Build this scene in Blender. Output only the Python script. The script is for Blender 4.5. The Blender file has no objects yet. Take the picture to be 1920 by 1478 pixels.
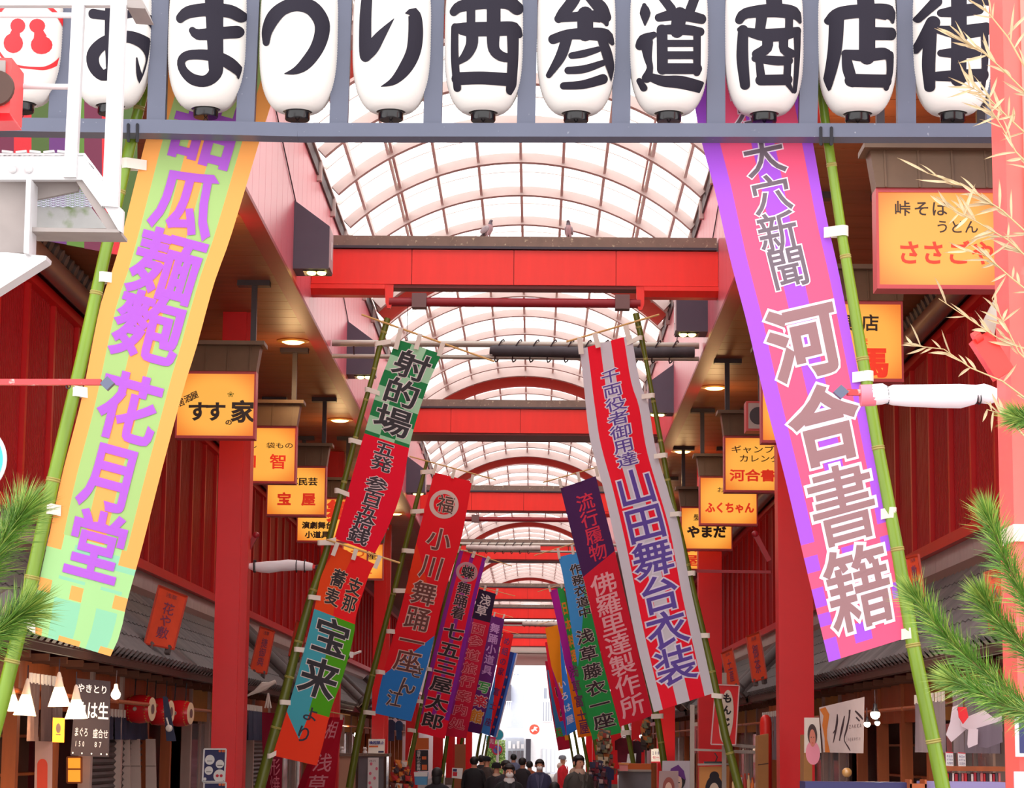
import bpy, bmesh, math, random
from mathutils import Vector, Matrix
from math import sin, cos, pi, radians, atan, atan2, sqrt, floor

# ------------------------------------------------------------------ camera, sky, sun, exposure
FPX, W_, H_ = 4400.0, 1920.0, 1478.0
VPX, VPY, ROLL, CZ = 1001.0, 1399.0, 0.45, 1.95
yc = Vector(((VPX - W_ / 2) / FPX, -(VPY - H_ / 2) / FPX, -1.0)).normalized()
zc = Vector((sin(radians(ROLL)), cos(radians(ROLL)), 0.0))
zc = (zc - yc * zc.dot(yc)).normalized()
xc = yc.cross(zc)
RW = Matrix((xc, yc, zc))            # rows: world axes in camera coordinates; camera vector -> world vector
CAM = Vector((0, 0, CZ))
scene = bpy.context.scene
col = scene.collection
cd = bpy.data.cameras.new('camera')
cam = bpy.data.objects.new('camera', cd)
col.objects.link(cam)
cd.sensor_fit = 'HORIZONTAL'
cd.sensor_width = 36.0
cd.lens = 36.0 * FPX / W_
cd.clip_end = 600
cam.matrix_world = Matrix.Translation(CAM) @ RW.to_4x4()
scene.camera = cam

world = bpy.data.worlds.new('overcast_sky')
scene.world = world
world.use_nodes = True
wn = world.node_tree
bg = wn.nodes['Background']
bg.inputs['Color'].default_value = (1.0, 0.985, 0.975, 1)
bg.inputs['Strength'].default_value = 1.75
sd = bpy.data.lights.new('sun', 'SUN')
sd.energy = 0.5
sd.angle = radians(25)
sd.color = (1.0, 0.97, 0.93)
sun = bpy.data.objects.new('sun', sd)
col.objects.link(sun)
sun.rotation_euler = (radians(48), 0, radians(-22))
vs = scene.view_settings
vs.view_transform = 'Standard'
vs.look = 'None'
vs.exposure = 0.6
vs.gamma = 1.0
vs.use_curve_mapping = False

# ------------------------------------------------------------------ helpers
def at(px, py, Y):
    """world point at depth Y that the pixel (px, py) of the photograph shows"""
    d = RW @ Vector(((px - W_ / 2) / FPX, -(py - H_ / 2) / FPX, -1.0))
    return CAM + d * (Y / d.y)

def atX(px, py, X):
    d = RW @ Vector(((px - W_ / 2) / FPX, -(py - H_ / 2) / FPX, -1.0))
    return CAM + d * (X / d.x)

def lin(c):
    return tuple(((v / 255.0) / 12.92 if v / 255.0 <= 0.04045 else ((v / 255.0 + 0.055) / 1.055) ** 2.4) for v in c) + (1.0,)

MATS = {}
def mat(name, rgb, rough=0.6, metal=0.0, vary=0.0, scale=6.0, emit=0.0, bump=0.0, spec=0.5, transl=0.0, dirt=None, stretch=None):
    """procedural material: one base colour with optional fine variation, stains and relief"""
    if name in MATS: return MATS[name]
    m = bpy.data.materials.new(name); m.use_nodes = True
    nt = m.node_tree; N = nt.nodes; L = nt.links
    b = N['Principled BSDF']
    c = lin(rgb)
    b.inputs['Base Color'].default_value = c
    b.inputs['Roughness'].default_value = rough
    b.inputs['Metallic'].default_value = metal
    b.inputs['Specular IOR Level'].default_value = spec
    src = None
    if vary or bump or dirt:
        tc = N.new('ShaderNodeTexCoord'); mp = N.new('ShaderNodeMapping'); nz = N.new('ShaderNodeTexNoise')
        L.new(tc.outputs['Object'], mp.inputs['Vector']); L.new(mp.outputs['Vector'], nz.inputs['Vector'])
        if stretch: mp.inputs['Scale'].default_value = stretch
        nz.inputs['Scale'].default_value = scale; nz.inputs['Detail'].default_value = 5
        if vary:
            hs = N.new('ShaderNodeHueSaturation'); mr = N.new('ShaderNodeMapRange')
            mr.inputs['To Min'].default_value = 1 - vary; mr.inputs['To Max'].default_value = 1 + vary
            mr.inputs['From Min'].default_value = 0.3; mr.inputs['From Max'].default_value = 0.7
            L.new(nz.outputs['Fac'], mr.inputs['Value']); L.new(mr.outputs['Result'], hs.inputs['Value'])
            hs.inputs['Color'].default_value = c; src = hs.outputs['Color']
        if dirt:
            n2 = N.new('ShaderNodeTexNoise'); n2.inputs['Scale'].default_value = dirt[1]; n2.inputs['Detail'].default_value = 8
            L.new(mp.outputs['Vector'], n2.inputs['Vector'])
            r2 = N.new('ShaderNodeMapRange'); r2.inputs['From Min'].default_value = dirt[2]; r2.inputs['From Max'].default_value = dirt[2] + 0.12
            L.new(n2.outputs['Fac'], r2.inputs['Value'])
            mx = N.new('ShaderNodeMix'); mx.data_type = 'RGBA'
            L.new(r2.outputs['Result'], mx.inputs['Factor'])
            if src: L.new(src, mx.inputs['A'])
            else: mx.inputs['A'].default_value = c
            mx.inputs['B'].default_value = lin(dirt[0]); src = mx.outputs['Result']
        if src: L.new(src, b.inputs['Base Color'])
        if bump:
            bp = N.new('ShaderNodeBump'); bp.inputs['Strength'].default_value = bump; bp.inputs['Distance'].default_value = 0.01
            L.new(nz.outputs['Fac'], bp.inputs['Height']); L.new(bp.outputs['Normal'], b.inputs['Normal'])
    if emit:
        b.inputs['Emission Color'].default_value = c; b.inputs['Emission Strength'].default_value = emit
    if transl:
        tr = N.new('ShaderNodeBsdfTranslucent'); mx = N.new('ShaderNodeMixShader')
        if src: L.new(src, tr.inputs['Color'])
        else: tr.inputs['Color'].default_value = c
        mx.inputs['Fac'].default_value = transl
        L.new(b.outputs[0], mx.inputs[1]); L.new(tr.outputs[0], mx.inputs[2]); L.new(mx.outputs[0], N['Material Output'].inputs['Surface'])
    MATS[name] = m
    return m

def tag(o, label=None, cat=None, group=None, kind=None):
    if label: o['label'] = label
    if cat: o['category'] = cat
    if group: o['group'] = group
    if kind: o['kind'] = kind
    return o

def thing(name, label, cat, loc=(0, 0, 0), group=None, kind=None):
    o = bpy.data.objects.new(name, None); col.objects.link(o); o.location = loc
    o.empty_display_size = 0.1
    return tag(o, label, cat, group, kind)

def wloc(o):
    p = Vector((0, 0, 0))
    while o is not None: p += Vector(o.location); o = o.parent
    return p

def link(name, me, parent=None, loc=(0, 0, 0)):
    """an object showing (shared) mesh data at a world place"""
    o = bpy.data.objects.new(name, me); col.objects.link(o)
    o.location = Vector(loc) - (wloc(parent) if parent else Vector((0, 0, 0)))
    if parent: o.parent = parent
    return o

class MB:
    def __init__(s): s.v = []; s.f = []; s.m = []
    def add(s, vs, fs, mi=0):
        n = len(s.v); s.v += [tuple(p) for p in vs]
        for f in fs: s.f.append(tuple(i + n for i in f)); s.m.append(mi)
        return s
    def box(s, a, b, mi=0):
        x0, y0, z0 = a; x1, y1, z1 = b
        if x0 > x1: x0, x1 = x1, x0
        if y0 > y1: y0, y1 = y1, y0
        if z0 > z1: z0, z1 = z1, z0
        return s.add([(x0, y0, z0), (x1, y0, z0), (x1, y1, z0), (x0, y1, z0), (x0, y0, z1), (x1, y0, z1), (x1, y1, z1), (x0, y1, z1)],
                     [(0, 3, 2, 1), (4, 5, 6, 7), (0, 1, 5, 4), (1, 2, 6, 5), (2, 3, 7, 6), (3, 0, 4, 7)], mi)
    def bar(s, p, q, w, h, mi=0, up=(0, 0, 1)):
        """a rectangular bar from p to q, w across, h along up"""
        p = Vector(p); q = Vector(q); d = (q - p).normalized(); up = Vector(up)
        sx = d.cross(up)
        sx = sx.normalized() if sx.length > 1e-4 else Vector((1, 0, 0))
        u = sx.cross(d).normalized(); vs = []
        for c in (p, q):
            for a, b in ((-1, -1), (1, -1), (1, 1), (-1, 1)): vs.append(c + sx * a * w / 2 + u * b * h / 2)
        return s.add(vs, [(0, 1, 2, 3), (7, 6, 5, 4), (0, 4, 5, 1), (1, 5, 6, 2), (2, 6, 7, 3), (3, 7, 4, 0)], mi)
    def tube(s, pts, r, n=8, mi=0, cap=True):
        pts = [Vector(p) for p in pts]; N = len(pts)
        if not isinstance(r, (list, tuple)): r = [r] * N
        base = len(s.v); prev = None
        for i, p in enumerate(pts):
            d = (pts[min(i + 1, N - 1)] - pts[max(i - 1, 0)]).normalized()
            if prev is None:
                a = Vector((0, 0, 1)) if abs(d.z) < 0.9 else Vector((1, 0, 0))
                x = d.cross(a).normalized()
            else:
                x = (prev - d * prev.dot(d)).normalized()
            y = d.cross(x); prev = x
            for k in range(n):
                t = 2 * pi * k / n
                s.v.append(tuple(p + (x * cos(t) + y * sin(t)) * r[i]))
        for i in range(N - 1):
            for k in range(n):
                a = base + i * n + k; b = base + i * n + (k + 1) % n
                s.f.append((a, b, b + n, a + n)); s.m.append(mi)
        if cap:
            s.f.append(tuple(base + k for k in range(n))[::-1]); s.m.append(mi)
            s.f.append(tuple(base + (N - 1) * n + k for k in range(n))); s.m.append(mi)
        return s
    def lathe(s, c, prof, n=24, mi=0, axis=None):
        """prof: (radius, height) pairs about a vertical axis at c"""
        c = Vector(c); base = len(s.v)
        A = axis.normalized() if axis else Vector((0, 0, 1))
        X = A.orthogonal().normalized() if axis else Vector((1, 0, 0)); Y = A.cross(X)
        for r, z in prof:
            for k in range(n):
                t = 2 * pi * k / n
                s.v.append(tuple(c + A * z + (X * cos(t) + Y * sin(t)) * max(r, 1e-4)))
        for i in range(len(prof) - 1):
            for k in range(n):
                a = base + i * n + k; b = base + i * n + (k + 1) % n
                s.f.append((a, b, b + n, a + n)); s.m.append(mi)
        return s
    def ell(s, c, r, n=10, mi=0):
        c = Vector(c); k = n // 2 + 1; base = len(s.v)
        for i in range(k + 1):
            a = pi * i / k
            for j in range(n):
                t = 2 * pi * j / n
                s.v.append((c.x + r[0] * sin(a) * cos(t), c.y + r[1] * sin(a) * sin(t), c.z + r[2] * cos(a)))
        for i in range(k):
            for j in range(n):
                p = base + i * n + j; q = base + i * n + (j + 1) % n
                s.f.append((p, p + n, q + n, q)); s.m.append(mi)
        return s
    def slab(s, pts, d, mi=0):
        """a flat outline given thickness by the vector d"""
        pts = [Vector(p) for p in pts]; n = len(pts); d = Vector(d)
        vs = pts + [p + d for p in pts]
        fs = [tuple(range(n)), tuple(range(2 * n - 1, n - 1, -1))] + [(i, i + n, (i + 1) % n + n, (i + 1) % n) for i in range(n)]
        return s.add(vs, fs, mi)
    def mesh(s, name, mats, origin=(0, 0, 0), smooth=False, fix=True):
        me = bpy.data.meshes.new(name)
        o = Vector(origin)
        me.from_pydata([(v[0] - o.x, v[1] - o.y, v[2] - o.z) for v in s.v], [], s.f)
        if not isinstance(mats, (list, tuple)): mats = [mats]
        for m in mats: me.materials.append(m)
        if len(mats) > 1: me.polygons.foreach_set('material_index', s.m)
        if fix:
            bm = bmesh.new(); bm.from_mesh(me); bmesh.ops.recalc_face_normals(bm, faces=bm.faces); bm.to_mesh(me); bm.free()
        if smooth:
            me.polygons.foreach_set('use_smooth', [True] * len(me.polygons))
            me.set_sharp_from_angle(angle=radians(40))
        me.update()
        return me
    def build(s, name, mats, parent=None, smooth=False, fix=True, loc=None):
        org = Vector(loc) if loc is not None else (wloc(parent) if parent else Vector((0, 0, 0)))
        return link(name, s.mesh(name, mats, org, smooth, fix), parent, org)

ORD = ['first', 'second', 'third', 'fourth', 'fifth', 'sixth', 'seventh', 'eighth', 'ninth', 'tenth', 'eleventh', 'twelfth']

# ------------------------------------------------------------------ lettering
GL = {}
def glyph(ch, bold=0.0, rx=3):
    """outline of one character as flat triangles: list of vertices in the em square (0..1) and faces"""
    key = (ch, bold, rx)
    if key in GL: return GL[key]
    c = bpy.data.curves.new('glyph', 'FONT'); c.body = ch; c.resolution_u = rx
    c.bevel_depth = bold; c.bevel_resolution = 2 if bold > .025 else 1
    o = bpy.data.objects.new('glyph', c)
    me = bpy.data.meshes.new_from_object(o)
    bpy.data.objects.remove(o); bpy.data.curves.remove(c)
    ok = [v.co.z > -1e-5 and -.2 < v.co.x < 1.25 and -.4 < v.co.y < 1.15 for v in me.vertices]
    keep = [p for p in me.polygons if all(ok[i] for i in p.vertices)]
    used = sorted({i for p in keep for i in p.vertices}); ix = {i: n for n, i in enumerate(used)}
    vs = [(me.vertices[i].co.x, (me.vertices[i].co.y - 0.375 + 0.5), me.vertices[i].co.z / bold if bold else 0.0) for i in used]
    fs = [tuple(ix[i] for i in p.vertices) for p in keep]
    bpy.data.meshes.remove(me)
    bm = bmesh.new(); bv = [bm.verts.new(v) for v in vs]
    for f in fs:
        try: bm.faces.new([bv[i] for i in f])
        except ValueError: pass
    for ax in (0, 1):
        for c in (.25, .5, .75):
            n = (1, 0, 0) if ax == 0 else (0, 1, 0)
            bmesh.ops.bisect_plane(bm, geom=bm.verts[:] + bm.edges[:] + bm.faces[:], plane_co=(c, c, 0), plane_no=n)
    bm.verts.index_update()
    vs = [tuple(v.co) for v in bm.verts]; fs = [tuple(v.index for v in f.verts) for f in bm.faces]; bm.free()
    GL[key] = (vs, fs)
    return GL[key]

def clean_name(n): return n

def put_text(mb, text, fn, bold, w=None, mi=0, eps=0.0008, rx=3):
    """text: list of (char, uc, vc, us, vs, rot); fn(u, v, n) -> world point, n metres towards the viewer"""
    for ch, uc, vc, us, vs_, rot in text:
        if ch in ' \u3000': continue
        V, F = glyph(ch, bold, rx)
        ca, sa = cos(radians(rot)), sin(radians(rot))
        out = []
        for x, y, z in V:
            a, b = x - 0.5, 0.5 - y
            a, b = a * ca - b * sa, a * sa + b * ca
            out.append(fn(uc + a * us, vc + b * vs_, z * eps))
        mb.add(out, F, mi)
    return mb

def column(s, uc, v0, v1, us, fill=0.94):
    """characters of s one below the other between v0 and v1"""
    n = len(s); h = (v1 - v0) / n
    return [(c, uc, v0 + h * (i + 0.5), us, h * fill / 0.92, 0) for i, c in enumerate(s)]

def rowtext(s, u0, u1, vc, vs_, fill=1.0):
    n = len(s); w = (u1 - u0) / n
    return [(c, u0 + w * (i + 0.5), vc, w * fill, vs_, 0) for i, c in enumerate(s)]
# ------------------------------------------------------------------ colours of the place
M_RED = mat('vermilion_paint', (232, 12, 24), 0.35, vary=0.05, scale=1.5)
M_REDB = mat('bright_red_beam_paint', (248, 44, 32), 0.4, vary=0.04, scale=2.0, dirt=((200, 150, 140), 9.0, 0.72), stretch=(4, 1, 0.5))
M_REDD = mat('dark_red_paint', (150, 18, 34), 0.45, vary=0.06)
M_REDW = mat('red_corrugated_steel', (186, 12, 28), 0.5, vary=0.08, scale=1.2, spec=.3)
M_REDM = mat('red_mullion_paint', (220, 24, 28), 0.4)
M_PINK = mat('rose_wall_panel', (230, 116, 130), 0.28, vary=0.04, scale=1.0)  # nearly even rose base colour, fairly glossy
M_GREY = mat('grey_cap_steel', (128, 108, 96), 0.7, vary=0.12, scale=5, dirt=((190, 178, 150), 22.0, 0.62))
M_DARK = mat('dark_slate_metal', (58, 54, 66), 0.5, vary=0.05)
M_SLATE = mat('blue_grey_frame_paint', (84, 88, 108), 0.45, vary=0.06, scale=3, dirt=((168, 168, 175), 30.0, 0.70))
M_RIB = mat('pale_rose_white_rib', (206, 184, 178), 0.5, vary=0.03)
M_BAR = mat('fine_grey_glazing_bar', (240, 228, 220), 0.5)
M_WHITE = mat('white_gloss_paint', (238, 236, 236), 0.35, vary=0.02)
M_WOODC = mat('brown_soffit_board', (150, 84, 52), 0.45, vary=0.12, scale=2, stretch=(0.3, 3, 1))
M_TILE = mat('dark_grey_roof_tile', (92, 82, 82), 0.55, vary=0.14, scale=7)
_n = M_TILE.node_tree.nodes; _l = M_TILE.node_tree.links
_h = [x for x in _n if x.type == 'HUE_SAT'][0]; _o = _n.new('ShaderNodeObjectInfo'); _r = _n.new('ShaderNodeMapRange')
_r.inputs['To Min'].default_value = 0.7; _r.inputs['To Max'].default_value = 1.25; _l.new(_o.outputs['Random'], _r.inputs['Value'])
_g = _n.new('ShaderNodeHueSaturation'); _l.new(_h.outputs['Color'], _g.inputs['Color']); _l.new(_r.outputs['Result'], _g.inputs['Value']); _l.new(_g.outputs['Color'], _n['Principled BSDF'].inputs['Base Color'])
M_CREAM = mat('pale_shopfront_wall_tile', (196, 186, 182), 0.6, vary=0.05)
M_STEEL = mat('galvanised_pipe', (172, 160, 150), 0.35, metal=0.4, vary=0.05)
M_BLACK = mat('black_gloss', (22, 20, 24), 0.2)
M_ROPE = mat('black_rope', (28, 26, 34), 0.8)
M_TAPE = mat('white_cloth_loop', (236, 224, 214), 0.8, transl=0.2)
M_CABLE = mat('dark_cable', (50, 30, 36), 0.6)
M_BROWN = mat('dark_brown_timber', (72, 44, 34), 0.6, vary=0.15, scale=4)
M_ORWOOD = mat('warm_stained_timber', (170, 84, 34), 0.5, vary=0.15, scale=3, stretch=(3, 3, 0.4))
M_SHUT = mat('dark_roller_shutter', (58, 50, 48), 0.5, vary=0.05)

# glazing: translucent white sheet that lets the sky through
M_PANE = bpy.data.materials.new('milky_roof_glazing'); M_PANE.use_nodes = True
_n = M_PANE.node_tree.nodes; _l = M_PANE.node_tree.links
_t = _n.new('ShaderNodeBsdfTransparent'); _t.inputs['Color'].default_value = (0.93, 0.93, 0.925, 1)
_d = _n.new('ShaderNodeBsdfTranslucent'); _d.inputs['Color'].default_value = (0.95, 0.94, 0.93, 1)
_m = _n.new('ShaderNodeMixShader'); _m.inputs['Fac'].default_value = 0.15
_l.new(_t.outputs[0], _m.inputs[1]); _l.new(_d.outputs[0], _m.inputs[2]); _l.new(_m.outputs[0], _n['Material Output'].inputs['Surface'])

# ------------------------------------------------------------------ ground
mb = MB(); mb.add([(-9, -6, 0), (9, -6, 0), (9, 260, 0), (-9, 260, 0)], [(0, 1, 2, 3)])
M_PAVE = mat('pale_paving', (158, 150, 146), 0.8, vary=0.08, scale=3)
_n = M_PAVE.node_tree.nodes; _l = M_PAVE.node_tree.links
_b = _n.new('ShaderNodeTexBrick'); _b.inputs['Scale'].default_value = 2.0
_b.inputs['Color1'].default_value = lin((168, 160, 154)); _b.inputs['Color2'].default_value = lin((146, 138, 136)); _b.inputs['Mortar'].default_value = lin((110, 104, 102))
_b.inputs['Mortar Size'].default_value = 0.015
_c = _n.new('ShaderNodeTexCoord'); _l.new(_c.outputs['Object'], _b.inputs['Vector']); _l.new(_b.outputs['Color'], _n['Principled BSDF'].inputs['Base Color'])
g = mb.build('ground', M_PAVE); g['kind'] = 'structure'

# ------------------------------------------------------------------ arcade measures
XL, XR = -3.15, 2.51            # inner faces of the two upper walls
XC = (XL + XR) / 2
ZS = CZ + 5.92                  # soffit height
ZT = CZ + 8.0                   # top of the upper walls
BEAMS = [32.0, 47.6, 63.6, 80.5, 102.5, 118.0, 134.0, 151.0]
Y0, Y1 = 18.0, 153.0

def wall_upper(side):
    X = XL if side < 0 else XR
    nm = 'left' if side < 0 else 'right'
    root = thing('wall_' + nm, None, None, (X, Y0, ZS), kind='structure')
    root['label'] = 'rose pink panelled upper wall on the %s of the arcade roof' % nm
    pm = MB().box((0, 0.006, 0), (side * 0.06, 0.594, ZT - ZS)).mesh('panel', M_PINK)
    y = Y0
    while y < 72:
        link('panel', pm, root, (X, y, ZS)); y += 0.6
    far = MB()
    while y < Y1:
        far.box((X, y + 0.008, ZS), (X + side * 0.06, y + 0.592, ZT)); y += 0.6
    o = far.build('panel_run', M_PINK, root); o['kind'] = 'stuff'
    MB().box((X + side * 0.06, Y0, ZS), (X + side * 0.12, Y1, ZT)).build('backing', M_REDD, root)
    # red edge under the wall, dark gutter and white rail on top
    MB().box((X - side * 0.012, Y0, ZS - 0.05), (X + side * 0.2, Y1, ZS + 0.0)).build('lower_trim', M_REDD, root)
    MB().box((X - side * 0.03, Y0, ZT), (X + side * 0.10, Y1, ZT + 0.2)).build('gutter', mat('dark_gutter', (82, 72, 74), 0.5), root)
    MB().box((X - side * 0.06, Y0, ZT + 0.2), (X + side * 0.10, Y1, ZT + 0.24)).build('rail', M_RIB, root)
    br = MB().box((0, 0, 0), (-side * 0.07, 0.1, 0.3)).mesh('bracket', M_RIB)
    y = Y0 + 1
    while y < 90:
        link('bracket', br, root, (X, y, ZT - 0.08)); y += 2.25
    # roof edge slab outside, closes the building off from the sky
    MB().box((X + side * 0.12, Y0, ZS + 0.12), (X + side * 6.0, Y1, ZS + 0.4)).build('outer_roof', M_DARK, root)
wall_upper(-1); wall_upper(1)

# ------------------------------------------------------------------ vaulted glass roof
HS = (XR - XL) / 2 - 0.02; RISE = 1.12; RR = (HS * HS + RISE * RISE) / (2 * RISE)
ZV = ZT + 0.22; ZCEN = ZV + RISE - RR; AMAX = math.asin(HS / RR)
def arc(t, dr=0.0):             # t in -1..1
    a = AMAX * t
    return XC + 0.04 + (RR + dr) * sin(a), ZCEN + (RR + dr) * cos(a)
vault = thing('ceiling', 'barrel vaulted glazed arcade roof with pale ribs', None, (XC, Y0, ZV), kind='structure')
def arch_mesh(w, d0, d1, name, m, n=28):
    mb = MB(); vs = []; fs = []
    for i in range(n + 1):
        t = -1 + 2 * i / n
        for y, dr in ((0, d0), (w, d0), (w, d1), (0, d1)):
            x, z = arc(t, dr); vs.append((x, y, z))
    for i in range(n):
        for k in range(4):
            a = i * 4 + k; b = i * 4 + (k + 1) % 4
            fs.append((a, b, b + 4, a + 4))
    fs += [(0, 1, 2, 3), (4 * n + 3, 4 * n + 2, 4 * n + 1, 4 * n)]
    mb.add(vs, fs)
    return mb.mesh(name, m, smooth=True)
rib_m = arch_mesh(0.13, -0.02, -0.17, 'rib', M_RIB)
bar_m = arch_mesh(0.03, -0.0, -0.05, 'glazing_bar', M_BAR)
RSP = 2.25
nr = int((Y1 - Y0) / RSP)
REDS = [28.6, 44.0, 58.6, 75.0, 97.0, 113.0, 129.0]
for i in range(nr + 1):
    y = Y0 + 0.3 + i * RSP
    link('rib', rib_m, vault, (0, y, 0))
    if y < 110: link('glazing_bar', bar_m, vault, (0, y + RSP / 2, 0))
red_m = arch_mesh(0.22, -0.02, -0.34, 'red_arch', mat('coral_arch_paint', (238, 92, 78), 0.4))
web_m = arch_mesh(0.9, -0.03, -0.10, 'arch_web', mat('pale_grey_arch_web', (196, 186, 172), 0.6))
wfl_m = arch_mesh(0.16, -0.02, -0.26, 'arch_flange', M_RIB)
for y in REDS:
    link('arch_flange', wfl_m, vault, (0, y - 1.1, 0))
    link('arch_web', web_m, vault, (0, y - 0.92, 0))
    link('red_arch', red_m, vault, (0, y, 0))
PUR = [-0.86, -0.66, -0.44, -0.22, 0.0, 0.22, 0.44, 0.66, 0.86]
for t in PUR:
    for dt, w in (((-0.008, 0.03), (0.014, 0.045)) if abs(abs(t) - 0.66) < 0.01 else ((0, 0.045),)):
        x, z = arc(t + dt, -0.03)
        MB().box((x - w / 2, Y0, z - 0.10), (x + w / 2, Y1, z)).build('purlin', M_BAR, vault)
edges = [-1] + PUR + [1]
npane = 0
rest = MB()
pm = {}
yy = Y0
pl = RSP / 2
while yy < Y1:
    for k in range(len(edges) - 1):
        ta, tb = edges[k] + 0.004, edges[k + 1] - 0.004
        if yy < 51.5:
            if k not in pm:
                vs = []
                for i in range(4):
                    x, z = arc(ta + (tb - ta) * i / 3, 0.012)
                    vs += [(x, 0.01, z), (x, pl - 0.01, z)]
                pm[k] = MB().add(vs, [(2 * i, 2 * i + 1, 2 * i + 3, 2 * i + 2) for i in range(3)]).mesh('pane', M_PANE, smooth=True)
            link('pane', pm[k], vault, (0, yy, 0)); npane += 1
        else:
            vs = []
            for i in range(3):
                x, z = arc(ta + (tb - ta) * i / 2, 0.012)
                vs += [(x, yy + 0.01, z), (x, yy + pl - 0.01, z)]
            rest.add(vs, [(2 * i, 2 * i + 1, 2 * i + 3, 2 * i + 2) for i in range(2)])
    yy += pl
o = rest.build('far_pane', M_PANE, vault); o['kind'] = 'stuff'

# ------------------------------------------------------------------ cross beams and columns
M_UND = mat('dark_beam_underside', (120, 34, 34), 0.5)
for i, y in enumerate(BEAMS):
    dp = 0.32 if i in (0, 2, 5) else 1.1
    root = thing('cross_beam', '%s red cross beam over the street with a grey stained cap, counted from the front' % ORD[i], 'beam', (XC, y, CZ + 6.33))
    zb = CZ + 6.33
    segs = [XL, -1.75, -0.33, 1.09, XR]
    pw = {}
    for a, b in zip(segs[:-1], segs[1:]):
        MB().box((a + 0.004, y, zb), (b - 0.004, y + 0.03, zb + 0.49)).build('face_panel', M_REDB, root)
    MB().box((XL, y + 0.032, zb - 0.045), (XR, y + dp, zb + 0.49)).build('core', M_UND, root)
    if i in (0, 2, 5):
        for a, b in ((XL, -2.12), (1.48, XR)):
            MB().slab([(a, y - 0.02, zb - 0.01), (a, y - 0.02, zb - 0.07), (a, y + 0.1, zb - 0.14), (a, y + 0.3, zb - 0.14), (a, y + 0.3, zb - 0.01)], (b - a, 0, 0)).build('light_trough', M_REDB, root)
        for x in (-2.06, 1.43):
            MB().slab([(x - 0.06, y + 0.02, zb - 0.0), (x + 0.06, y + 0.02, zb), (x + 0.05, y + 0.02, zb - 0.26), (x + 0.02, y + 0.02, zb - 0.34), (x - 0.02, y + 0.02, zb - 0.34), (x - 0.05, y + 0.02, zb - 0.26)], (0, 0.08, 0)).build('bracket', M_REDB, root)
        MB().tube([(-2.06, y + 0.06, zb - 0.24), (1.43, y + 0.06, zb - 0.24)], 0.065, 12).build('pipe', M_REDD, root, smooth=True)
        for x in (-1.64, 1.18):
            MB().box((x - 0.1, y - 0.04, zb - 0.33), (x + 0.1, y + 0.16, zb - 0.13)).build('clamp', mat('brown_rusty_clamp', (120, 92, 92), 0.6), root)
    MB().box((XL + 0.02, y - 0.05, zb + 0.5), (XR - 0.02, y + dp + 0.1, zb + 0.535)).build('cap_lip', M_DARK, root)
    MB().box((XL + 0.02, y - 0.03, zb + 0.535), (XR - 0.02, y + dp + 0.08, zb + 0.68)).build('cap', M_GREY, root)
    if i < 8:
        for s, xa, xb in ((-1, -4.36, -3.93), (1, 3.31, 3.78)):
            side = 'left' if s < 0 else 'right'
            root = thing('arcade_column', 'tall square vermilion column on the %s side, %s from the front' % (side, ORD[i]), 'column', ((xa + xb) / 2, y + 0.2, 0))
            MB().box((xa, y, 0.35), (xb - 0.1 if s < 0 else xb, y + 0.42, ZS)).build('shaft', M_RED, root)
            if s < 0: MB().box((xb - 0.1, y + 0.03, 0.35), (xb, y + 0.39, ZS)).build('edge_strip', M_REDM, root)
            MB().box((xa - 0.04, y - 0.04, 0), (xb + 0.04, y + 0.46, 0.35)).build('plinth', M_GREY, root)

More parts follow.
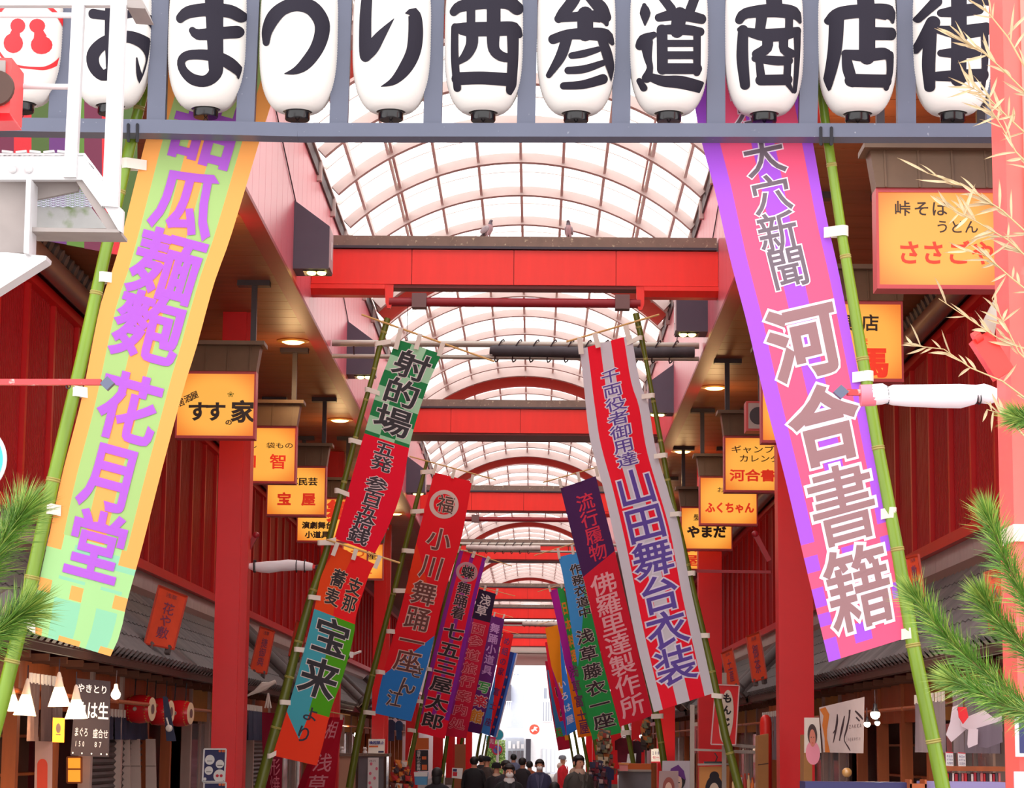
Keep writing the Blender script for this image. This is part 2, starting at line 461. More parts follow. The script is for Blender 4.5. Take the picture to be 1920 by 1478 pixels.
# ------------------------------------------------------------------ side ceilings (board by board), second floor walls, awnings
def side_run(s):
    nm = 'left' if s < 0 else 'right'
    Xw = -6.0 if s < 0 else 5.35          # second floor wall
    Xe = -4.68 if s < 0 else 4.1          # eave
    Xi = XL if s < 0 else XR
    root = thing('ceiling', 'brown boarded soffit over the %s pavement' % nm, None, (Xi, Y0, ZS), kind='structure')
    a, b = sorted((Xi + s * 0.19, Xw + s * 0.1))
    bm_ = MB().box((a, 0.008, 0), (b, 0.592, 0.05)).mesh('soffit_board', M_WOODC)
    y = Y0
    while y < 72: link('soffit_board', bm_, root, (0, y, ZS)); y += 0.6
    far = MB()
    while y < Y1: far.box((a, y + 0.01, ZS), (b, y + 0.59, ZS + 0.05)); y += 0.6
    far.build('soffit_board_run', M_WOODC, root)['kind'] = 'stuff'
    MB().box((a, Y0, ZS + 0.055), (b, Y1, ZS + 0.11)).build('backing', M_BROWN, root)
    # upper wall
    w = thing('wall_upper_' + nm, 'dark red corrugated second floor wall on the %s' % nm, None, (Xw, Y0, 4.6), kind='structure')
    zb, zt = CZ + 2.66, CZ + 5.36
    PW = 1.5
    mb = MB(); n = 14
    prof = []
    for i in range(n):
        p = 0.05 + (PW - 0.1) * i / n; q = (PW - 0.1) / n
        prof += [(0.0, p), (0.0, p + q * 0.5), (0.035, p + q * 0.55), (0.035, p + q * 0.95)]
    vs = []
    for d, yy_ in prof: vs += [(s * d, yy_, 0), (s * d, yy_, zt - zb)]
    mb.add(vs, [(2 * i, 2 * i + 1, 2 * i + 3, 2 * i + 2) for i in range(len(prof) - 1)])
    pm_ = mb.mesh('corrugated_panel', M_REDW)
    mul = MB().box((-s * 0.05, -0.05, -0.0), (s * 0.05, 0.05, zt - zb)).mesh('mullion', M_REDM)
    y = 15.0
    while y < 110:
        link('corrugated_panel', pm_, w, (Xw, y, zb)); link('mullion', mul, w, (Xw, y, zb)); y += PW
    MB().box((Xw + s * 0.06, 15, 0), (Xw + s * 0.2, Y1, ZS + 0.4)).build('backing', M_REDD, w)
    MB().box((Xw - s * 0.10, 15, zb - 0.08), (Xw + s * 0.05, Y1, zb + 0.06)).build('sill', M_REDM, w)
    MB().box((Xw - s * 0.10, 15, zt - 0.04), (Xw + s * 0.05, Y1, zt + 0.08)).build('head_rail', M_REDM, w)
    cm = MB().box((0, 0.006, 0), (-s * 0.03, 0.894, zb - 0.08 - 3.9)).mesh('wall_tile', M_CREAM)
    y = 17.0
    while y < 72: link('wall_tile', cm, w, (Xw + s * 0.03, y, 3.9)); y += 0.9
    MB().box((Xw + s * 0.04, 15, 3.9), (Xw + s * 0.055, Y1, zb - 0.08)).build('tile_backing', M_CREAM, w)
    # gutter and little tiled eave above the red wall
    gt = thing('upper_eave', 'weathered gutter and dark tiled eave above the red wall on the %s' % nm, 'eave', (Xw, 16, zt))
    MB().tube([(Xw - s * 0.27, 16, zt + 0.16), (Xw - s * 0.27, 75, zt + 0.16)], 0.13, 12).build('gutter', mat('weathered_copper_gutter', (140, 112, 104), 0.4, metal=0.3, vary=0.15, scale=1.5), gt, smooth=True)
    tm = MB().lathe((0, 0, 0), [(0.0, 0.0), (0.085, 0.0), (0.085, 0.14)], 10, axis=Vector((s * 0.9, 0, 0.4))).mesh('eave_tile', M_TILE, smooth=True)
    y = 16.2
    while y < 60: link('eave_tile', tm, gt, (Xw - s * 0.34, y, zt + 0.34)); y += 0.3
    MB().slab([(Xw - s * 0.22, 16, zt + 0.12), (Xw - s * 0.11, 16, zt + 0.12), (Xw - s * 0.11, 16, ZS - .02)], (0, 44, 0)).build('eave_roof', M_TILE, gt)
    # awnings of dark tiles
    for ai, (ya, yb) in enumerate(((19.5, 45.0), (46.0, 61.5), (64.5, 79.5), (82.0, 101.0))):
        aw = thing('tiled_awning', '%s dark tiled awning roof over the shops on the %s, counted from the front' % (ORD[ai], nm), 'awning', (Xe, ya, 2.83))
        ze, zr = 2.9, 4.02
        wd = abs(Xw - Xe); rows = 5
        Xw_ = Xw; wd -= .13
        sl = Vector((s * wd, 0, zr - ze)); nrm = Vector((-s * (zr - ze), 0, wd)).normalized()
        pitch = 0.3
        def tile_vf(o, k):
            st = sl / rows
            vs = []
            for e, up in ((0, 0.02), (1, 0.0)):
                for (dy, h) in ((0.0, 0.0), (0.17, 0.0), (0.172, 0.075), (0.22, 0.1), (0.27, 0.07), (0.3, 0.0)):
                    vs.append(Vector(o) + st * (k + e * 1.12) + Vector((0, dy, 0)) + nrm * (h + up + 0.02))
            for (dy, h) in ((0.0, 0.0), (0.17, 0.0), (0.172, 0.075), (0.22, 0.1), (0.27, 0.07), (0.3, 0.0)):
                vs.append(Vector(o) + st * k + Vector((0, dy, 0)) + nrm * (h - 0.005))
            fs = [(i, i + 1, i + 7, i + 6) for i in range(5)] + [(12 + i, 13 + i, i + 1, i) for i in range(5)]
            return vs, fs
        near = MB()
        tms = []
        for k in range(rows):
            vs, fs = tile_vf((0, 0, 0), k)
            tms.append(MB().add(vs, fs).mesh('roof_tile', M_TILE))
        y = ya; j = 0
        while y < yb - 0.2:
            for k in range(rows):
                if ai == 0 and j < 60: link('roof_tile', tms[k], aw, (Xe, y, ze))
                else:
                    vs, fs = tile_vf((Xe, y, ze), k); near.add(vs, fs)
            y += pitch; j += 1
        if near.v: near.build('far_roof_tile', M_TILE, aw)['kind'] = 'stuff'
        Xk = Xw - s * .13
        MB().slab([(Xe, ya, ze - 0.02), (Xk, ya, zr - 0.02), (Xk, ya, zr - 0.12), (Xe + s * 0.05, ya, ze - 0.10)], (0, yb - ya, 0)).build('deck', M_BROWN, aw)
        MB().bar((Xe + s * 0.03, ya, ze - 0.04), (Xe + s * 0.03, yb, ze - 0.04), 0.05, 0.1).build('fascia', M_BROWN, aw)
        MB().box((Xw - s * 0.24, ya, zr + 0.02), (Xw - s * 0.12, yb, zr + 0.16)).build('ridge_flashing', mat('brown_ridge_flashing', (110, 92, 84), 0.5), aw)
        rm = MB().bar((0, 0, 0), (s * (wd * 0.8), 0, 0.0), 0.05, 0.07).mesh('rafter', mat('dark_rafter', (110, 60, 36), .6))
        y = ya + 0.4
        while y < min(yb, 75): link('rafter', rm, aw, (Xe + s * 0.16, y, ze - 0.12)); y += 0.9
        # heavy end ridge of stacked tiles
        for ye in (ya + 0.12, yb - 0.12):
            rd = MB()
            p = Vector((Xe - s * 0.1, ye, ze + 0.02)) + nrm * 0.16; q = p + sl * 1.02
            rd.tube([p, q], 0.12, 10)
            rd.bar(p - nrm * 0.12, q - nrm * 0.12, 0.3, 0.12, up=tuple(nrm))
            rd.build('end_ridge', M_TILE, aw, smooth=True)
            MB().lathe(p, [(0.0, -0.03), (0.17, -0.03), (0.17, 0.06), (0.12, 0.1)], 14, axis=sl).build('ridge_end_disc', M_TILE, aw, smooth=True)
    return Xw, Xe
side_run(-1); side_run(1)
# ------------------------------------------------------------------ lantern frame over the entrance
YF = 15.0
fr = thing('lantern_frame', 'blue grey steel frame spanning the entrance and holding the row of big paper lanterns', 'frame', tuple(at(960, 250, YF)))
rail = MB()
P = [(-40, 231), (310, 236), (560, 242), (1869, 243)]
for (a, b) in zip(P[:-1], P[1:]):
    MB().bar(at(a[0], a[1] + 7, YF), at(b[0], b[1] + 7, YF), 0.16, 0.092, up=(0, 0, 1)).build('bottom_rail', M_SLATE, fr)
MB().bar(at(-40, -120, YF), at(1869, -112, YF), 0.16, 0.1).build('top_rail', M_SLATE, fr)
for xt, xb in ((121, 108), (301, 293), (470, 460), (643, 635), (816, 811), (991, 986), (1167, 1164), (1342, 1342), (1519, 1514), (1697, 1699), (1868, 1866)):
    MB().bar(at(xb, 246, YF), at(xt + (xt - xb) * 0.55, -118, YF), 0.075, 0.12, up=(1, 0, 0)).build('post', M_SLATE, fr)

# paper lanterns: a ribbed body with brush lettering, black rims
M_PAPER = mat('white_lantern_paper', (248, 244, 240), 0.55, transl=0.25, vary=0.012, scale=14)
M_INK = mat('black_lantern_ink', (34, 30, 42), 0.7, spec=.2)
M_INKR = mat('red_lantern_ink', (226, 30, 40), 0.6)
LR, LH = 0.262, 1.06
def lan_r(z):                      # radius at height z above the bottom of the paper
    t = min(max(z / LH, 0.0), 1.0)
    e = abs(2 * t - 1)
    return 0.098 + (LR - 0.098) * max(0.0, 1 - e ** 3.3) ** 0.52
prof = []
NR = 60
for i in range(NR + 1):
    z = LH * i / NR
    prof.append((lan_r(z), z))
    if i < NR: prof.append((lan_r(z + LH / NR / 2) - 0.0028, z + LH / NR / 2))
lan_me = MB().lathe((0, 0, 0), prof, 40).mesh('paper_shade', M_PAPER, smooth=False)
lan_me.polygons.foreach_set('use_smooth', [True] * len(lan_me.polygons))
cap_me = MB().lathe((0, 0, 0), [(0.0, -0.052), (0.078, -0.052), (0.082, -0.045), (0.082, 0.002), (0.097, 0.006), (0.06, 0.012)], 28).mesh('bottom_rim', M_BLACK, smooth=True)
top_me = MB().lathe((0, 0, 0), [(0.0, 0.07), (0.09, 0.07), (0.1, 0.0), (0.097, -0.01)], 28).mesh('top_rim', M_BLACK, smooth=True)
ring_me = MB().tube([(0.012 * cos(t), 0, -0.072 + 0.018 * sin(t)) for t in [i * pi / 6 for i in range(13)]], 0.003, 5, cap=False).mesh('hook', M_ROPE)

def lan_pt(base, px, py, off):
    p = at(px, py, YF - LR)
    for _ in range(3):
        r = lan_r(p.z - base.z) + off
        dx = max(-r * 0.985, min(r * 0.985, p.x - base.x))
        p = at(px, py, base.y - sqrt(max(r * r - dx * dx, 1e-6)))
        p.x = base.x + dx
    return p

def stroke(mb, pts, fn, sub=5, caps=True, mi=0):
    """a brush stroke: a ribbon with round ends through (x, y, width) points"""
    P = []
    n = len(pts)
    g = lambda i: pts[max(0, min(n - 1, i))]
    for i in range(n - 1):
        p0, p1, p2, p3 = g(i - 1), g(i), g(i + 1), g(i + 2)
        ln = math.hypot(p2[0] - p1[0], p2[1] - p1[1]); st = max(2, int(ln / sub))
        for k in range(st):
            t = k / st
            P.append(tuple(0.5 * ((2 * p1[j]) + (-p0[j] + p2[j]) * t + (2 * p0[j] - 5 * p1[j] + 4 * p2[j] - p3[j]) * t * t + (-p0[j] + 3 * p1[j] - 3 * p2[j] + p3[j]) * t ** 3) for j in range(3)))
    P.append(pts[-1])
    NA = 6; vs = []
    for i, (x, y, w) in enumerate(P):
        a = P[max(0, i - 1)]; b = P[min(len(P) - 1, i + 1)]
        dx, dy = b[0] - a[0], b[1] - a[1]; L = math.hypot(dx, dy) or 1
        nx, ny = -dy / L, dx / L
        for k in range(NA + 1):
            s_ = (k / NA - 0.5) * w
            vs.append(fn(x + nx * s_, y + ny * s_))
    fs = [(i * (NA + 1) + k, i * (NA + 1) + k + 1, (i + 1) * (NA + 1) + k + 1, (i + 1) * (NA + 1) + k) for i in range(len(P) - 1) for k in range(NA)]
    mb.add(vs, fs, mi)
    if caps:
        for (x, y, w) in (P[0], P[-1]):
            if w > 2: disc(mb, x, y, w / 2, fn, mi)
    return mb

def disc(mb, x, y, r, fn, mi=0):
    nr_, na = max(2, int(r / 4)), 16
    vs = [fn(x, y)]; fs = []
    for i in range(1, nr_ + 1):
        for k in range(na):
            a = 2 * pi * k / na; vs.append(fn(x + r * i / nr_ * cos(a), y + r * i / nr_ * sin(a)))
    for k in range(na): fs.append((0, 1 + k, 1 + (k + 1) % na))
    for i in range(nr_ - 1):
        for k in range(na):
            a = 1 + i * na + k; b = 1 + i * na + (k + 1) % na
            fs.append((a, b, b + na, a + na))
    mb.add(vs, fs, mi)

S1 = 3.692
def crop(ox, strokes, s=S1): return [[(x / s + ox, y / s, w / s) for x, y, w in st] for st in strokes]
GLY = [
 ('o', 755, crop(0, [[(640, 95, 70), (800, 110, 60), (940, 85, 55)], [(775, -60, 90), (770, 250, 90), (775, 440, 90), (760, 500, 80), (700, 520, 80), (645, 460, 90), (640, 380, 95), (700, 310, 90), (800, 262, 85), (900, 258, 85), (985, 310, 85), (1012, 400, 65), (1000, 500, 80), (962, 585, 50)], [(962, 585, 50), (940, 520, 34), (930, 400, 8)], [(1000, 125, 44), (1030, 185, 50), (1046, 240, 16)]])),
 ('ma', 1430, crop(0, [[(1240, 125, 70), (1300, 85, 88), (1440, 66, 92), (1580, 78, 92), (1650, 118, 78)], [(1330, 210, 50), (1370, 238, 76), (1500, 230, 84), (1625, 222, 88)], [(1480, -60, 130), (1485, 200, 112), (1490, 430, 100), (1482, 510, 90), (1420, 560, 80), (1330, 550, 80), (1262, 490, 66), (1245, 425, 62), (1290, 385, 66), (1400, 378, 74), (1500, 395, 80), (1580, 440, 84), (1636, 500, 60), (1640, 532, 40)]])),
 ('tsu', 440, crop(440, [[(205, 290, 58), (212, 215, 86), (258, 125, 104), (330, 60, 96), (430, 28, 100), (530, 55, 104), (592, 140, 100), (598, 230, 96), (562, 340, 92), (490, 440, 84), (420, 490, 52), (340, 511, 6)]])),
 ('ri', 1080, crop(440, [[(915, -70, 76), (900, 120, 88), (898, 320, 92), (900, 385, 86)], [(900, 390, 80), (950, 330, 96), (1010, 245, 70), (1104, 128, 4)], [(1180, 92, 6), (1235, 88, 76), (1250, 200, 98), (1236, 350, 98), (1180, 470, 92), (1100, 560, 56), (1008, 600, 4)]])),
 ('west', 1730, crop(440, [[(1512, 82, 60), (1560, 45, 80), (1700, 20, 90), (1880, 15, 96), (1955, 60, 90)], [(1635, 30, 62), (1635, 190, 62)], [(1793, 20, 96), (1793, 190, 96)], [(1522, 185, 50), (1600, 202, 96), (1800, 200, 100), (1930, 200, 96), (1968, 240, 50)], [(1520, 190, 52), (1520, 400, 56), (1536, 610, 56)], [(1925, 215, 84), (1926, 400, 74), (1912, 625, 70)], [(1540, 545, 90), (1710, 540, 90), (1900, 552, 92)], [(1643, 230, 84), (1640, 310, 84), (1600, 385, 70), (1545, 432, 34)], [(1790, 230, 92), (1795, 340, 80), (1850, 392, 70), (1915, 400, 60)]])),
 ('mairu', 580, crop(920, [[(590, -40, 90), (560, 20, 86), (500, 95, 80), (470, 130, 60)], [(480, 128, 54), (640, 112, 74), (780, 120, 80), (806, 168, 30)], [(680, -20, 60), (760, 50, 96), (805, 120, 70)], [(655, 100, 112), (655, 230, 112)], [(432, 272, 68), (530, 240, 72), (660, 234, 84), (800, 246, 90), (848, 300, 30)], [(528, 262, 76), (485, 390, 74), (402, 522, 40)], [(766, 260, 60), (808, 370, 74), (836, 480, 56), (842, 560, 8)], [(560, 385, 46), (640, 372, 54), (745, 342, 42)], [(536, 488, 52), (650, 478, 56), (780, 436, 44)], [(505, 595, 52), (640, 586, 62), (780, 548, 72)]])),
 ('michi', 1238, crop(920, [[(1066, 36, 30), (1072, 90, 74), (1070, 180, 6)], [(1036, 318, 60), (1062, 275, 76), (1130, 240, 44)], [(1080, 290, 90), (1090, 400, 56), (1105, 470, 44), (1085, 540, 70)], [(1035, 560, 40), (1065, 610, 50)], [(1100, 530, 56), (1190, 560, 76), (1320, 570, 90), (1466, 604, 84)], [(1180, -30, 60), (1250, 60, 66)], [(1420, -20, 70), (1380, 80, 70)], [(1165, 122, 58), (1300, 100, 84), (1470, 132, 70)], [(1310, 100, 104), (1290, 215, 96)], [(1180, 205, 60), (1330, 205, 76), (1460, 220, 60)], [(1186, 205, 74), (1190, 480, 76)], [(1434, 215, 56), (1434, 500, 56)], [(1200, 300, 50), (1430, 300, 50)], [(1200, 382, 56), (1430, 382, 56)], [(1200, 475, 76), (1435, 476, 76)]])),
 ('sho', 110, crop(1400, [[(185, -60, 110), (195, 60, 116)], [(-45, 140, 56), (0, 92, 76), (190, 72, 96), (340, 92, 90), (385, 150, 30)], [(105, 110, 76), (90, 220, 70)], [(300, 110, 60), (298, 220, 60)], [(-40, 205, 40), (100, 240, 84), (250, 238, 90), (365, 215, 60)], [(-20, 205, 66), (-24, 400, 78), (-4, 590, 66)], [(362, 215, 60), (362, 400, 46), (350, 632, 34)], [(142, 250, 76), (140, 330, 76), (70, 375, 66)], [(262, 250, 66), (262, 340, 70), (320, 372, 60)], [(60, 405, 50), (200, 420, 66), (300, 420, 60)], [(86, 415, 52), (106, 560, 62)], [(290, 420, 56), (285, 560, 56)], [(100, 555, 74), (290, 552, 76)], [(290, 570, 50), (335, 640, 14)]])),
 ('ten', 765, crop(1400, [[(820, -60, 120), (830, 80, 124)], [(580, 145, 56), (650, 95, 92), (830, 75, 96), (1000, 90, 110), (1030, 150, 30)], [(630, 130, 96), (618, 350, 88), (575, 605, 58)], [(835, 100, 116), (835, 390, 116)], [(860, 232, 92), (1020, 235, 88)], [(690, 372, 60), (800, 385, 84), (960, 372, 84), (1018, 398, 44)], [(690, 380, 56), (708, 480, 80), (740, 570, 70)], [(730, 556, 92), (860, 560, 92), (980, 562, 92)], [(1006, 385, 66), (1008, 500, 54), (985, 608, 44)]])),
 ('machi', 1415, crop(1400, [[(1320, 10, 76), (1260, 75, 60), (1210, 135, 48)], [(1300, 155, 90), (1262, 230, 76), (1198, 352, 44)], [(1282, 240, 80), (1275, 450, 80), (1288, 605, 66)], [(1470, -60, 110), (1470, 545, 108)], [(1350, 90, 56), (1470, 76, 84), (1620, 60, 80)], [(1330, 205, 56), (1470, 222, 94), (1680, 200, 92)], [(1350, 368, 50), (1470, 366, 78), (1600, 366, 66)], [(1330, 528, 66), (1480, 524, 84), (1660, 520, 90)], [(1662, 200, 66), (1668, 400, 60), (1662, 610, 34)], [(1560, -10, 50), (1700, 10, 60)]])),
]
LANX = [41, 207, 386, 558, 733, 906, 1080, 1254, 1433, 1608, 1786]
LANBOT = [196, 200, 206, 211, 211, 213, 214, 214, 215, 215, 214]
WORDS = ['a red double gourd crest in a ring', 'the black hiragana o, behind the white railing', 'the black hiragana ma of three bars and a loop', 'the black hiragana tsu, one big open curve', 'the black hiragana ri of two strokes', 'the black kanji for west, a legged box', 'the black kanji san with three slanting strokes', 'the black kanji for road with a long sweep below', 'the black kanji for trade, a framed mouth', 'the black kanji for shop under a slanted roof', 'the black kanji for quarter, crossed by dry twigs']
for i, (cx, by) in enumerate(zip(LANX, LANBOT)):
    base = at(cx, by, YF)
    L = thing('paper_lantern', 'white ribbed paper lantern with %s' % WORDS[i], 'lantern', tuple(base), 'paper lanterns in the entrance frame')
    link('paper_shade', lan_me, L, base)
    link('bottom_rim', cap_me, L, base); link('top_rim', top_me, L, base + Vector((0, 0, LH)))
    link('hook', ring_me, L, base)
    fn = lambda x, y: lan_pt(base, x, y, 0.003)
    mb = MB()
    if i == 0:
        s6 = 6.0
        mbs = []
        for x, y, r in ((200, 290, 84), (146, 485, 112), (405, 290, 80), (444, 505, 105)): disc(mb, x / s6, y / s6, r / s6, fn)
        stroke(mb, [(180 / s6, 340 / s6, 15), (160 / s6, 420 / s6, 22)], fn, caps=False)
        stroke(mb, [(420 / s6, 340 / s6, 14), (435 / s6, 420 / s6, 22)], fn, caps=False)
        stroke(mb, [(a / s6, b / s6, w / s6) for a, b, w in ((330, -60, 34), (480, 40, 38), (590, 160, 34), (645, 300, 28), (660, 440, 26), (645, 580, 34), (585, 700, 46), (480, 765, 40), (350, 765, 30), (200, 745, 28), (70, 690, 28), (-40, 560, 30), (-80, 400, 30), (-60, 220, 34), (20, 90, 38), (150, -20, 36), (330, -60, 34))], fn)
        mb.build('crest', M_INKR, L)
    else:
        for st in GLY[i - 1][2]: stroke(mb, st, fn)
        mb.build('lettering', M_INK, L)

# ------------------------------------------------------------------ banners on bamboo poles
def layered(name, base, layers, rough=0.75, transl=0.3):
    m = bpy.data.materials.new(name); m.use_nodes = True
    nt = m.node_tree; N = nt.nodes; L = nt.links
    b = N['Principled BSDF']; b.inputs['Roughness'].default_value = rough; b.inputs['Specular IOR Level'].default_value = 0.2
    uv = N.new('ShaderNodeUVMap'); src = None
    def math_(op, a, b_=None):
        n = N.new('ShaderNodeMath'); n.operation = op
        for i, v in enumerate((a, b_)):
            if v is None: continue
            if isinstance(v, (int, float)): n.inputs[i].default_value = v
            else: L.new(v, n.inputs[i])
        return n.outputs[0]
    for ly in layers:
        rgb, planes = ly[0], ly[1]
        f = None
        for (a, b_, c) in planes:
            d = N.new('ShaderNodeVectorMath'); d.operation = 'DOT_PRODUCT'; d.inputs[1].default_value = (a, b_, 0)
            L.new(uv.outputs[0], d.inputs[0])
            g_ = math_('GREATER_THAN', d.outputs['Value'], -c)
            f = g_ if f is None else math_('MULTIPLY', f, g_)
        if len(ly) > 2:
            nu, nv = ly[2]
            sp = N.new('ShaderNodeSeparateXYZ'); L.new(uv.outputs[0], sp.inputs[0])
            s_ = math_('ADD', math_('FLOOR', math_('MULTIPLY', sp.outputs[0], nu)), math_('FLOOR', math_('MULTIPLY', sp.outputs[1], nv)))
            md = math_('MODULO', s_, 2.0)
            g_ = math_('GREATER_THAN', md, 0.5)
            f = g_ if f is None else math_('MULTIPLY', f, g_)
        mx = N.new('ShaderNodeMix'); mx.data_type = 'RGBA'
        L.new(f, mx.inputs['Factor'])
        if src: L.new(src, mx.inputs['A'])
        else: mx.inputs['A'].default_value = lin(base)
        mx.inputs['B'].default_value = lin(rgb); src = mx.outputs['Result']
    tr = N.new('ShaderNodeBsdfTranslucent'); ms = N.new('ShaderNodeMixShader'); ms.inputs['Fac'].default_value = transl
    if src: L.new(src, b.inputs['Base Color']); L.new(src, tr.inputs['Color'])
    else: b.inputs['Base Color'].default_value = lin(base); tr.inputs['Color'].default_value = lin(base)
    L.new(b.outputs[0], ms.inputs[1]); L.new(tr.outputs[0], ms.inputs[2]); L.new(ms.outputs[0], N['Material Output'].inputs['Surface'])
    return m

def rc(u0, u1, v0, v1): return [(1, 0, -u0), (-1, 0, u1), (0, 1, -v0), (0, -1, v1)]
def us_(u0, u1): return [(1, 0, -u0), (-1, 0, u1)]
def vs__(v0, v1): return [(0, 1, -v0), (0, -1, v1)]

def poly_at(pts, v):
    ya, yb = pts[0][1], pts[-1][1]; y = ya + (yb - ya) * v
    n = len(pts)
    for i in range(n - 1):
        if y <= pts[i + 1][1] or i == n - 2:
            p0, p1, p2, p3 = pts[max(0, i - 1)], pts[i], pts[i + 1], pts[min(n - 1, i + 2)]
            t = (y - p1[1]) / (p2[1] - p1[1])
            s1 = (p2[0] - p0[0]) / (p2[1] - p0[1]) * (p2[1] - p1[1]); s2 = (p3[0] - p1[0]) / (p3[1] - p1[1]) * (p2[1] - p1[1])
            h = (2 * t ** 3 - 3 * t * t + 1) * p1[0] + (t ** 3 - 2 * t * t + t) * s1 + (-2 * t ** 3 + 3 * t * t) * p2[0] + (t ** 3 - t * t) * s2
            return h, y
    return pts[-1]

def bamboo_mesh(root, pts, Y, rads, nodes, mcol, mnode):
    """pts: pixels down the pole; one gently bent culm with a ring at every node"""
    P = [at(x, y, Y) for x, y in pts]
    Q = []; R = []
    n = len(P)
    for i in range(n - 1):
        for k in range(6):
            t = k / 6
            Q.append(P[i].lerp(P[i + 1], t)); R.append(rads[i] + (rads[i + 1] - rads[i]) * t)
    Q.append(P[-1]); R.append(rads[-1])
    MB().tube(Q, R, 14).build('culm', mcol, root, smooth=True)
    for (x, y) in nodes:
        c = at(x, y, Y)
        d = min(range(len(Q)), key=lambda i: (Q[i] - c).length)
        ax = (Q[max(d - 1, 0)] - Q[min(d + 1, len(Q) - 1)]).normalized()
        r = R[d]
        MB().lathe(Q[d], [(r * 0.9, -0.02), (r * 1.13, -0.008), (r * 1.02, 0.0), (r * 1.13, 0.007), (r * 0.9, 0.018)], 14, axis=ax).build('node_ring', mnode, root, smooth=True)

M_BAM = mat('fresh_green_bamboo', (112, 142, 34), 0.3, vary=0.22, scale=1.4, stretch=(6, 6, 0.5), dirt=((160, 150, 60), 6.0, 0.68))
M_BAMD = mat('olive_green_bamboo', (92, 98, 26), 0.35, vary=0.2, scale=1.6, stretch=(6, 6, 0.5), dirt=((120, 92, 30), 3.0, 0.66))
M_NODE = mat('pale_bamboo_node', (150, 140, 70), 0.5)
M_STICK = mat('thin_bamboo_stick', (206, 160, 96), 0.5)

def nobori(label, Lp, Rp, Y, base, layers, texts, wave=0.02, pole=None, loops=(), stick=None, tabs=(), group=None, twist=0.0, name='vertical_banner', nv=40, tabw=9, loopw=9, loopr=None, tr=0.3):
    A = at(*poly_at(Lp, 0), Y)
    root = thing(name, label, 'banner', tuple(A), group)
    def fn(u, v, n=0.0):
        l = poly_at(Lp, v); r = poly_at(Rp, v)
        x = l[0] + (r[0] - l[0]) * u; y = l[1] + (r[1] - l[1]) * u
        dy = wave * (sin(u * 5.2 + v * 9.0) * 0.6 + sin(u * 2.1 - v * 5.0 + 1.0)) + twist * u
        return at(x, y, Y + dy - n)
    NU = 12
    mb = MB(); vs = []; uvs = []
    for j in range(nv + 1):
        for i in range(NU + 1):
            vs.append(fn(i / NU, j / nv)); uvs.append((i / NU, j / nv))
    fs = [(j * (NU + 1) + i, j * (NU + 1) + i + 1, (j + 1) * (NU + 1) + i + 1, (j + 1) * (NU + 1) + i) for j in range(nv) for i in range(NU)]
    mb.add(vs, fs)
    m = layered('banner_cloth_' + label.split()[0] + str(len(MATS)) + str(int(Y * 10)) + label[-6:].strip(), base, layers, transl=tr)
    me = mb.mesh('cloth', m, A, smooth=False, fix=False)
    me.polygons.foreach_set('use_smooth', [True] * len(me.polygons))
    ul = me.uv_layers.new(name='UVMap')
    for lp in me.loops: ul.data[lp.index].uv = uvs[lp.vertex_index]
    c = link('cloth', me, root, A)
    for k, (chars, rgb, bold, halo, hb) in enumerate(texts):
        if halo:
            put_text(MB(), chars, lambda u, v, n: fn(u, v, 0.003 + n), hb, rx=2).build('lettering_outline', mat('print_%d_%d_%d' % halo, halo, 0.7, transl=0.2), c, fix=False)
        put_text(MB(), chars, lambda u, v, n: fn(u, v, 0.006 + n), bold, rx=3).build('lettering', mat('print_%d_%d_%d' % rgb, rgb, 0.7, transl=0.15), c, fix=False)
    px = FPX / Y
    for (x, y, ex, ey) in loops:              # a white cloth loop from the pole (x, y) to the cloth edge (ex, ey)
        p = at(x, y, Y); q = at(ex, ey, Y - 0.01)
        h = loopw / px; rr = (loopr or 6) / px
        mb = MB()
        sg = 1 if q.x > p.x else -1
        pts = []
        for k in range(9):
            a = pi / 2 + pi * k / 8
            pts.append(Vector((p.x + sg * rr * cos(a), p.y - rr * sin(a) * 1.0, p.z)))
        ring = [Vector(q) + Vector((0, 0, 0))] + pts + [Vector(q) + Vector((0, 0.012, 0))]
        vs = []
        for s_ in ring: vs += [s_ + Vector((0, 0, h / 2)), s_ - Vector((0, 0, h / 2))]
        mb.add(vs, [(2 * i, 2 * i + 1, 2 * i + 3, 2 * i + 2) for i in range(len(ring) - 1)])
        mb.build('pole_loop', M_TAPE, root, smooth=False)
    if stick:
        MB().tube([at(x, y, Y - 0.02) for x, y in stick], 0.013, 6).build('top_stick', M_STICK, root)
    for (x, y, ex, ey) in tabs:
        mb = MB(); w = tabw / px
        p = at(x, y, Y - 0.035); q = at(ex, ey, Y - 0.012)
        mb.bar(p, q, w, 0.006, up=(0, 1, 0)); mb.build('top_tab', M_TAPE, root)
    return root, fn

def pole(label, pts, Y, rads, nodes=(), m=None, group=None):
    root = thing('bamboo_pole', label, 'pole', tuple(at(pts[-1][0], pts[-1][1], Y)), group)
    bamboo_mesh(root, pts, Y, rads, nodes, m or M_BAMD, M_NODE)
    return root

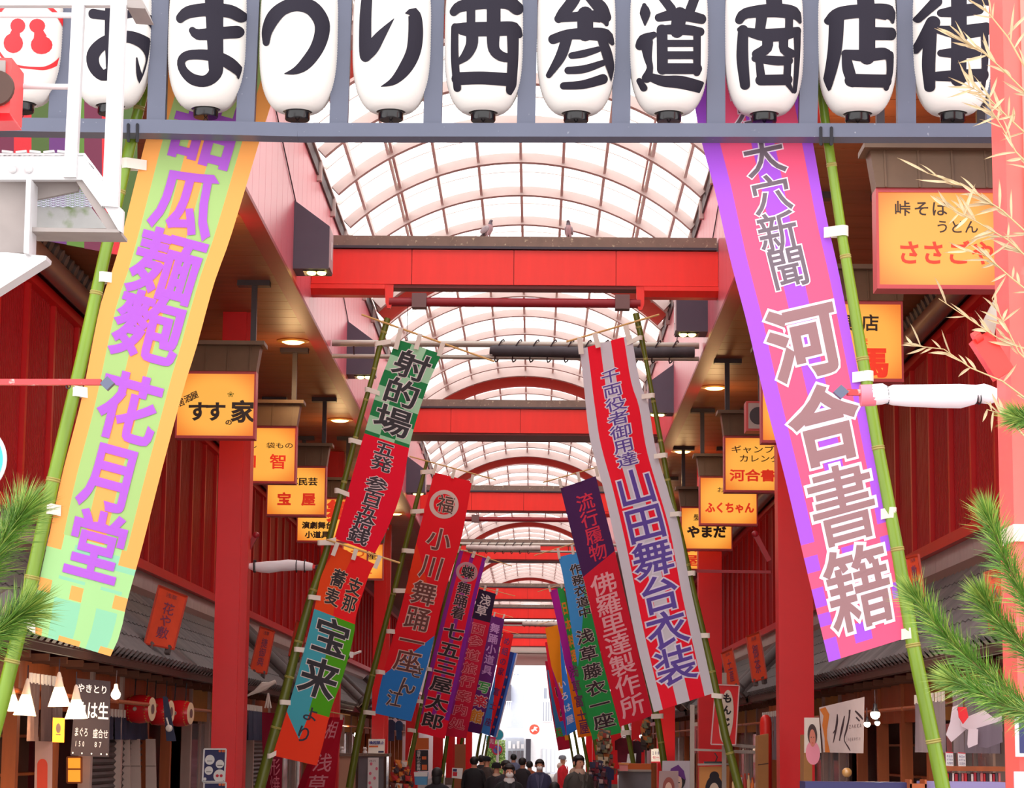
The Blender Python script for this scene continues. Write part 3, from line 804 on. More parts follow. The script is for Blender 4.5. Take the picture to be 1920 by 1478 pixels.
Y1B = 15.16
pole('thick bright green bamboo pole leaning at the far left, tied to the lantern frame', [(305, 20), (252, 240), (196, 480), (150, 690), (100, 900), (52, 1120), (8, 1300), (-40, 1478), (-110, 1720), (-180, 1960)], Y1B,
     [0.034, 0.037, 0.040, 0.043, 0.044, 0.046, 0.048, 0.05, 0.052, 0.052], [(270, 186), (229, 362), (186, 535), (143, 716), (101, 889), (60, 1074), (20, 1248), (-28, 1436)], M_BAM)
pole('thick bright green bamboo pole leaning at the right, tied to the lantern frame', [(1527, 60), (1549, 240), (1580, 450), (1612, 640), (1646, 840), (1682, 1030), (1712, 1210), (1750, 1390), (1768, 1478), (1826, 1740), (1875, 1950)], Y1B,
     [0.028, 0.031, 0.034, 0.038, 0.041, 0.043, 0.045, 0.046, 0.047, 0.05, 0.05], [(1557, 314), (1587, 484), (1619, 661), (1649, 841), (1682, 1021), (1713, 1200), (1747, 1377)], M_BAM)
def wrap(label, cx, cy, w):
    t = thing('rope_tie', label, 'rope', tuple(at(cx, cy, YF)))
    for dx in (-w / 2, w / 2):
        P4 = [at(cx + dx, cy - 12, YF - 0.087), at(cx + dx, cy + 18, YF - 0.087), at(cx + dx * 0.9, cy + 19, YF + 0.2), at(cx + dx * 0.9, cy - 13, YF + 0.2), at(cx + dx, cy - 12, YF - 0.087)]
        MB().tube(P4, 0.011, 6).build('rope_turn', M_ROPE, t)
wrap('black rope lashing the left bamboo pole to the lantern frame', 249, 246, 17)
wrap('black rope lashing the right bamboo pole to the lantern frame', 1549, 252, 20)

# 1: orange and green striped banner, purple lettering
OR, GRN, LG, TEA = (244, 168, 92), (164, 198, 124), (164, 212, 144), (142, 206, 168)
lay = [(GRN, us_(.15, .38)), (GRN, us_(.60, .85)), (LG, vs__(.845, 2))]
lay += [(TEA, rc(.2, .5, .905, 2)), (TEA, rc(.68, .92, .905, 2)), (TEA, rc(.30, 1.0, .855, .877)), (OR, rc(0, .16, .845, .868)), (OR, rc(.80, 1.01, .845, .868)), (LG, rc(0, 1, .91, .938)),
        (OR, rc(-.1, .14, .915, .935)), (OR, rc(.36, .60, .915, .936)), (OR, rc(.85, 1.1, .912, .932)), (LG, rc(.5, .68, .9, 1.1)), (OR, rc(.33, .6, .992, 1.1)), (OR, rc(-.1, .12, .99, 1.1)), (OR, rc(.84, 1.1, .99, 1.1))]
LL = [(356, -50), (303, 152), (274, 260), (249, 360), (217, 487), (190, 566), (152, 752), (117, 888), (95, 991), (68, 1120), (60, 1187)]
RR_ = [(566, 5), (507, 200), (488, 260), (431, 449), (401, 533), (368, 653), (347, 720), (303, 883), (265, 1032), (238, 1130), (225, 1190), (207, 1231)]
PUR_ = (166, 82, 198)
tx = [('\u751c', .52, .22, .66, .098, 0), ('\u74dc', .5, .325, .62, .10, 0), ('\u9eba', .50, .423, .68, .105, 0), ('\u9ead', .50, .518, .68, .105, 0), ('\u82b1', .50, .640, .66, .105, 0), ('\u6708', .50, .745, .62, .105, 0), ('\u5802', .52, .85, .64, .108, 0)]
nobori('tall orange and green striped banner with purple lettering, on the far left pole', LL, RR_, Y1B, OR, lay, [(tx, PUR_, .028, None, 0)], wave=.012,
       loops=[(240, 308, 275, 310), (195, 521, 214, 521), (145, 735, 166, 737), (96, 955, 114, 958), (50, 1165, 66, 1180)], loopw=20, loopr=14)
# 2: purple and pink banner, taupe lettering with white outline
PK, VI = (244, 96, 136), (172, 92, 230)
lay = [(VI, us_(-.1, .16)), (VI, us_(.44, .65)), (VI, us_(.90, 1.1)), (PK, vs__(.86, 2)), (PK, vs__(.815, .835)),
       (VI, rc(-.1, .14, .885, .915)), (VI, rc(.9, 1.1, .84, .86)), (VI, rc(.93, 1.1, .91, .935)), (VI, rc(-.1, .16, .965, 1.1)), (VI, rc(.38, .60, .955, .985)), (VI, rc(-.1, .15, .925, .945)), (PK, rc(-.1, .15, .945, .962))]
LL = [(1284, 60), (1310, 241), (1341, 360), (1370, 490), (1400, 604), (1427, 720), (1473, 901), (1508, 1050), (1532, 1150), (1554, 1242)]
RR_ = [(1478, 20), (1521, 250), (1548, 400), (1573, 512), (1595, 625), (1614, 723), (1647, 899), (1663, 991), (1680, 1085), (1697, 1197)]
GT, WH = (150, 112, 116), (250, 240, 252)
sm = [('\u4eac', .50, .135, .36, .06, 0), ('\u5927', .53, .215, .40, .065, 0), ('\u7a74', .52, .275, .40, .064, 0), ('\u65b0', .51, .335, .40, .066, 0), ('\u805e', .53, .392, .40, .068, 0)]
bg_ = [('\u6cb3', .52, .51, .72, .118, 0), ('\u5408', .55, .643, .74, .125, 0), ('\u66f8', .56, .77, .78, .128, 0), ('\u7c4d', .55, .902, .82, .135, 0)]
nobori('tall purple and pink banner with taupe white-outlined lettering, on the right front pole', LL, RR_, Y1B, PK, lay, [(sm, (112, 98, 110), .012, WH, .042), (bg_[:2], GT, .034, WH, .066), (bg_[2:], GT, .012, WH, .05)], wave=.012,
       loops=[(1515, 205, 1500, 178), (1578, 434, 1545, 436), (1625, 706, 1598, 708), (1668, 962, 1650, 965), (1704, 1188, 1690, 1190)], loopw=20, loopr=13)

# second row of poles
Y2 = 29.0
pole('slim olive bamboo pole leaning on the left behind the striped banner', [(727, 597), (712, 650), (700, 700), (672, 800), (640, 925), (610, 1040), (583, 1120), (555, 1220), (530, 1320), (505, 1410), (487, 1478), (440, 1660)], Y2,
     [.040, .036, .03, .034, .038, .042, .05, .056, .062, .066, .068, .072], [(719, 628), (704, 688), (689, 745), (668, 815), (645, 905), (585, 1112), (562, 1200), (540, 1275), (518, 1360)])
nobori('banner checked green and white above red with black outlined lettering, left', [(744, 636), (711, 720), (681, 820), (651, 926), (627, 1010)], [(828, 664), (803, 720), (771, 823), (752, 923), (727, 991), (703, 1038)], Y2 - .05,
       (40, 132, 76), [((166, 216, 178), vs__(-1, .48), (3, 13.2)), ((238, 20, 52), vs__(.472, 2))],
       [([('\u5c04', .52, .095, .80, .135, 0), ('\u7684', .52, .232, .80, .135, 0), ('\u5834', .52, .372, .84, .14, 0)], (48, 42, 48), .020, (236, 226, 226), .044),
        ([('\u4e94', .5, .515, .44, .075, 0), ('\u767a', .5, .588, .44, .075, 0), ('\u53c2', .5, .69, .44, .075, 0), ('\u767e', .5, .757, .42, .072, 0), ('\u4e94', .5, .82, .42, .07, 0), ('\u62fe', .5, .885, .46, .075, 0), ('\u92ad', .5, .95, .48, .078, 0)], (60, 46, 56), .02, (236, 218, 222), .052)],
       loops=[(708, 645, 733, 640), (690, 731, 712, 738), (659, 826, 684, 832), (633, 920, 655, 928), (607, 1018, 630, 1012)], stick=[(678, 590), (927, 678)], tabs=[(752, 614, 742, 655), (788, 626, 780, 655), (831, 642, 823, 668)], tabw=9)
nobori('short orange, teal and green banner with a big black two character name, lower left', [(632, 1024), (603, 1078), (589, 1143), (565, 1240), (540, 1327), (511, 1417)], [(702, 1058), (692, 1078), (668, 1154), (665, 1181), (657, 1219), (640, 1278), (621, 1330), (605, 1398), (594, 1436)], Y2 - .07,
       (236, 74, 28), [((240, 34, 40), rc(.46, 1.1, -.1, .30)), ((72, 168, 186), rc(-.1, .56, .30, 2)), ((80, 164, 26), rc(.50, 1.1, .30, .76)), ((238, 62, 34), [(1, .6, -.99), (0, 1, -.765)]), ((238, 62, 34), [(-.24, 1, -.79)])],
       [([('\u652f', .78, .13, .34, .085, 0), ('\u90a3', .78, .215, .34, .085, 0), ('\u854e', .38, .125, .34, .085, 0), ('\u9ea6', .36, .215, .34, .085, 0)], (44, 34, 40), .02, (236, 190, 160), .05),
        ([('\u5b9d', .52, .40, .86, .18, 0), ('\u6765', .50, .60, .90, .19, 0)], (40, 34, 42), .020, (226, 214, 210), .042),
        ([('\u3088', .56, .77, .42, .075, 0), ('\u308a', .52, .87, .40, .085, 0)], (44, 40, 56), .012, None, 0)],
       loops=[(601, 1018, 627, 1018), (583, 1120, 601, 1122), (557, 1218, 578, 1220), (530, 1317, 545, 1318), (507, 1418, 518, 1412)], stick=[(612, 1012), (750, 1056)], tabs=[(633, 1018, 624, 1042), (668, 1030, 662, 1050), (713, 1042, 703, 1066)], tabw=8)
pole('slim olive bamboo pole leaning on the right behind the purple banner', [(1192, 588), (1204, 640), (1212, 680), (1232, 790), (1252, 900), (1275, 1000), (1302, 1120), (1335, 1260), (1360, 1380), (1386, 1478), (1420, 1650)], Y2,
     [.040, .036, .026, .03, .034, .038, .042, .046, .050, .054, .06], [(1197, 612), (1211, 672), (1227, 750), (1246, 825), (1262, 905), (1290, 1066), (1336, 1262), (1372, 1418)])
nobori('red and pale grey striped banner with purple outlined lettering, right of centre', [(1087, 655), (1094, 717), (1104, 811), (1112, 848), (1131, 915), (1156, 1026), (1167, 1078), (1194, 1208), (1226, 1336)], [(1184, 628), (1200, 717), (1215, 757), (1231, 848), (1272, 983), (1294, 1099), (1313, 1186), (1338, 1300)], Y2 - .05,
       (206, 200, 210), [((240, 26, 50), us_(.15, .39)), ((240, 26, 50), us_(.60, .85))],
       [(column('\u5343\u4e21\u5f79\u8005\u5fa1\u7528\u9054', .5, .075, .345, .36), (92, 64, 150), .008, (226, 218, 232), .06),
        (column('\u5c71\u7530\u821e\u53f0\u8863\u88c5', .51, .355, .945, .66, .98), (92, 64, 156), .014, (226, 216, 232), .052)], wave=.03, tr=.25,
       loops=[(1199, 634, 1175, 644), (1222, 742, 1203, 744), (1246, 854, 1226, 856), (1272, 964, 1256, 965), (1298, 1075, 1284, 1076), (1325, 1192, 1311, 1192), (1350, 1306, 1334, 1304)], stick=[(1062, 641), (1236, 590)], tabs=[(1087, 633, 1090, 664), (1115, 625, 1122, 652), (1173, 610, 1180, 640)], tabw=10)

Y3 = 44.0
pole('slim bamboo pole behind the checked banner, second row left', [(801, 864), (780, 945), (748, 1072), (715, 1200), (690, 1300), (672, 1380), (655, 1478)], Y3, [.03, .045, .05, .055, .06, .066, .07], [(775, 965), (735, 1120), (700, 1262)])
nobori('red banner with a ringed character and a blue lower corner, left of centre', [(814, 886), (786, 996), (757, 1120), (716, 1273), (703, 1338)], [(885, 903), (863, 1018), (836, 1105), (803, 1241), (771, 1353)], Y3 - .06,
       (236, 30, 44), [((238, 60, 30), vs__(.25, .5)), ((236, 30, 44), [(1, -3.4, 1.0)]), ((52, 132, 216), [(.20, 1, -.862 + .02)]), ((52, 132, 216), vs__(.86, 2))],
       [([('\u798f', .47, .115, .44, .075, 0)], (92, 60, 56), .012, (226, 200, 190), .04), ([('\u25cb', .47, .115, .92, .150, 0)], (214, 196, 190), .012, None, 0),
        ([('\u5c0f', .5, .26, .58, .095, 0), ('\u5ddd', .5, .375, .58, .10, 0), ('\u821e', .48, .485, .66, .10, 0), ('\u8e0a', .48, .59, .66, .10, 0), ('\u4e00', .48, .685, .66, .08, 0), ('\u5ea7', .5, .765, .66, .095, 0)], (112, 60, 56), .012, (226, 192, 182), .045),
        ([('\u3055', .80, .80, .34, .055, 0), ('\u3093', .62, .865, .5, .08, -20), ('\u6c5f', .42, .925, .42, .07, 0)], (88, 58, 60), .012, (220, 196, 180), .045)],
       loops=[(795, 886, 812, 884), (776, 960, 795, 958), (760, 1033, 777, 1034), (744, 1108, 761, 1108), (731, 1184, 742, 1185), (711, 1260, 722, 1262), (688, 1336, 704, 1338)], stick=[(768, 856), (930, 900)], tabs=[(818, 870, 812, 890), (852, 880, 848, 897), (887, 890, 884, 906)], tabw=6, loopw=8, loopr=7)
pole('slim bamboo pole behind the red striped banner, second row right', [(1146, 940), (1180, 1120), (1205, 1240), (1233, 1350), (1252, 1478)], Y3, [.03, .045, .05, .06, .066], [(1240, 1400)])
nobori('dark purple and crimson banner with pale lettering beside the red striped one', [(1051, 916), (1066, 977), (1083, 1045), (1099, 1105), (1131, 1241), (1162, 1363)], [(1117, 893), (1134, 960), (1152, 1030), (1175, 1130), (1205, 1260), (1224, 1342)], Y3 - .06,
       (78, 40, 92), [((224, 34, 58), [(.06, 1, -.372)])],
       [([(c, .56, v, .50, .072, 0) for c, v in zip('\u6d41\u884c\u5c65\u7269', (.085, .155, .225, .295))], (224, 40, 76), .012, None, 0),
        ([(c, .50, v, .74, .090, 0) for c, v in zip('\u4f5b\u7f85\u91cc\u9054\u88fd\u4f5c\u6240', (.425, .51, .595, .68, .765, .85, .935))], (246, 176, 186), .014, None, 0)],
       loops=[(1238, 1343, 1221, 1344)], stick=[(1018, 905), (1120, 876)], tabs=[(1049, 898, 1052, 915), (1083, 885, 1087, 904), (1117, 874, 1121, 894)], tabw=6)
Y4 = 60.0
pole('slim bamboo pole under the red and purple banner', [(864, 1020), (830, 1150), (800, 1280), (770, 1420), (758, 1478)], Y4, [.03, .045, .055, .066, .07], [(790, 1330)])
nobori('red and purple striped banner with a ringed butterfly character and dark lettering', [(862, 1032), (846, 1090), (811, 1230), (776, 1372)], [(912, 1046), (893, 1120), (865, 1250), (834, 1386)], Y4 - .06,
       (238, 28, 56), [((150, 44, 150), us_(-.1, .14)), ((150, 44, 150), us_(.42, .56)), ((140, 40, 160), us_(.86, 1.1)), ((238, 28, 56), vs__(.90, 2))],
       [([('\u8776', .50, .10, .5, .07, 0)], (40, 30, 36), .02, (226, 186, 186), .05), ([('\u25cb', .50, .10, 1.0, .135, 0)], (200, 150, 160), .014, None, 0),
        ([('\u821e', .5, .19, .5, .07, 0), ('\u8e0a', .5, .258, .5, .07, 0), ('\u7740', .5, .325, .5, .07, 0)], (60, 40, 50), .018, (222, 180, 186), .05),
        ([(c, .5, v, .74, .088, 0) for c, v in zip('\u4e03\u4e94\u4e09\u5c4b\u592a\u90ce', (.43, .53, .625, .72, .82, .92))], (46, 36, 44), .022, (222, 180, 186), .055)],
       loops=[(769, 1369, 780, 1371), (786, 1315, 793, 1316), (803, 1255, 811, 1256)], stick=[(850, 1026), (960, 1062)], tabs=[(862, 1024, 857, 1036), (890, 1034, 886, 1046), (917, 1044, 911, 1056)], tabw=6, loopw=7, loopr=5)
nobori('sky blue and green banner with black lettering beside the crimson one', [(1047, 1045), (1055, 1078), (1077, 1213), (1093, 1303), (1111, 1388)], [(1082, 1036), (1102, 1120), (1125, 1220), (1148, 1310), (1166, 1374)], Y4 - .06,
       (72, 156, 226), [((46, 156, 78), [(.43, 1, -.60)])],
       [([(c, .72, v, .62, .058, 0) for c, v in zip('\u4f5c\u52d9\u8863\u9053\u4e2d', (.085, .145, .205, .265, .325))], (40, 36, 40), .02, (214, 196, 190), .05),
        ([(c, .52, v, .76, .082, 0) for c, v in zip('\u6d45\u8349\u85e4\u8863\u4e00\u5ea7', (.45, .545, .64, .735, .825, .915))], (56, 36, 44), .02, (220, 196, 196), .05)],
       loops=[(1178, 1374, 1164, 1375)], stick=[(1002, 1042), (1080, 1018)], tabs=[(1046, 1028, 1049, 1048), (1072, 1022, 1075, 1040)], tabw=5)
pole('slim bamboo pole under the sky blue banner', [(1103, 1060), (1150, 1250), (1178, 1380), (1196, 1478)], Y4, [.03, .045, .06, .066])
Y5 = 76.0
nobori('crimson banner with a navy head and pink outlined lettering, left row', [(898, 1104), (884, 1162), (860, 1270), (834, 1380)], [(930, 1114), (920, 1162), (896, 1280), (874, 1385)], Y5,
       (214, 30, 64), [((52, 34, 60), vs__(-1, .20)), ((150, 40, 130), rc(-.1, .12, .2, .85))],
       [([('\u6d45', .5, .06, .62, .075, 0), ('\u8349', .42, .135, .66, .075, 0)], (226, 206, 206), .02, None, 0),
        ([(c, .45, v, .74, .078, 0) for c, v in zip('\u897f\u53c2\u9053\u65c5\u884c\u6848\u5185\u51e6', (.26, .345, .44, .53, .62, .72, .815, .91))], (206, 30, 60), .012, (240, 150, 160), .05)], stick=[(880, 1096), (966, 1118)], tabs=[(911, 1098, 908, 1108), (933, 1104, 930, 1116)], tabw=4, wave=.05)
nobori('magenta and green banner with orange lettering, right row', [(1031, 1108), (1045, 1170), (1064, 1270), (1084, 1384)], [(1056, 1100), (1075, 1190), (1092, 1290), (1110, 1380)], Y5,
       (176, 34, 150), [((50, 156, 72), us_(.55, 1.1)), ((240, 120, 20), [(-.5, 1, -.50)])],
       [([(c, .78, v, .42, .09, 0) for c, v in zip('\u65e5\u672c\u6599\u7406', (.14, .25, .36, .46))], (240, 130, 30), .03, None, 0),
        ([(c, .55, v, .72, .085, 0) for c, v in zip('\u6d45\u8349\u5bcc\u58eb\u5c4b', (.56, .66, .76, .86, .94))], (110, 40, 90), .02, None, 0)], stick=[(1008, 1110), (1060, 1094)], tabs=[(1029, 1098, 1032, 1110), (1052, 1094, 1054, 1104)], tabw=4, wave=.05)
for lb, pts in (('thin bamboo pole among the far left banners', [(893, 1112), (850, 1300), (826, 1478)]), ('thin bamboo pole among the far right banners', [(1058, 1108), (1100, 1300), (1130, 1478)])):
    pole(lb, pts, Y5 + .1, [.03, .05, .07])
Y6 = 92.0
nobori('deep purple banner with pale upper lettering and green, red and orange lower characters', [(918, 1153), (900, 1250), (873, 1371)], [(946, 1161), (926, 1270), (901, 1377)], Y6,
       (104, 40, 112), [((84, 34, 92), vs__(.92, 2))],
       [([(c, .5, v, .66, .085, 0) for c, v in zip('\u821e\u8e0a\u5c0f\u9053\u5177', (.10, .19, .28, .37, .46))], (206, 150, 206), .02, None, 0), ([('\u5199', .52, .61, .8, .10, 0)], (60, 160, 70), .03, (230, 214, 206), .07), ([('\u697d', .5, .73, .84, .10, 0)], (222, 30, 60), .03, (236, 206, 206), .07), ([('\u9928', .48, .86, .86, .115, 0)], (236, 140, 36), .03, (240, 214, 190), .07)], stick=[(915, 1146), (962, 1158)], tabs=[(928, 1148, 926, 1157), (946, 1152, 943, 1161)], tabw=3, wave=.06)
nobori('orange, blue and magenta patterned banner, far right row', [(1022, 1178), (1034, 1250), (1062, 1380)], [(1046, 1172), (1062, 1260), (1086, 1366)], Y6,
       (240, 140, 24), [((186, 30, 120), [(-.9, 1, -.36)]), ((56, 130, 226), [(.9, 1, -1.02)])], [([(c, .5, v, .6, .08, 0) for c, v in zip('\u3044\u308d\u306f\u5c4b', (.55, .66, .77, .88))], (230, 210, 226), .02, None, 0)], stick=[(1008, 1172), (1050, 1160)], wave=.06)
Y7 = 108.0
nobori('scarlet banner with a light blue corner, seventh in the left row', [(944, 1185), (925, 1280), (901, 1374)], [(963, 1190), (942, 1290), (918, 1380)], Y7,
       (238, 36, 44), [((70, 140, 220), [(-.6, 1, -.40)])], [([(c, .5, v, .66, .08, 0) for c, v in zip('\u3081\u7d44\u306e\u5bb6\u5bcc\u58eb\u5ea7', (.08, .18, .28, .38, .58, .72, .88))], (110, 40, 100), .02, None, 0)], stick=[(940, 1180), (975, 1190)], wave=.06)
nobori('scarlet and magenta banner with a blue foot, behind the orange patterned one', [(1022, 1205), (1034, 1290), (1056, 1380)], [(1040, 1200), (1056, 1290), (1076, 1372)], Y7,
       (232, 34, 60), [((176, 34, 120), us_(.4, .7)), ((60, 130, 220), vs__(.85, 2))], [([(c, .5, v, .7, .12, 0) for c, v in zip('\u3057\u3093', (.55, .75))], (60, 40, 50), .03, (226, 200, 190), .07)], wave=.06)
Y8 = 124.0
nobori('navy banner edged in blue with small red marks, eighth in the left row', [(956, 1222), (938, 1300), (917, 1378)], [(971, 1226), (953, 1300), (932, 1383)], Y8,
       (40, 52, 120), [((66, 110, 196), us_(.55, .85)), ((214, 206, 216), us_(.85, 1.1))], [([('\u30fb', .3, v, .8, .1, 0) for v in (.3, .42, .54, .66, .78, .9)], (220, 60, 40), .06, None, 0)], wave=.06)
nobori('teal and crimson banner with a green character at its foot, far right', [(1022, 1240), (1032, 1320), (1047, 1408)], [(1040, 1240), (1056, 1320), (1069, 1404)], Y8,
       (186, 30, 60), [((60, 120, 170), rc(.1, .7, .1, .75)), ((236, 150, 40), us_(.7, 1.1)), ((186, 30, 60), vs__(.9, 2))], [([('\u5ef7', .4, .80, .7, .11, 0)], (60, 160, 70), .04, None, 0)], wave=.06)
nobori('small teal and rose banner at the end of the left row', [(912, 1380), (912, 1402)], [(930, 1383), (926, 1405)], 140.0, (90, 190, 190), [((214, 60, 110), us_(.35, 1.1))], [([('\u548c', .65, .4, .5, .5, 0)], (240, 200, 210), .03, None, 0)], wave=.02, nv=6)

for lb, pts, Y in (('thin bamboo pole of the deep purple banner', [(915, 1152), (866, 1390), (850, 1478)], 92.1), ('thin bamboo pole of the scarlet and light blue banner', [(941, 1184), (899, 1390), (884, 1478)], 108.1), ('thin bamboo pole of the navy banner edged in blue', [(953, 1222), (915, 1392), (900, 1478)], 124.1), ('thin bamboo pole of the orange and magenta patterned banner', [(1048, 1170), (1092, 1380), (1110, 1478)], 92.1),
                   ('thin bamboo pole of the scarlet and magenta banner', [(1042, 1198), (1080, 1390), (1096, 1478)], 108.1), ('thin bamboo pole of the teal and crimson banner', [(1042, 1238), (1072, 1410), (1084, 1478)], 124.1), ('thin bamboo pole of the small teal and rose banner', [(911, 1378), (900, 1440), (892, 1478)], 140.1)):
    pole(lb, pts, Y, [.04, .06, .08])
# ------------------------------------------------------------------ hanging lit shop signs
def glow_mat(name, rgb, edge, strength):
    m = bpy.data.materials.new(name); m.use_nodes = True
    nt = m.node_tree; N = nt.nodes; L = nt.links; b = N['Principled BSDF']
    tc = N.new('ShaderNodeTexCoord'); mp = N.new('ShaderNodeMapping'); gr = N.new('ShaderNodeTexGradient'); gr.gradient_type = 'SPHERICAL'
    mp.inputs['Location'].default_value = (-0.5, 0, -0.5); mp.inputs['Scale'].default_value = (0.95, 0, 0.95)
    mp.vector_type = 'POINT'
    sb = N.new('ShaderNodeVectorMath'); sb.operation = 'SUBTRACT'; sb.inputs[1].default_value = (0.5, 0.5, 0.5)
    ml = N.new('ShaderNodeVectorMath'); ml.operation = 'MULTIPLY'; ml.inputs[1].default_value = (1.15, 0.0, 1.15)
    L.new(tc.outputs['Generated'], sb.inputs[0]); L.new(sb.outputs[0], ml.inputs[0]); L.new(ml.outputs[0], gr.inputs['Vector'])
    mr = N.new('ShaderNodeMapRange'); mr.interpolation_type = 'SMOOTHSTEP'; mr.inputs['From Min'].default_value = 0.12; mr.inputs['From Max'].default_value = 0.62
    L.new(gr.outputs['Fac'], mr.inputs['Value'])
    mx = N.new('ShaderNodeMix'); mx.data_type = 'RGBA'; mx.inputs['A'].default_value = lin(edge); mx.inputs['B'].default_value = lin(rgb)
    L.new(mr.outputs['Result'], mx.inputs['Factor']); L.new(mx.outputs['Result'], b.inputs['Emission Color'])
    b.inputs['Base Color'].default_value = lin((120, 80, 40)); b.inputs['Emission Strength'].default_value = strength; b.inputs['Roughness'].default_value = 0.4
    return m
M_AMB = glow_mat('amber_lit_sign_face', (255, 178, 70), (236, 112, 22), 0.62)
M_FRM = mat('pink_red_sign_frame', (196, 66, 72), 0.4)
M_HOOD = mat('brown_sign_hood_metal', (108, 82, 62), 0.45, vary=0.1, scale=4)
M_HANG = mat('dark_hanger_steel', (62, 52, 60), 0.45)
SB = CZ + 3.85
def shop_sign(label, s, Y, texts, h=0.87, w=1.02):
    xi = -3.6 if s < 0 else 2.87
    x0, x1 = (xi - w, xi) if s < 0 else (xi, xi + w)
    root = thing('hanging_sign', label, 'sign', ((x0 + x1) / 2, Y, SB), 'lit amber shop signs under the arcade')
    f = 0.035; D = 0.24
    fb = MB()
    fb.box((x0, Y, SB), (x1, Y + D, SB + f)); fb.box((x0, Y, SB + h - f), (x1, Y + D, SB + h))
    fb.box((x0, Y, SB + f), (x0 + f * .6, Y + D, SB + h - f)); fb.box((x1 - f * .6, Y, SB + f), (x1, Y + D, SB + h - f))
    fb.build('sign_frame', M_FRM, root)
    MB().box((x0 + f * .6, Y + 0.012, SB + f), (x1 - f * .6, Y + 0.03, SB + h - f)).build('lit_face', M_AMB, root)
    MB().box((x0 + f * .6, Y + D - 0.03, SB + f), (x1 - f * .6, Y + D - 0.012, SB + h - f)).build('lit_face', M_AMB, root)
    for chars, rgb, b in texts:
        fn = lambda u, v, n: Vector((x0 + (x1 - x0) * u, Y + 0.008 - n, SB + h * (1 - v)))
        put_text(MB(), chars, fn, b, rx=3).build('lettering', mat('sign_ink_%d_%d_%d' % rgb, rgb, 0.5, emit=0.0 if rgb[0] < 150 else 0.35), root, fix=False)
    zt = SB + h
    hb = MB()
    hb.slab([(x0 - 0.0, Y - 0.03, zt), (x1 + 0.0, Y - 0.03, zt), (x1 + 0.04, Y + 0.04, zt + 0.34), (x0 - 0.04, Y + 0.04, zt + 0.34)], (0, D + 0.02, 0))
    hb.build('hood', M_HOOD, root)
    for k in range(4):
        x = x0 + (x1 - x0) * (0.08 + 0.28 * k)
        MB().bar((x, Y - 0.035, zt), (x, Y + 0.035, zt + 0.34), 0.018, 0.016, up=(0, 1, 0)).build('hood_seam', M_HOOD, root)
    MB().box((x0 - 0.1, Y - 0.06, zt + 0.34), (x1 + 0.1, Y + D + 0.1, zt + 0.39)).build('hood_cap', M_HOOD, root)
    for xp in ((xi + s * 0.06), (xi + s * (w - 0.1))):
        MB().box((xp - 0.035, Y + 0.07, zt + 0.39), (xp + 0.035, Y + 0.14, ZS - 0.06)).build('hanger_post', M_HANG, root)
        a, b = sorted((xp + s * 0.22, xp - s * 0.2))
        MB().box((a, Y + 0.03, ZS - 0.07), (b, Y + 0.2, ZS)).build('ceiling_bar', M_HANG, root)
BK, RD = (52, 30, 24), (226, 50, 24)
T = lambda s, u0, u1, v, h, rgb, b=0.02: (rowtext(s, u0, u1, v, h), rgb, b)
shop_sign('lit amber sign with bold black lettering, in front of the first left column', -1, 29.7,
          [([('\u3059', .28, .60, .27, .30, 0), ('\u3059', .50, .60, .27, .30, 0), ('\u306e', .67, .76, .09, .09, 0), ('\u5bb6', .84, .60, .30, .34, 0)], BK, .035), ([('\u5c45', .06, .47, .1, .12, -22), ('\u9152', .15, .41, .1, .12, -22), ('\u5c4b', .23, .36, .1, .12, -22)], BK, .02), ([('\u2740', .69, .34, .1, .1, 0)], (120, 130, 30), 0.005)])
shop_sign('lit amber sign with red \u667a, half behind the first left column', -1, 34.9, [T('\u304b\u3070\u3093 \u888b\u3082\u306e', .02, .96, .34, .11, BK, .008), ([('\u548c', .30, .62, .26, .26, 0), ('\u667a', .74, .62, .26, .27, 0)], RD, .02)])
shop_sign('lit amber sign with red \u5b9d\u5c4b, third in the left row', -1, 40.0, [T('\u6d45\u8349\u6c11\u82b8', .2, .86, .31, .16, BK, .03), ([('\u5b9d', .30, .66, .24, .26, 0), ('\u5c4b', .71, .66, .24, .26, 0)], RD, .04)])
shop_sign('lit amber sign with a large red character over black lettering, fourth in the left row', -1, 45.2, [([('\u821e', .78, .30, .44, .5, 0)], RD, .04), T('\u6f14\u5287\u821e\u53f0', .1, .7, .62, .16, BK, .04), T('\u5c0f\u9053\u5177', .16, .62, .83, .16, BK, .04)])
shop_sign('lit amber sign with orange hiragana, fifth in the left row', -1, 50.3, [T('\u304b\u308f', .3, .95, .76, .24, (220, 90, 20), .02), T('\u6d45\u8349', .4, .9, .3, .2, BK)])
shop_sign('lit amber sign behind the red ringed banner, sixth in the left row', -1, 55.5, [T('\u304a\u571f\u7523', .15, .85, .35, .2, BK), T('\u5c4b', .4, .75, .7, .3, RD)])
shop_sign('large lit amber sign with red hiragana behind the dry twigs, nearest on the right', 1, 19.5,
          [([('\u5ce0', .22, .20, .14, .16, 0), ('\u305d', .38, .20, .14, .16, 0), ('\u3070', .53, .20, .14, .16, 0)], BK, .014), ([('\u3046', .55, .38, .12, .14, 0), ('\u3069', .67, .38, .12, .14, 0), ('\u3093', .79, .38, .12, .14, 0)], BK, .012), ([('\u3055', .27, .64, .2, .25, 0), ('\u3055', .47, .64, .2, .25, 0), ('\u3054', .68, .64, .2, .25, 0), ('\u3084', .88, .64, .2, .25, 0)], RD, .026)])
shop_sign('lit amber sign with red \u99ac, second on the right behind the bamboo pole', 1, 24.6, [([('\u9053', .16, .27, .19, .22, 0), ('\u5177', .40, .27, .19, .22, 0), ('\u5e97', .66, .27, .19, .22, 0)], BK, .02), ([('\u7d75', .3, .76, .34, .38, 0), ('\u99ac', .68, .76, .34, .38, 0)], RD, .045), ([('\u307e', .6, .5, .08, .1, 0)], RD, .02)])
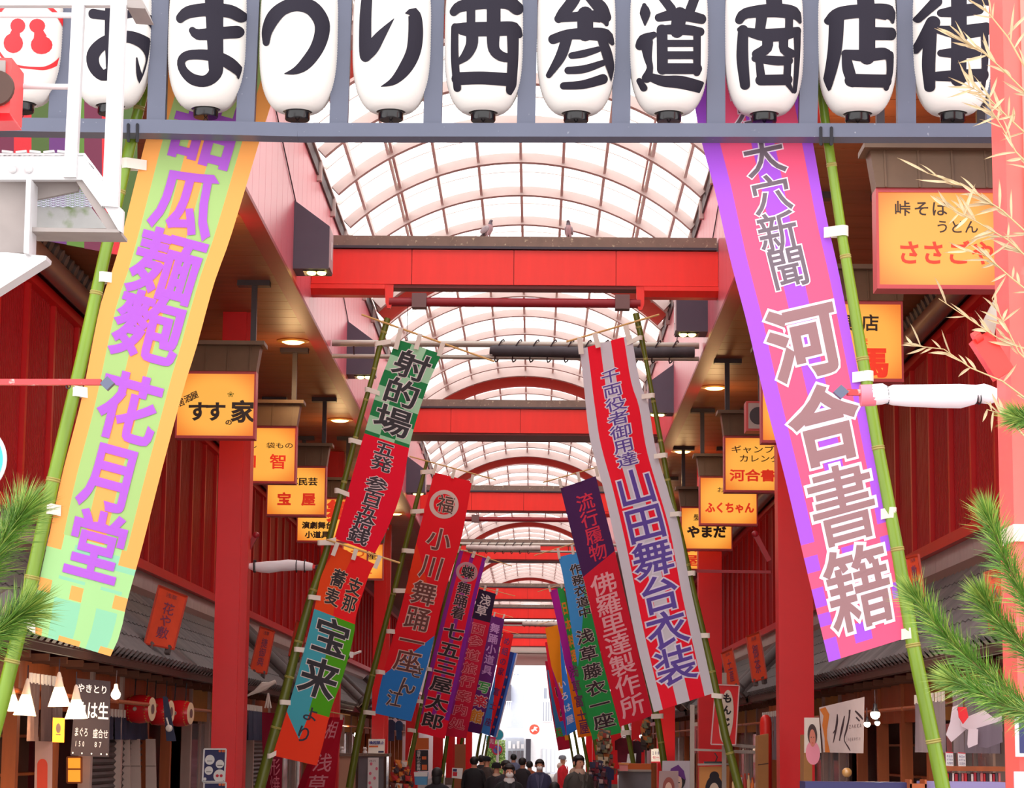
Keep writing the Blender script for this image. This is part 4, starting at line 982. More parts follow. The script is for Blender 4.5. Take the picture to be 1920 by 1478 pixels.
shop_sign('lit amber sign mostly hidden behind the purple and pink banner, third on the right', 1, 29.7, [T('\u4e7e\u7269', .2, .8, .3, .2, BK), T('\u3084\u307e', .2, .8, .66, .26, RD)])
shop_sign('lit amber sign with katakana over red \u6cb3\u5408\u66f8\u7c4d, behind the first right column', 1, 35.6, [T('\u30ae\u30e3\u30f3\u30d6\u30eb', .10, .92, .24, .14, (80, 50, 30), .01), T('\u30ab\u30ec\u30f3\u30c0\u30fc', .22, 1.0, .40, .14, (80, 50, 30), .01), T('\u6cb3\u5408\u66f8\u7c4d', .08, 1.0, .70, .22, RD, .03)])
shop_sign('lit amber sign with red \u3075\u304f\u3061\u3083\u3093, fifth on the right', 1, 41.0, [T('\u304a\u83d3\u5b50', .3, .7, .28, .12, BK, .008), T('\u3075\u304f\u3061\u3083\u3093', .1, .94, .64, .22, RD, .045)])
shop_sign('lit amber sign with bold black \u3084\u307e\u3060, sixth on the right', 1, 46.3, [T('\u9aea', .24, .42, .25, .16, BK, .01), T('\u3084\u307e\u3060', .12, .88, .58, .28, BK, .05)])
shop_sign('lit amber sign just above the second right column, seventh on the right', 1, 51.6, [T('\u8336', .3, .7, .4, .3, RD, .03), T('\u5c4b', .3, .7, .75, .3, RD, .03)])

# air conditioning unit beside the right signs
ac = thing('ventilation_unit', 'small red framed grey fan unit beside the amber signs on the right', 'fan', tuple(at(1424, 810, 33.0)))
a = at(1399, 752, 33.0); b = at(1437, 808, 33.0)
MB().box((a.x, 33.0, b.z), (b.x, 33.35, a.z)).build('casing', M_FRM, ac)
MB().box((a.x + .03, 32.99, b.z + .03), (b.x - .03, 33.0, a.z - .03)).build('front_plate', mat('pale_grey_plate', (176, 168, 166), 0.5), ac)
MB().lathe(((a.x + b.x) / 2 + .03, 32.985, (a.z + b.z) / 2), [(0.0, -.005), (.12, -.005), (.13, .01)], 20, axis=Vector((0, 1, 0))).build('fan_grille', M_DARK, ac, smooth=True)
MB().box((b.x - .1, 33.1, a.z), (b.x - .05, 33.15, ZS)).build('hanger_post', M_HANG, ac)

# ------------------------------------------------------------------ downlights in the soffit
M_LAMP = mat('warm_lamp_disc', (255, 214, 120), 0.5, emit=7.0)
M_BRASS = mat('brass_trim_ring', (220, 160, 80), 0.3, metal=0.6)
n_ = 0
for s, x, ys in ((-1, -3.62, (25.9, 34.3, 42.8, 51.6, 60.4)), (1, 2.95, (21.2, 29.8, 38.5, 47.0, 55.6))):
    for k, y in enumerate(ys):
        root = thing('ceiling_downlight', 'round warm downlight in the brown soffit on the %s, %s from the front' % ('left' if s < 0 else 'right', ORD[k]), 'light', (x, y, ZS))
        MB().lathe((x, y, ZS), [(.17, -.03), (.24, -.015), (.24, 0.0)], 24).build('trim_ring', M_BRASS, root, smooth=True)
        MB().lathe((x, y, ZS), [(0.0, -.05), (.12, -.045), (.17, -.02)], 20).build('lamp_disc', M_LAMP, root, smooth=True)
        ld = bpy.data.lights.new('downlight_lamp', 'POINT'); ld.energy = 14; ld.color = (1, .62, .28); ld.shadow_soft_size = .15
        lo = bpy.data.objects.new('downlight_lamp', ld); col.objects.link(lo); lo.location = (0, 0, -.6); lo.parent = root

# ------------------------------------------------------------------ slate coloured light boxes on the upper walls
M_BOX = mat('slate_purple_box', (84, 76, 92), 0.5, vary=0.04)
M_LOUV = mat('pale_side_panel', (196, 168, 172), 0.5)
for s, ys in ((-1, (20.6, 29.6, 38.3, 47.4, 56.6, 65.5)), (1, (25.4, 34.0, 42.5, 51.3, 60.0))):
    for k, y in enumerate(ys):
        X = XL if s < 0 else XR; xi = X - s * 0.46
        root = thing('wall_light_box', 'slate box with two yellow lamps on the %s pink wall, %s from the front' % ('left' if s < 0 else 'right', ORD[k]), 'light', (X, y, CZ + 6.05))
        zb = CZ + 6.05
        MB().slab([(X, y, zb), (xi, y, zb), (xi, y, zb + .56), (X, y, zb + .9)], (0, .5, 0)).build('housing', M_BOX, root)
        MB().box((xi - s * .012, y + .02, zb + .02), (xi + s * .0, y + .48, zb + .54)).build('inner_panel', M_LOUV, root)
        MB().box((xi - s * .018, y + .2, zb + .16), (xi - s * .010, y + .3, zb + .4)).build('slot', M_WHITE, root)
        MB().box((min(xi + s * .06, xi + s * .34), y + .1, zb - .012), (max(xi + s * .06, xi + s * .34), y + .4, zb)).build('lamp_recess', M_BLACK, root)
        for d in (.11, .24):
            MB().ell((xi + s * d, y + .22, zb - .012), (.062, .11, .03), 10).build('lamp', mat('yellow_floodlamp', (255, 240, 130), 0.5, emit=5.0), root, smooth=True)
        if y < 45:
            cb = thing('slack_cable', 'thin cable to the slate box on the %s pink wall, %s from the front' % ('left' if s < 0 else 'right', ORD[k]), 'cable', (X, y, zb + .9))
            MB().tube([(X - s * .01, y - 3.2, zb + 1.62), (X - s * .012, y - 1.5, zb + 1.22), (X - s * .012, y + .1, zb + .88)], .008, 4).build('wire', M_CABLE, cb)

# ------------------------------------------------------------------ horizontal pipes with rolled banners
def pipes(label, Y, z1, z2, roll, lash=True, m2=None):
    root = thing('hanging_pipe', label, 'pipe', (XC, Y, z1))
    MB().tube([(XL + .02, Y, z1), (XR - .04, Y, z1)], .05, 10).build('upper_pipe', M_STEEL, root, smooth=True)
    MB().tube([(XL + .02, Y + .02, z2), (XR - .04, Y + .02, z2)], .035, 10).build('lower_pipe', M_STEEL, root, smooth=True)
    a, b, rgb, rr = roll
    MB().tube([(a, Y - .02, (z1 + z2) / 2 + .01), (a + .1, Y - .02, (z1 + z2) / 2), ((a + b) / 2, Y - .02, (z1 + z2) / 2 - .02), (b, Y - .02, (z1 + z2) / 2)], [rr * .7, rr, rr, rr * .9], 12).build('rolled_banner', mat('rolled_cloth_%d' % rgb[0], rgb, .7, vary=.2, scale=5), root, smooth=True)
    n = int((b - a) / .28)
    for k in range(n):
        x = a + .15 + k * (b - a - .2) / n
        r = abs(z1 - z2) / 2 + .07; zc_ = (z1 + z2) / 2
        MB().tube([(x + .04 * cos(t) + .06 * sin(t), Y + .075 * cos(t + .4), zc_ + r * sin(t)) for t in [i * pi / 6 for i in range(13)]], .011, 5, cap=False).build('lashing', M_CABLE, root)
    for x in (XL + .35, -1.9, 1.0):
        MB().tube([(x, Y, z1 - .03), (x + .01, Y, z2 + .02)], .012, 5).build('drop_hook', M_CABLE, root)
pipes('pair of steel pipes spanning the street with a dark rolled banner lashed on', 35.3, at(960, 646, 35.3).z, at(960, 670, 35.3).z, (-.72, 2.4, (70, 64, 70), .09))
pipes('pair of far steel pipes spanning the street with a white rolled banner lashed on', 71.0, at(960, 1021, 71).z, at(960, 1034, 71).z, (-2.1, .15, (206, 190, 184), .09))
pipes('third pair of steel pipes with a patterned rolled banner, deep in the arcade', 112.0, at(960, 1166, 112).z, at(960, 1173, 112).z, (-.6, 1.7, (186, 170, 160), .12))
# hanging thread with small hook
th = thing('hanging_thread', 'thin thread hanging from the clamp of the first red pipe', 'thread', tuple(at(764, 560, 32.1)))
MB().tube([at(764, 566, 32.1), at(763, 632, 32.1)], .004, 4).build('thread', M_CABLE, th)
MB().tube([at(762 + 3 * sin(t), 636 - 3 * cos(t), 32.1) for t in [i * .8 for i in range(6)]], .005, 4).build('hook', M_CABLE, th)

# ------------------------------------------------------------------ pigeons on the first beam
M_FEATH = mat('grey_pigeon_feathers', (170, 160, 164), 0.7, vary=0.2, scale=18)
M_FEATHD = mat('dark_pigeon_feathers', (110, 104, 112), 0.7, vary=0.2, scale=18)
M_BREAST = mat('rosy_grey_breast', (190, 160, 165), 0.7, vary=0.15, scale=20)
tmp_scene = bpy.data.scenes.new('workshop')
def skin_mesh(name, nodes, edges, mats, root=0, levels=1, matfn=None):
    """a continuous body grown round a skeleton: nodes (x, y, z, rx, ry)"""
    me = bpy.data.meshes.new(name)
    me.from_pydata([n[:3] for n in nodes], edges, [])
    o = bpy.data.objects.new('skeleton', me); col.objects.link(o)
    sk = o.modifiers.new('s', 'SKIN'); sk.use_smooth_shade = True
    for i, n in enumerate(nodes):
        sv = me.skin_vertices[0].data[i]; sv.radius = (n[3], n[4] if len(n) > 4 else n[3]); sv.use_root = (i == root)
    sb = o.modifiers.new('b', 'SUBSURF'); sb.levels = levels; sb.render_levels = levels
    col.objects.unlink(o); tmp_scene.collection.objects.link(o)
    with bpy.context.temp_override(scene=tmp_scene, view_layer=tmp_scene.view_layers[0]):
        dg = bpy.context.evaluated_depsgraph_get(); dg.update()
        out = bpy.data.meshes.new_from_object(o.evaluated_get(dg))
    bpy.data.objects.remove(o)
    out.materials.clear()
    for m in mats: out.materials.append(m)
    for p in out.polygons:
        p.use_smooth = True
        if matfn: p.material_index = matfn(p.center)
    out.name = name
    return out
for lb, px, py, turn in (('grey pigeon looking down to the left on the first red beam', 916, 438, 0.9), ('grey pigeon facing the street, right of the other on the first red beam', 1066, 440, -0.15)):
    p = at(px, py, 32.12); p.z = CZ + 7.01
    root = thing('pigeon', lb, 'bird', tuple(p))
    nodes = [(0, 0, .12, .052, .05), (0, .07, .07, .035, .03), (0, -.03, .175, .045, .042), (0, -.035, .225, .026, .025), (0, -.045, .255, .027, .027), (0, -.075, .25, .010, .008), (0, .17, .035, .018, .006), (.022, 0, .07, .018), (.022, 0, .02, .006), (-.022, 0, .07, .018), (-.022, 0, .02, .006)]
    ed = [(0, 2), (2, 3), (3, 4), (4, 5), (0, 1), (1, 6), (0, 7), (7, 8), (0, 9), (9, 10)]
    bm_ = skin_mesh('body', nodes, ed, [M_BREAST, M_FEATHD], matfn=lambda c: 1 if c.z > .2 or c.y > .05 else 0)
    ob = link('body', bm_, root, p); ob.rotation_euler.z = turn
    for s in (-1, 1):
        w = MB().ell((0, 0, 0), (.016, .085, .05), 10)
        w.v = [(x + s * .045, y + .035, z - .02 * y / .08 + .125) for x, y, z in w.v]
        wm = w.mesh('wing', M_FEATH, smooth=True); wo = link('wing', wm, root, p); wo.rotation_euler.z = turn
        fo = MB()
        for dx in (-.008, 0, .008): fo.tube([(s * .022, 0, .01), (s * .022 + dx, -.028, .004)], .0025, 5)
        fw = link('foot', fo.mesh('foot', mat('pink_bird_foot', (196, 110, 100), .6)), root, p); fw.rotation_euler.z = turn

# ------------------------------------------------------------------ foreground, left: white steel platform
YW = 12.4
wp = thing('steel_platform', 'white painted steel platform and railing in the upper left corner', 'platform', tuple(at(100, 400, YW)))
A = lambda x, y, d=0.0: at(x, y, YW + d)
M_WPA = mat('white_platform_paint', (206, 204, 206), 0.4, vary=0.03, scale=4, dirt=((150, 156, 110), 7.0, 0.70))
M_WPU = mat('shaded_platform_white', (150, 140, 137), 0.6, vary=0.08)  # platform white turned grey in its colour, standing in for shade underneath
def part(name, pts, d, m=M_WPA, dz=0.0): return MB().slab([A(x, y, dz) for x, y in pts], (0, d, 0)).build(name, m, wp)
part('top_rail', [(-20, -12), (238, -8), (238, 10), (-20, 10)], .05)
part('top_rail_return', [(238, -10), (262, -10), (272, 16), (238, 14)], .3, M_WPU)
MB().tube([A(-20, 28), A(135, 29)], .016, 10).build('railing_tube', M_WPA, wp, smooth=True)
MB().tube([A(-20, 161), A(130, 163)], .016, 10).build('railing_tube', M_WPA, wp, smooth=True)
part('upright', [(135, 8), (157, 8), (142, 332), (119, 332)], .06, M_WPA, -.03)
part('upright', [(207, 6), (236, 6), (221, 388), (191, 386)], .06, M_WPA, -.03)
part('channel', [(-20, 291), (157, 291), (194, 338), (191, 388), (154, 337), (-20, 337)], .05)
part('channel_flange', [(-20, 287), (159, 287), (196, 337), (194, 341), (156, 293), (-20, 293)], .22)
part('end_plate', [(191, 380), (222, 386), (231, 394), (229, 436), (222, 432)], .05, M_WPA, -.005)
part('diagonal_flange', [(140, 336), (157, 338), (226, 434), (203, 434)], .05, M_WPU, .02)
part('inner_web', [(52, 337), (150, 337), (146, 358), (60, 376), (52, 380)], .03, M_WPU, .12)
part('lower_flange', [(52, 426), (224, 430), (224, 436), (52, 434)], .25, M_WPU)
part('back_channel', [(52, 388), (170, 388), (200, 428), (52, 428)], .04, mat('mossy_white_paint', (198, 198, 196), .6, vary=.1, dirt=((120, 146, 70), 5.0, .55)), .30)
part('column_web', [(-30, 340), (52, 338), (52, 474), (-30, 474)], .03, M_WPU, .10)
part('column_flange', [(49, 336), (58, 336), (54, 476), (44, 474)], .18, M_WPA, -.06)
part('foot_plate', [(-30, 474), (10, 473), (87, 480), (86, 487), (-30, 560)], .14, M_WPA, .0)
gr = MB()
for k in range(16):
    y = 356 + k * 2.2
    gr.tube([A(55 + i * 9, y + (1.6 if (i + k) % 2 else -1.6), .16 + k * .01) for i in range(14)], .0045, 4)
gr.build('expanded_mesh', mat('pale_mesh_steel', (206, 210, 226), .4), wp)['kind'] = 'stuff'
lip = MB()
for k in range(5):
    x = 4 + k * 26
    lip.bar(A(x, 284 + 2 * (k % 2)), A(x + 20, 286 - 2 * (k % 2)), .02, .012)
lip.build('mesh_edge', M_WPA, wp)
for x in (24, 54):
    MB().ell(A(x, 318, -.01), (.021, .016, .021), 12).build('bolt', M_WPA, wp, smooth=True)
# red framed device at the left edge
rb = thing('gauge_box', 'red framed box with a dark round face at the upper left edge', 'box', tuple(at(5, 224, 12.1)))
a = at(-40, 108, 12.1); b = at(18, 212, 12.1)
MB().box((a.x, 12.1, b.z), (b.x, 12.4, a.z)).build('casing', mat('coral_red_casing', (232, 70, 70), .5), rb)
MB().box((a.x, 12.08, b.z + .04), (b.x - .03, 12.1, a.z - .02)).build('face_plate', M_WPU, rb)
MB().lathe(at(-8, 165, 12.07), [(0.0, -.01), (.095, -.01), (.1, .01)], 24, axis=Vector((0, 1, 0))).build('round_dial', M_BROWN, rb, smooth=True)
MB().slab([at(-40, 212, 12.1), at(18, 212, 12.1), at(26, 226, 12.0), at(-40, 228, 12.0)], (0, .2, 0)).build('lower_lip', M_RED, rb)

def crossbar(label, pts, capc, Y):
    root = thing('crossbar', label, 'bar', tuple(at(pts[0][0], pts[0][1], Y)))
    MB().bar(at(*pts[0], Y), at(*pts[1], Y), .04, .036).build('bar', mat('worn_red_bar', (214, 62, 66), .5, dirt=((240, 210, 205), 18., .62)), root)
    c = at(*capc, Y - .03); r = .044
    MB().slab([c + Vector((0, -.01, r)), c + Vector((r * 1.05, -.02, 0)), c + Vector((0, -.01, -r)), c + Vector((-r * 1.05, 0, 0))], (0, .05, 0)).build('diamond_cap', mat('blue_grey_cap', (92, 98, 120), .35, metal=.4), root)
    return root
YC = 14.3
r_ = crossbar('worn red bar with a grey diamond end cap, crossing the green striped banner', [(-30, 717), (190, 717)], (201, 719), YC)
MB().tube([at(128 + 4 * cos(t), 725 + 4 * sin(t), YC) for t in [i * .7 for i in range(10)]], .004, 5).build('screw_eye', M_HANG, r_)
r_ = crossbar('red bar with a grey diamond end cap, crossing the purple banner', [(1588, 736), (1880, 742)], (1577, 735), YC)
rl = thing('wrapped_roll', 'white paper roll tied with black cord, held out on the right red bar', 'roll', tuple(at(1740, 741, YC)))
MB().tube([at(1613, 742, YC), at(1640, 741, YC)], .068, 16).build('inner_tube', mat('pink_card_tube', (244, 130, 150), .5), rl, smooth=True)
MB().tube([at(x, y, YC - .005) for x, y in ((1630, 742), (1640, 740), (1654, 739), (1664, 741), (1674, 741), (1700, 742), (1760, 743), (1800, 743), (1824, 740), (1832, 737), (1842, 738), (1856, 741), (1870, 741))],
          [.06, .066, .066, .052, .064, .068, .074, .076, .062, .050, .062, .058, .04], 20).build('paper_wrap', mat('white_wrapping_paper', (246, 240, 248), .6, bump=.5, scale=5), rl, smooth=True)
for x, r in ((1664, .055), (1830, .053), (1836, .055)):
    MB().tube([at(x, 741, YC) + Vector((.004 * sin(2 * t), r * cos(t), r * sin(t) * 1.02)) for t in [i * pi / 8 for i in range(17)]], .004, 5, cap=False).build('cord', M_ROPE, rl)

# ------------------------------------------------------------------ foreground, right: the big red post, twigs, pine
YP = 13.2
bp = thing('gate_post', 'broad sunlit coral red gate post at the right edge', 'post', tuple(at(1900, 1478, YP)))
a = at(1895, 700, YP)
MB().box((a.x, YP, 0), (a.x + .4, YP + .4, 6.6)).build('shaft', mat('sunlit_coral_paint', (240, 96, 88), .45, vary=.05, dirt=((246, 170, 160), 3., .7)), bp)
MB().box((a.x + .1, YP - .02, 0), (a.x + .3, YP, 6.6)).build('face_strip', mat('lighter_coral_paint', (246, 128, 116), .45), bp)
MB().box((a.x - .01, YP - .03, at(0, 1000, YP).z), (a.x + .42, YP + .42, at(0, 968, YP).z)).build('pale_band', mat('cream_band', (240, 214, 196), .6), bp)
fl = thing('red_floodlight', 'bright red tilted floodlight bolted to the coral post among the twigs', 'light', tuple(at(1855, 665, 13.0)))
MB().bar(at(1836, 632, 13.), at(1882, 704, 13.), .12, .1, up=(0, 1, 0)).build('housing', mat('signal_red_plastic', (240, 52, 44), .35), fl)
MB().tube([at(1826, 636, 12.95), at(1838, 628, 12.95)], .035, 12).build('lens_tube', mat('signal_red_plastic', (240, 52, 44), .35), fl, smooth=True)
MB().slab([at(1842, 606, 13.), at(1866, 560, 13.), at(1870, 600, 13.), at(1862, 640, 13.)], (0, .05, 0)).build('grey_bracket', M_STEEL, fl)
ps = thing('white_notice', 'blue and white notice with a round mark, on the coral post', 'notice', tuple(at(1910, 1375, 13.1)))
a1 = at(1903, 1328, 13.1); b1 = at(1990, 1420, 13.1)
MB().box((a1.x, 13.1, b1.z), (b1.x, 13.12, a1.z)).build('board', M_WHITE, ps)
MB().box((a1.x + .02, 13.09, b1.z + .02), (b1.x - .02, 13.1, a1.z - .02)).build('dark_print', mat('navy_print', (44, 46, 96), .6), ps)
MB().lathe(at(1914, 1345, 13.085), [(0, 0), (.022, 0), (.022, .004)], 20, axis=Vector((0, 1, 0))).build('round_mark', M_WHITE, ps)
ps = thing('white_notice', 'pale blue flower printed notice low on the coral post', 'notice', tuple(at(1910, 1460, 13.1)))
a1 = at(1902, 1447, 13.1); b1 = at(1990, 1540, 13.1)
MB().box((a1.x, 13.1, b1.z), (b1.x, 13.12, a1.z)).build('board', mat('pale_blue_paper', (206, 222, 244), .6), ps)

random.seed(5)
M_LEAFD = mat('dry_straw_leaf', (206, 186, 150), .7, vary=.18, scale=9, transl=.2)
M_TWIG = mat('straw_twig', (190, 166, 120), .7)
def dry_branch(label, stem, Y, n, seed, spread=1.0, leafpx=60, base_dir=None):
    random.seed(seed)
    root = thing('dry_bamboo_twig', label, 'twig', tuple(at(stem[0][0], stem[0][1], Y)), 'dry bamboo twigs on the coral post')
    P = [at(x, y, Y + random.uniform(-.03, .03)) for x, y in stem]
    MB().tube(P, [.006 - .004 * i / (len(P) - 1) for i in range(len(P))], 5).build('stem', M_TWIG, root, smooth=True)
    sc = Y / FPX
    for k in range(n):
        t = random.random() ** .8 * (len(P) - 1); i = min(int(t), len(P) - 2)
        b = P[i].lerp(P[i + 1], t - i)
        d = (P[i + 1] - P[i]).normalized()
        ang = random.gauss(0, .55) * spread
        dir_ = Vector((d.x * cos(ang) - d.z * sin(ang), random.uniform(-.4, .4), d.x * sin(ang) + d.z * cos(ang))).normalized()
        ln = random.uniform(.5, 1.25) * leafpx * sc; w = random.uniform(1.6, 3.4) * sc
        side = dir_.cross(Vector((0, 1, 0))).normalized()
        cv = random.uniform(-.16, .16) * ln; tw = random.uniform(-1, 1)
        vs = []
        for j in range(6):
            u = j / 5; c = b + dir_ * ln * u + side * cv * 4 * u * (1 - u) * .5 + side * cv * u * u - Vector((0, 0, ln * .06 * u * u))
            ww = w * sin(pi * min(.98, .12 + u * .86)) * (1 if u < .99 else .05)
            sd_ = side * cos(tw * u) + Vector((0, 1, 0)) * sin(tw * u)
            vs += [c - sd_ * ww, c + Vector((0, .004, 0)), c + sd_ * ww]
        MB().add(vs, [(3 * j + q, 3 * j + q + 1, 3 * j + q + 4, 3 * j + q + 3) for j in range(5) for q in (0, 1)]).build('leaf', M_LEAFD, root, smooth=True)
YD = 12.9
dry_branch('dry straw coloured bamboo twig sweeping over the last lantern, topmost', [(1935, 150), (1890, 70), (1850, 20), (1830, -30)], YD, 16, 1, 1.2, 70)
dry_branch('dry straw coloured bamboo twig reaching across the last lantern character', [(1940, 190), (1880, 130), (1840, 95), (1800, 75)], YD, 22, 2, 1.0, 55)
dry_branch('dry straw coloured bamboo twig below the last lantern', [(1945, 270), (1890, 220), (1850, 180), (1815, 160)], YD, 22, 3, 1.1, 60)
dry_branch('dry straw coloured bamboo twig right of the frame end', [(1950, 330), (1905, 285), (1880, 240), (1858, 205)], YD, 18, 4, 1.2, 55)
dry_branch('dry straw coloured bamboo twig crossing the top of the nearest amber sign', [(1940, 450), (1880, 395), (1810, 350), (1740, 325)], YD, 26, 5, 1.0, 58)
dry_branch('dry straw coloured bamboo twig over the middle of the nearest amber sign', [(1945, 500), (1890, 450), (1830, 415), (1770, 385)], YD, 24, 6, 1.2, 55)
dry_branch('dry straw coloured bamboo twig at the lower corner of the nearest amber sign', [(1945, 560), (1895, 520), (1850, 480), (1810, 470)], YD, 16, 7, 1.3, 52)
dry_branch('dry straw coloured bamboo twig above the white roll', [(1940, 660), (1880, 640), (1820, 600), (1760, 560)], YD, 12, 8, 1.4, 50)
dry_branch('long dry bamboo twig pointing left over the corrugated wall', [(1940, 760), (1880, 715), (1820, 690), (1770, 655), (1712, 648)], YD, 16, 9, 1.3, 48)
dry_branch('dry straw coloured bamboo twig beside the red floodlight', [(1950, 700), (1910, 660), (1885, 610), (1860, 560)], YD, 16, 10, 1.3, 48)
dry_branch('small dry bamboo twig hanging under the white roll end', [(1940, 840), (1905, 800), (1875, 775), (1850, 768)], YD, 10, 11, 1.4, 44)

M_NEED = mat('green_pine_needle', (86, 130, 40), .5, vary=.3, scale=8)
M_NEEDY = mat('yellow_green_pine_needle', (150, 172, 74), .5, vary=.2, scale=8)
M_BARK = mat('brown_pine_twig', (134, 100, 70), .8, vary=.2, scale=12)
def pine(label, stem, Y, seed, nlen=62, dens=1.0, cone=.62, yel=.25):
    random.seed(seed)
    root = thing('pine_branch', label, 'branch', tuple(at(stem[0][0], stem[0][1], Y)))
    P = [at(x, y, Y) for x, y in stem]
    Q = []
    for i in range(len(P) - 1):
        for k in range(8): Q.append(P[i].lerp(P[i + 1], k / 8))
    Q.append(P[-1])
    N = len(Q); R = [.011 - .006 * i / (N - 1) for i in range(N)]
    MB().tube(Q, R, 7).build('stem', M_BARK, root, smooth=True)
    sc = Y / FPX; ga, gb = MB(), MB()
    for i in range(N):
        d = (Q[min(i + 1, N - 1)] - Q[max(i - 1, 0)]).normalized()
        x = d.orthogonal().normalized(); y = d.cross(x)
        m = int((30 if i < N - 2 else 90) * dens)
        for k in range(m):
            a = random.uniform(0, 2 * pi); c = random.uniform(.25, cone + .25) if i < N - 2 else random.uniform(.02, cone + .1)
            dr = (d * cos(c * 1.2) + (x * cos(a) + y * sin(a)) * sin(c * 1.2)).normalized()
            ln = nlen * sc * random.uniform(.65, 1.1); w = .0016
            b = Q[i] + d * random.uniform(-.01, .02)
            s_ = dr.orthogonal().normalized() * w; s2 = dr.cross(s_).normalized() * w
            mid = b + dr * ln * .55 + Vector((0, 0, -.002)); tip = b + dr * ln + Vector((0, 0, -ln * .04))
            g_ = gb if random.random() < yel + (.35 if i > N - 4 else 0) else ga
            g_.add([b + s_, b - s_ * .5 + s2, b - s_ * .5 - s2, mid + s_, mid - s_ * .5 + s2, mid - s_ * .5 - s2, tip], [(0, 1, 4, 3), (1, 2, 5, 4), (2, 0, 3, 5), (3, 4, 6), (4, 5, 6), (5, 3, 6)])
    ga.build('needle_tuft', M_NEED, root, fix=False)['kind'] = 'stuff'
    gb.build('pale_needle_tuft', M_NEEDY, root, fix=False)['kind'] = 'stuff'
YN = 11.6
pine('green pine branch whose tip overlaps the foot of the purple banner', [(1960, 1360), (1890, 1300), (1820, 1240), (1770, 1190), (1722, 1128)], YN, 21, 66)
pine('green pine branch rising from the right edge to a pale tip', [(1960, 1180), (1920, 1120), (1885, 1050), (1856, 975)], YN, 22, 64)
pine('green pine branch with a blunt tip between the other right branches', [(1965, 1270), (1915, 1210), (1870, 1165), (1848, 1130)], YN + .3, 23, 64)
pine('lowest green pine branch, hanging over the white lanterns at right', [(1960, 1345), (1900, 1330), (1840, 1300), (1792, 1278)], YN - .2, 24, 60, .9)
pine('small green pine tuft high at the right edge', [(1960, 800), (1935, 790), (1915, 785)], YN, 25, 50, .9)
pine('green pine branch reaching in from the left edge above the bamboo', [(-60, 1120), (-20, 1060), (15, 1000), (38, 968)], YN, 26, 88, 1.1)
pine('lower green pine tuft at the left edge across the bamboo pole', [(-60, 1220), (-20, 1195), (15, 1170), (40, 1150)], YN, 27, 84, 1.0)
cy = thing('round_sign', 'cyan round sign with a white rim at the left edge', 'sign', tuple(at(-58, 862, 12.8)))
MB().lathe(at(-58, 862, 12.8), [(0, 0), (.205, 0), (.205, .02), (0, .02)], 48, axis=Vector((0, 1, 0))).build('white_rim', M_WHITE, cy)
MB().lathe(at(-58, 862, 12.79), [(0, 0), (.185, 0), (.185, .004)], 48, axis=Vector((0, 1, 0))).build('cyan_disc', mat('cyan_print', (60, 200, 228), .5), cy)
MB().tube([at(-58, 862, 12.83), Vector((at(-58, 862, 12.83).x, 12.83, 0))], .03, 10).build('post', M_STEEL, cy)

# striped stage curtain hung at the arcade mouth, upper left
st = thing('striped_curtain', 'curtain of purple, red and green stripes hung high at the upper left', 'curtain', tuple(at(60, 0, 17.7)), kind=None)
x = -40; k = 0
cols_ = [(84, 120, 48), (104, 40, 66), (196, 40, 50), (70, 92, 44), (96, 50, 110)]
while x < 232:
    wdt = 33
    b0 = 430 + (x + 20) * .2
    MB().slab([at(x, -120, 17.7), at(x + wdt, -120, 17.7), at(x + wdt, b0 + 6, 17.7), at(x, b0, 17.7)], (0, .02, 0)).build('stripe', mat('curtain_stripe_%d' % (k % 5), cols_[k % 5], .8), st)
    x += wdt; k += 1
# ------------------------------------------------------------------ shop fronts under the awnings
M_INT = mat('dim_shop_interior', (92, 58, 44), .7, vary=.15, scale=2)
M_GLASSC = mat('grey_shop_glass', (120, 118, 124), .1, vary=.05)
M_NAVY = mat('navy_noren_cloth', (50, 52, 76), .85, vary=.15, scale=3, stretch=(4, 4, .3))
M_GREYC = mat('grey_noren_cloth', (112, 98, 108), .85, vary=.15, scale=3, stretch=(4, 4, .3))
M_BEIGE = mat('beige_door_panel', (176, 150, 140), .6, vary=.05)
M_CARD = mat('brown_cardboard', (176, 122, 70), .8, vary=.06)
M_BULB = mat('white_hot_bulb', (255, 244, 226), .4, emit=9.0)
kinds = {-1: ['timber', 'timber', 'shutter', 'timber', 'glass', 'timber', 'shutter', 'glass', 'timber', 'timber', 'glass', 'timber', 'timber', 'glass', 'timber', 'timber'],
         1: ['timber', 'glass', 'timber', 'timber', 'glass', 'timber', 'timber', 'glass', 'timber', 'glass', 'timber', 'timber', 'glass', 'timber', 'timber', 'timber']}
words = {'timber': 'dark open shop front with warm timber posts', 'shutter': 'shop front with a lowered dark roller shutter', 'glass': 'shop front with grey glass sliding doors'}
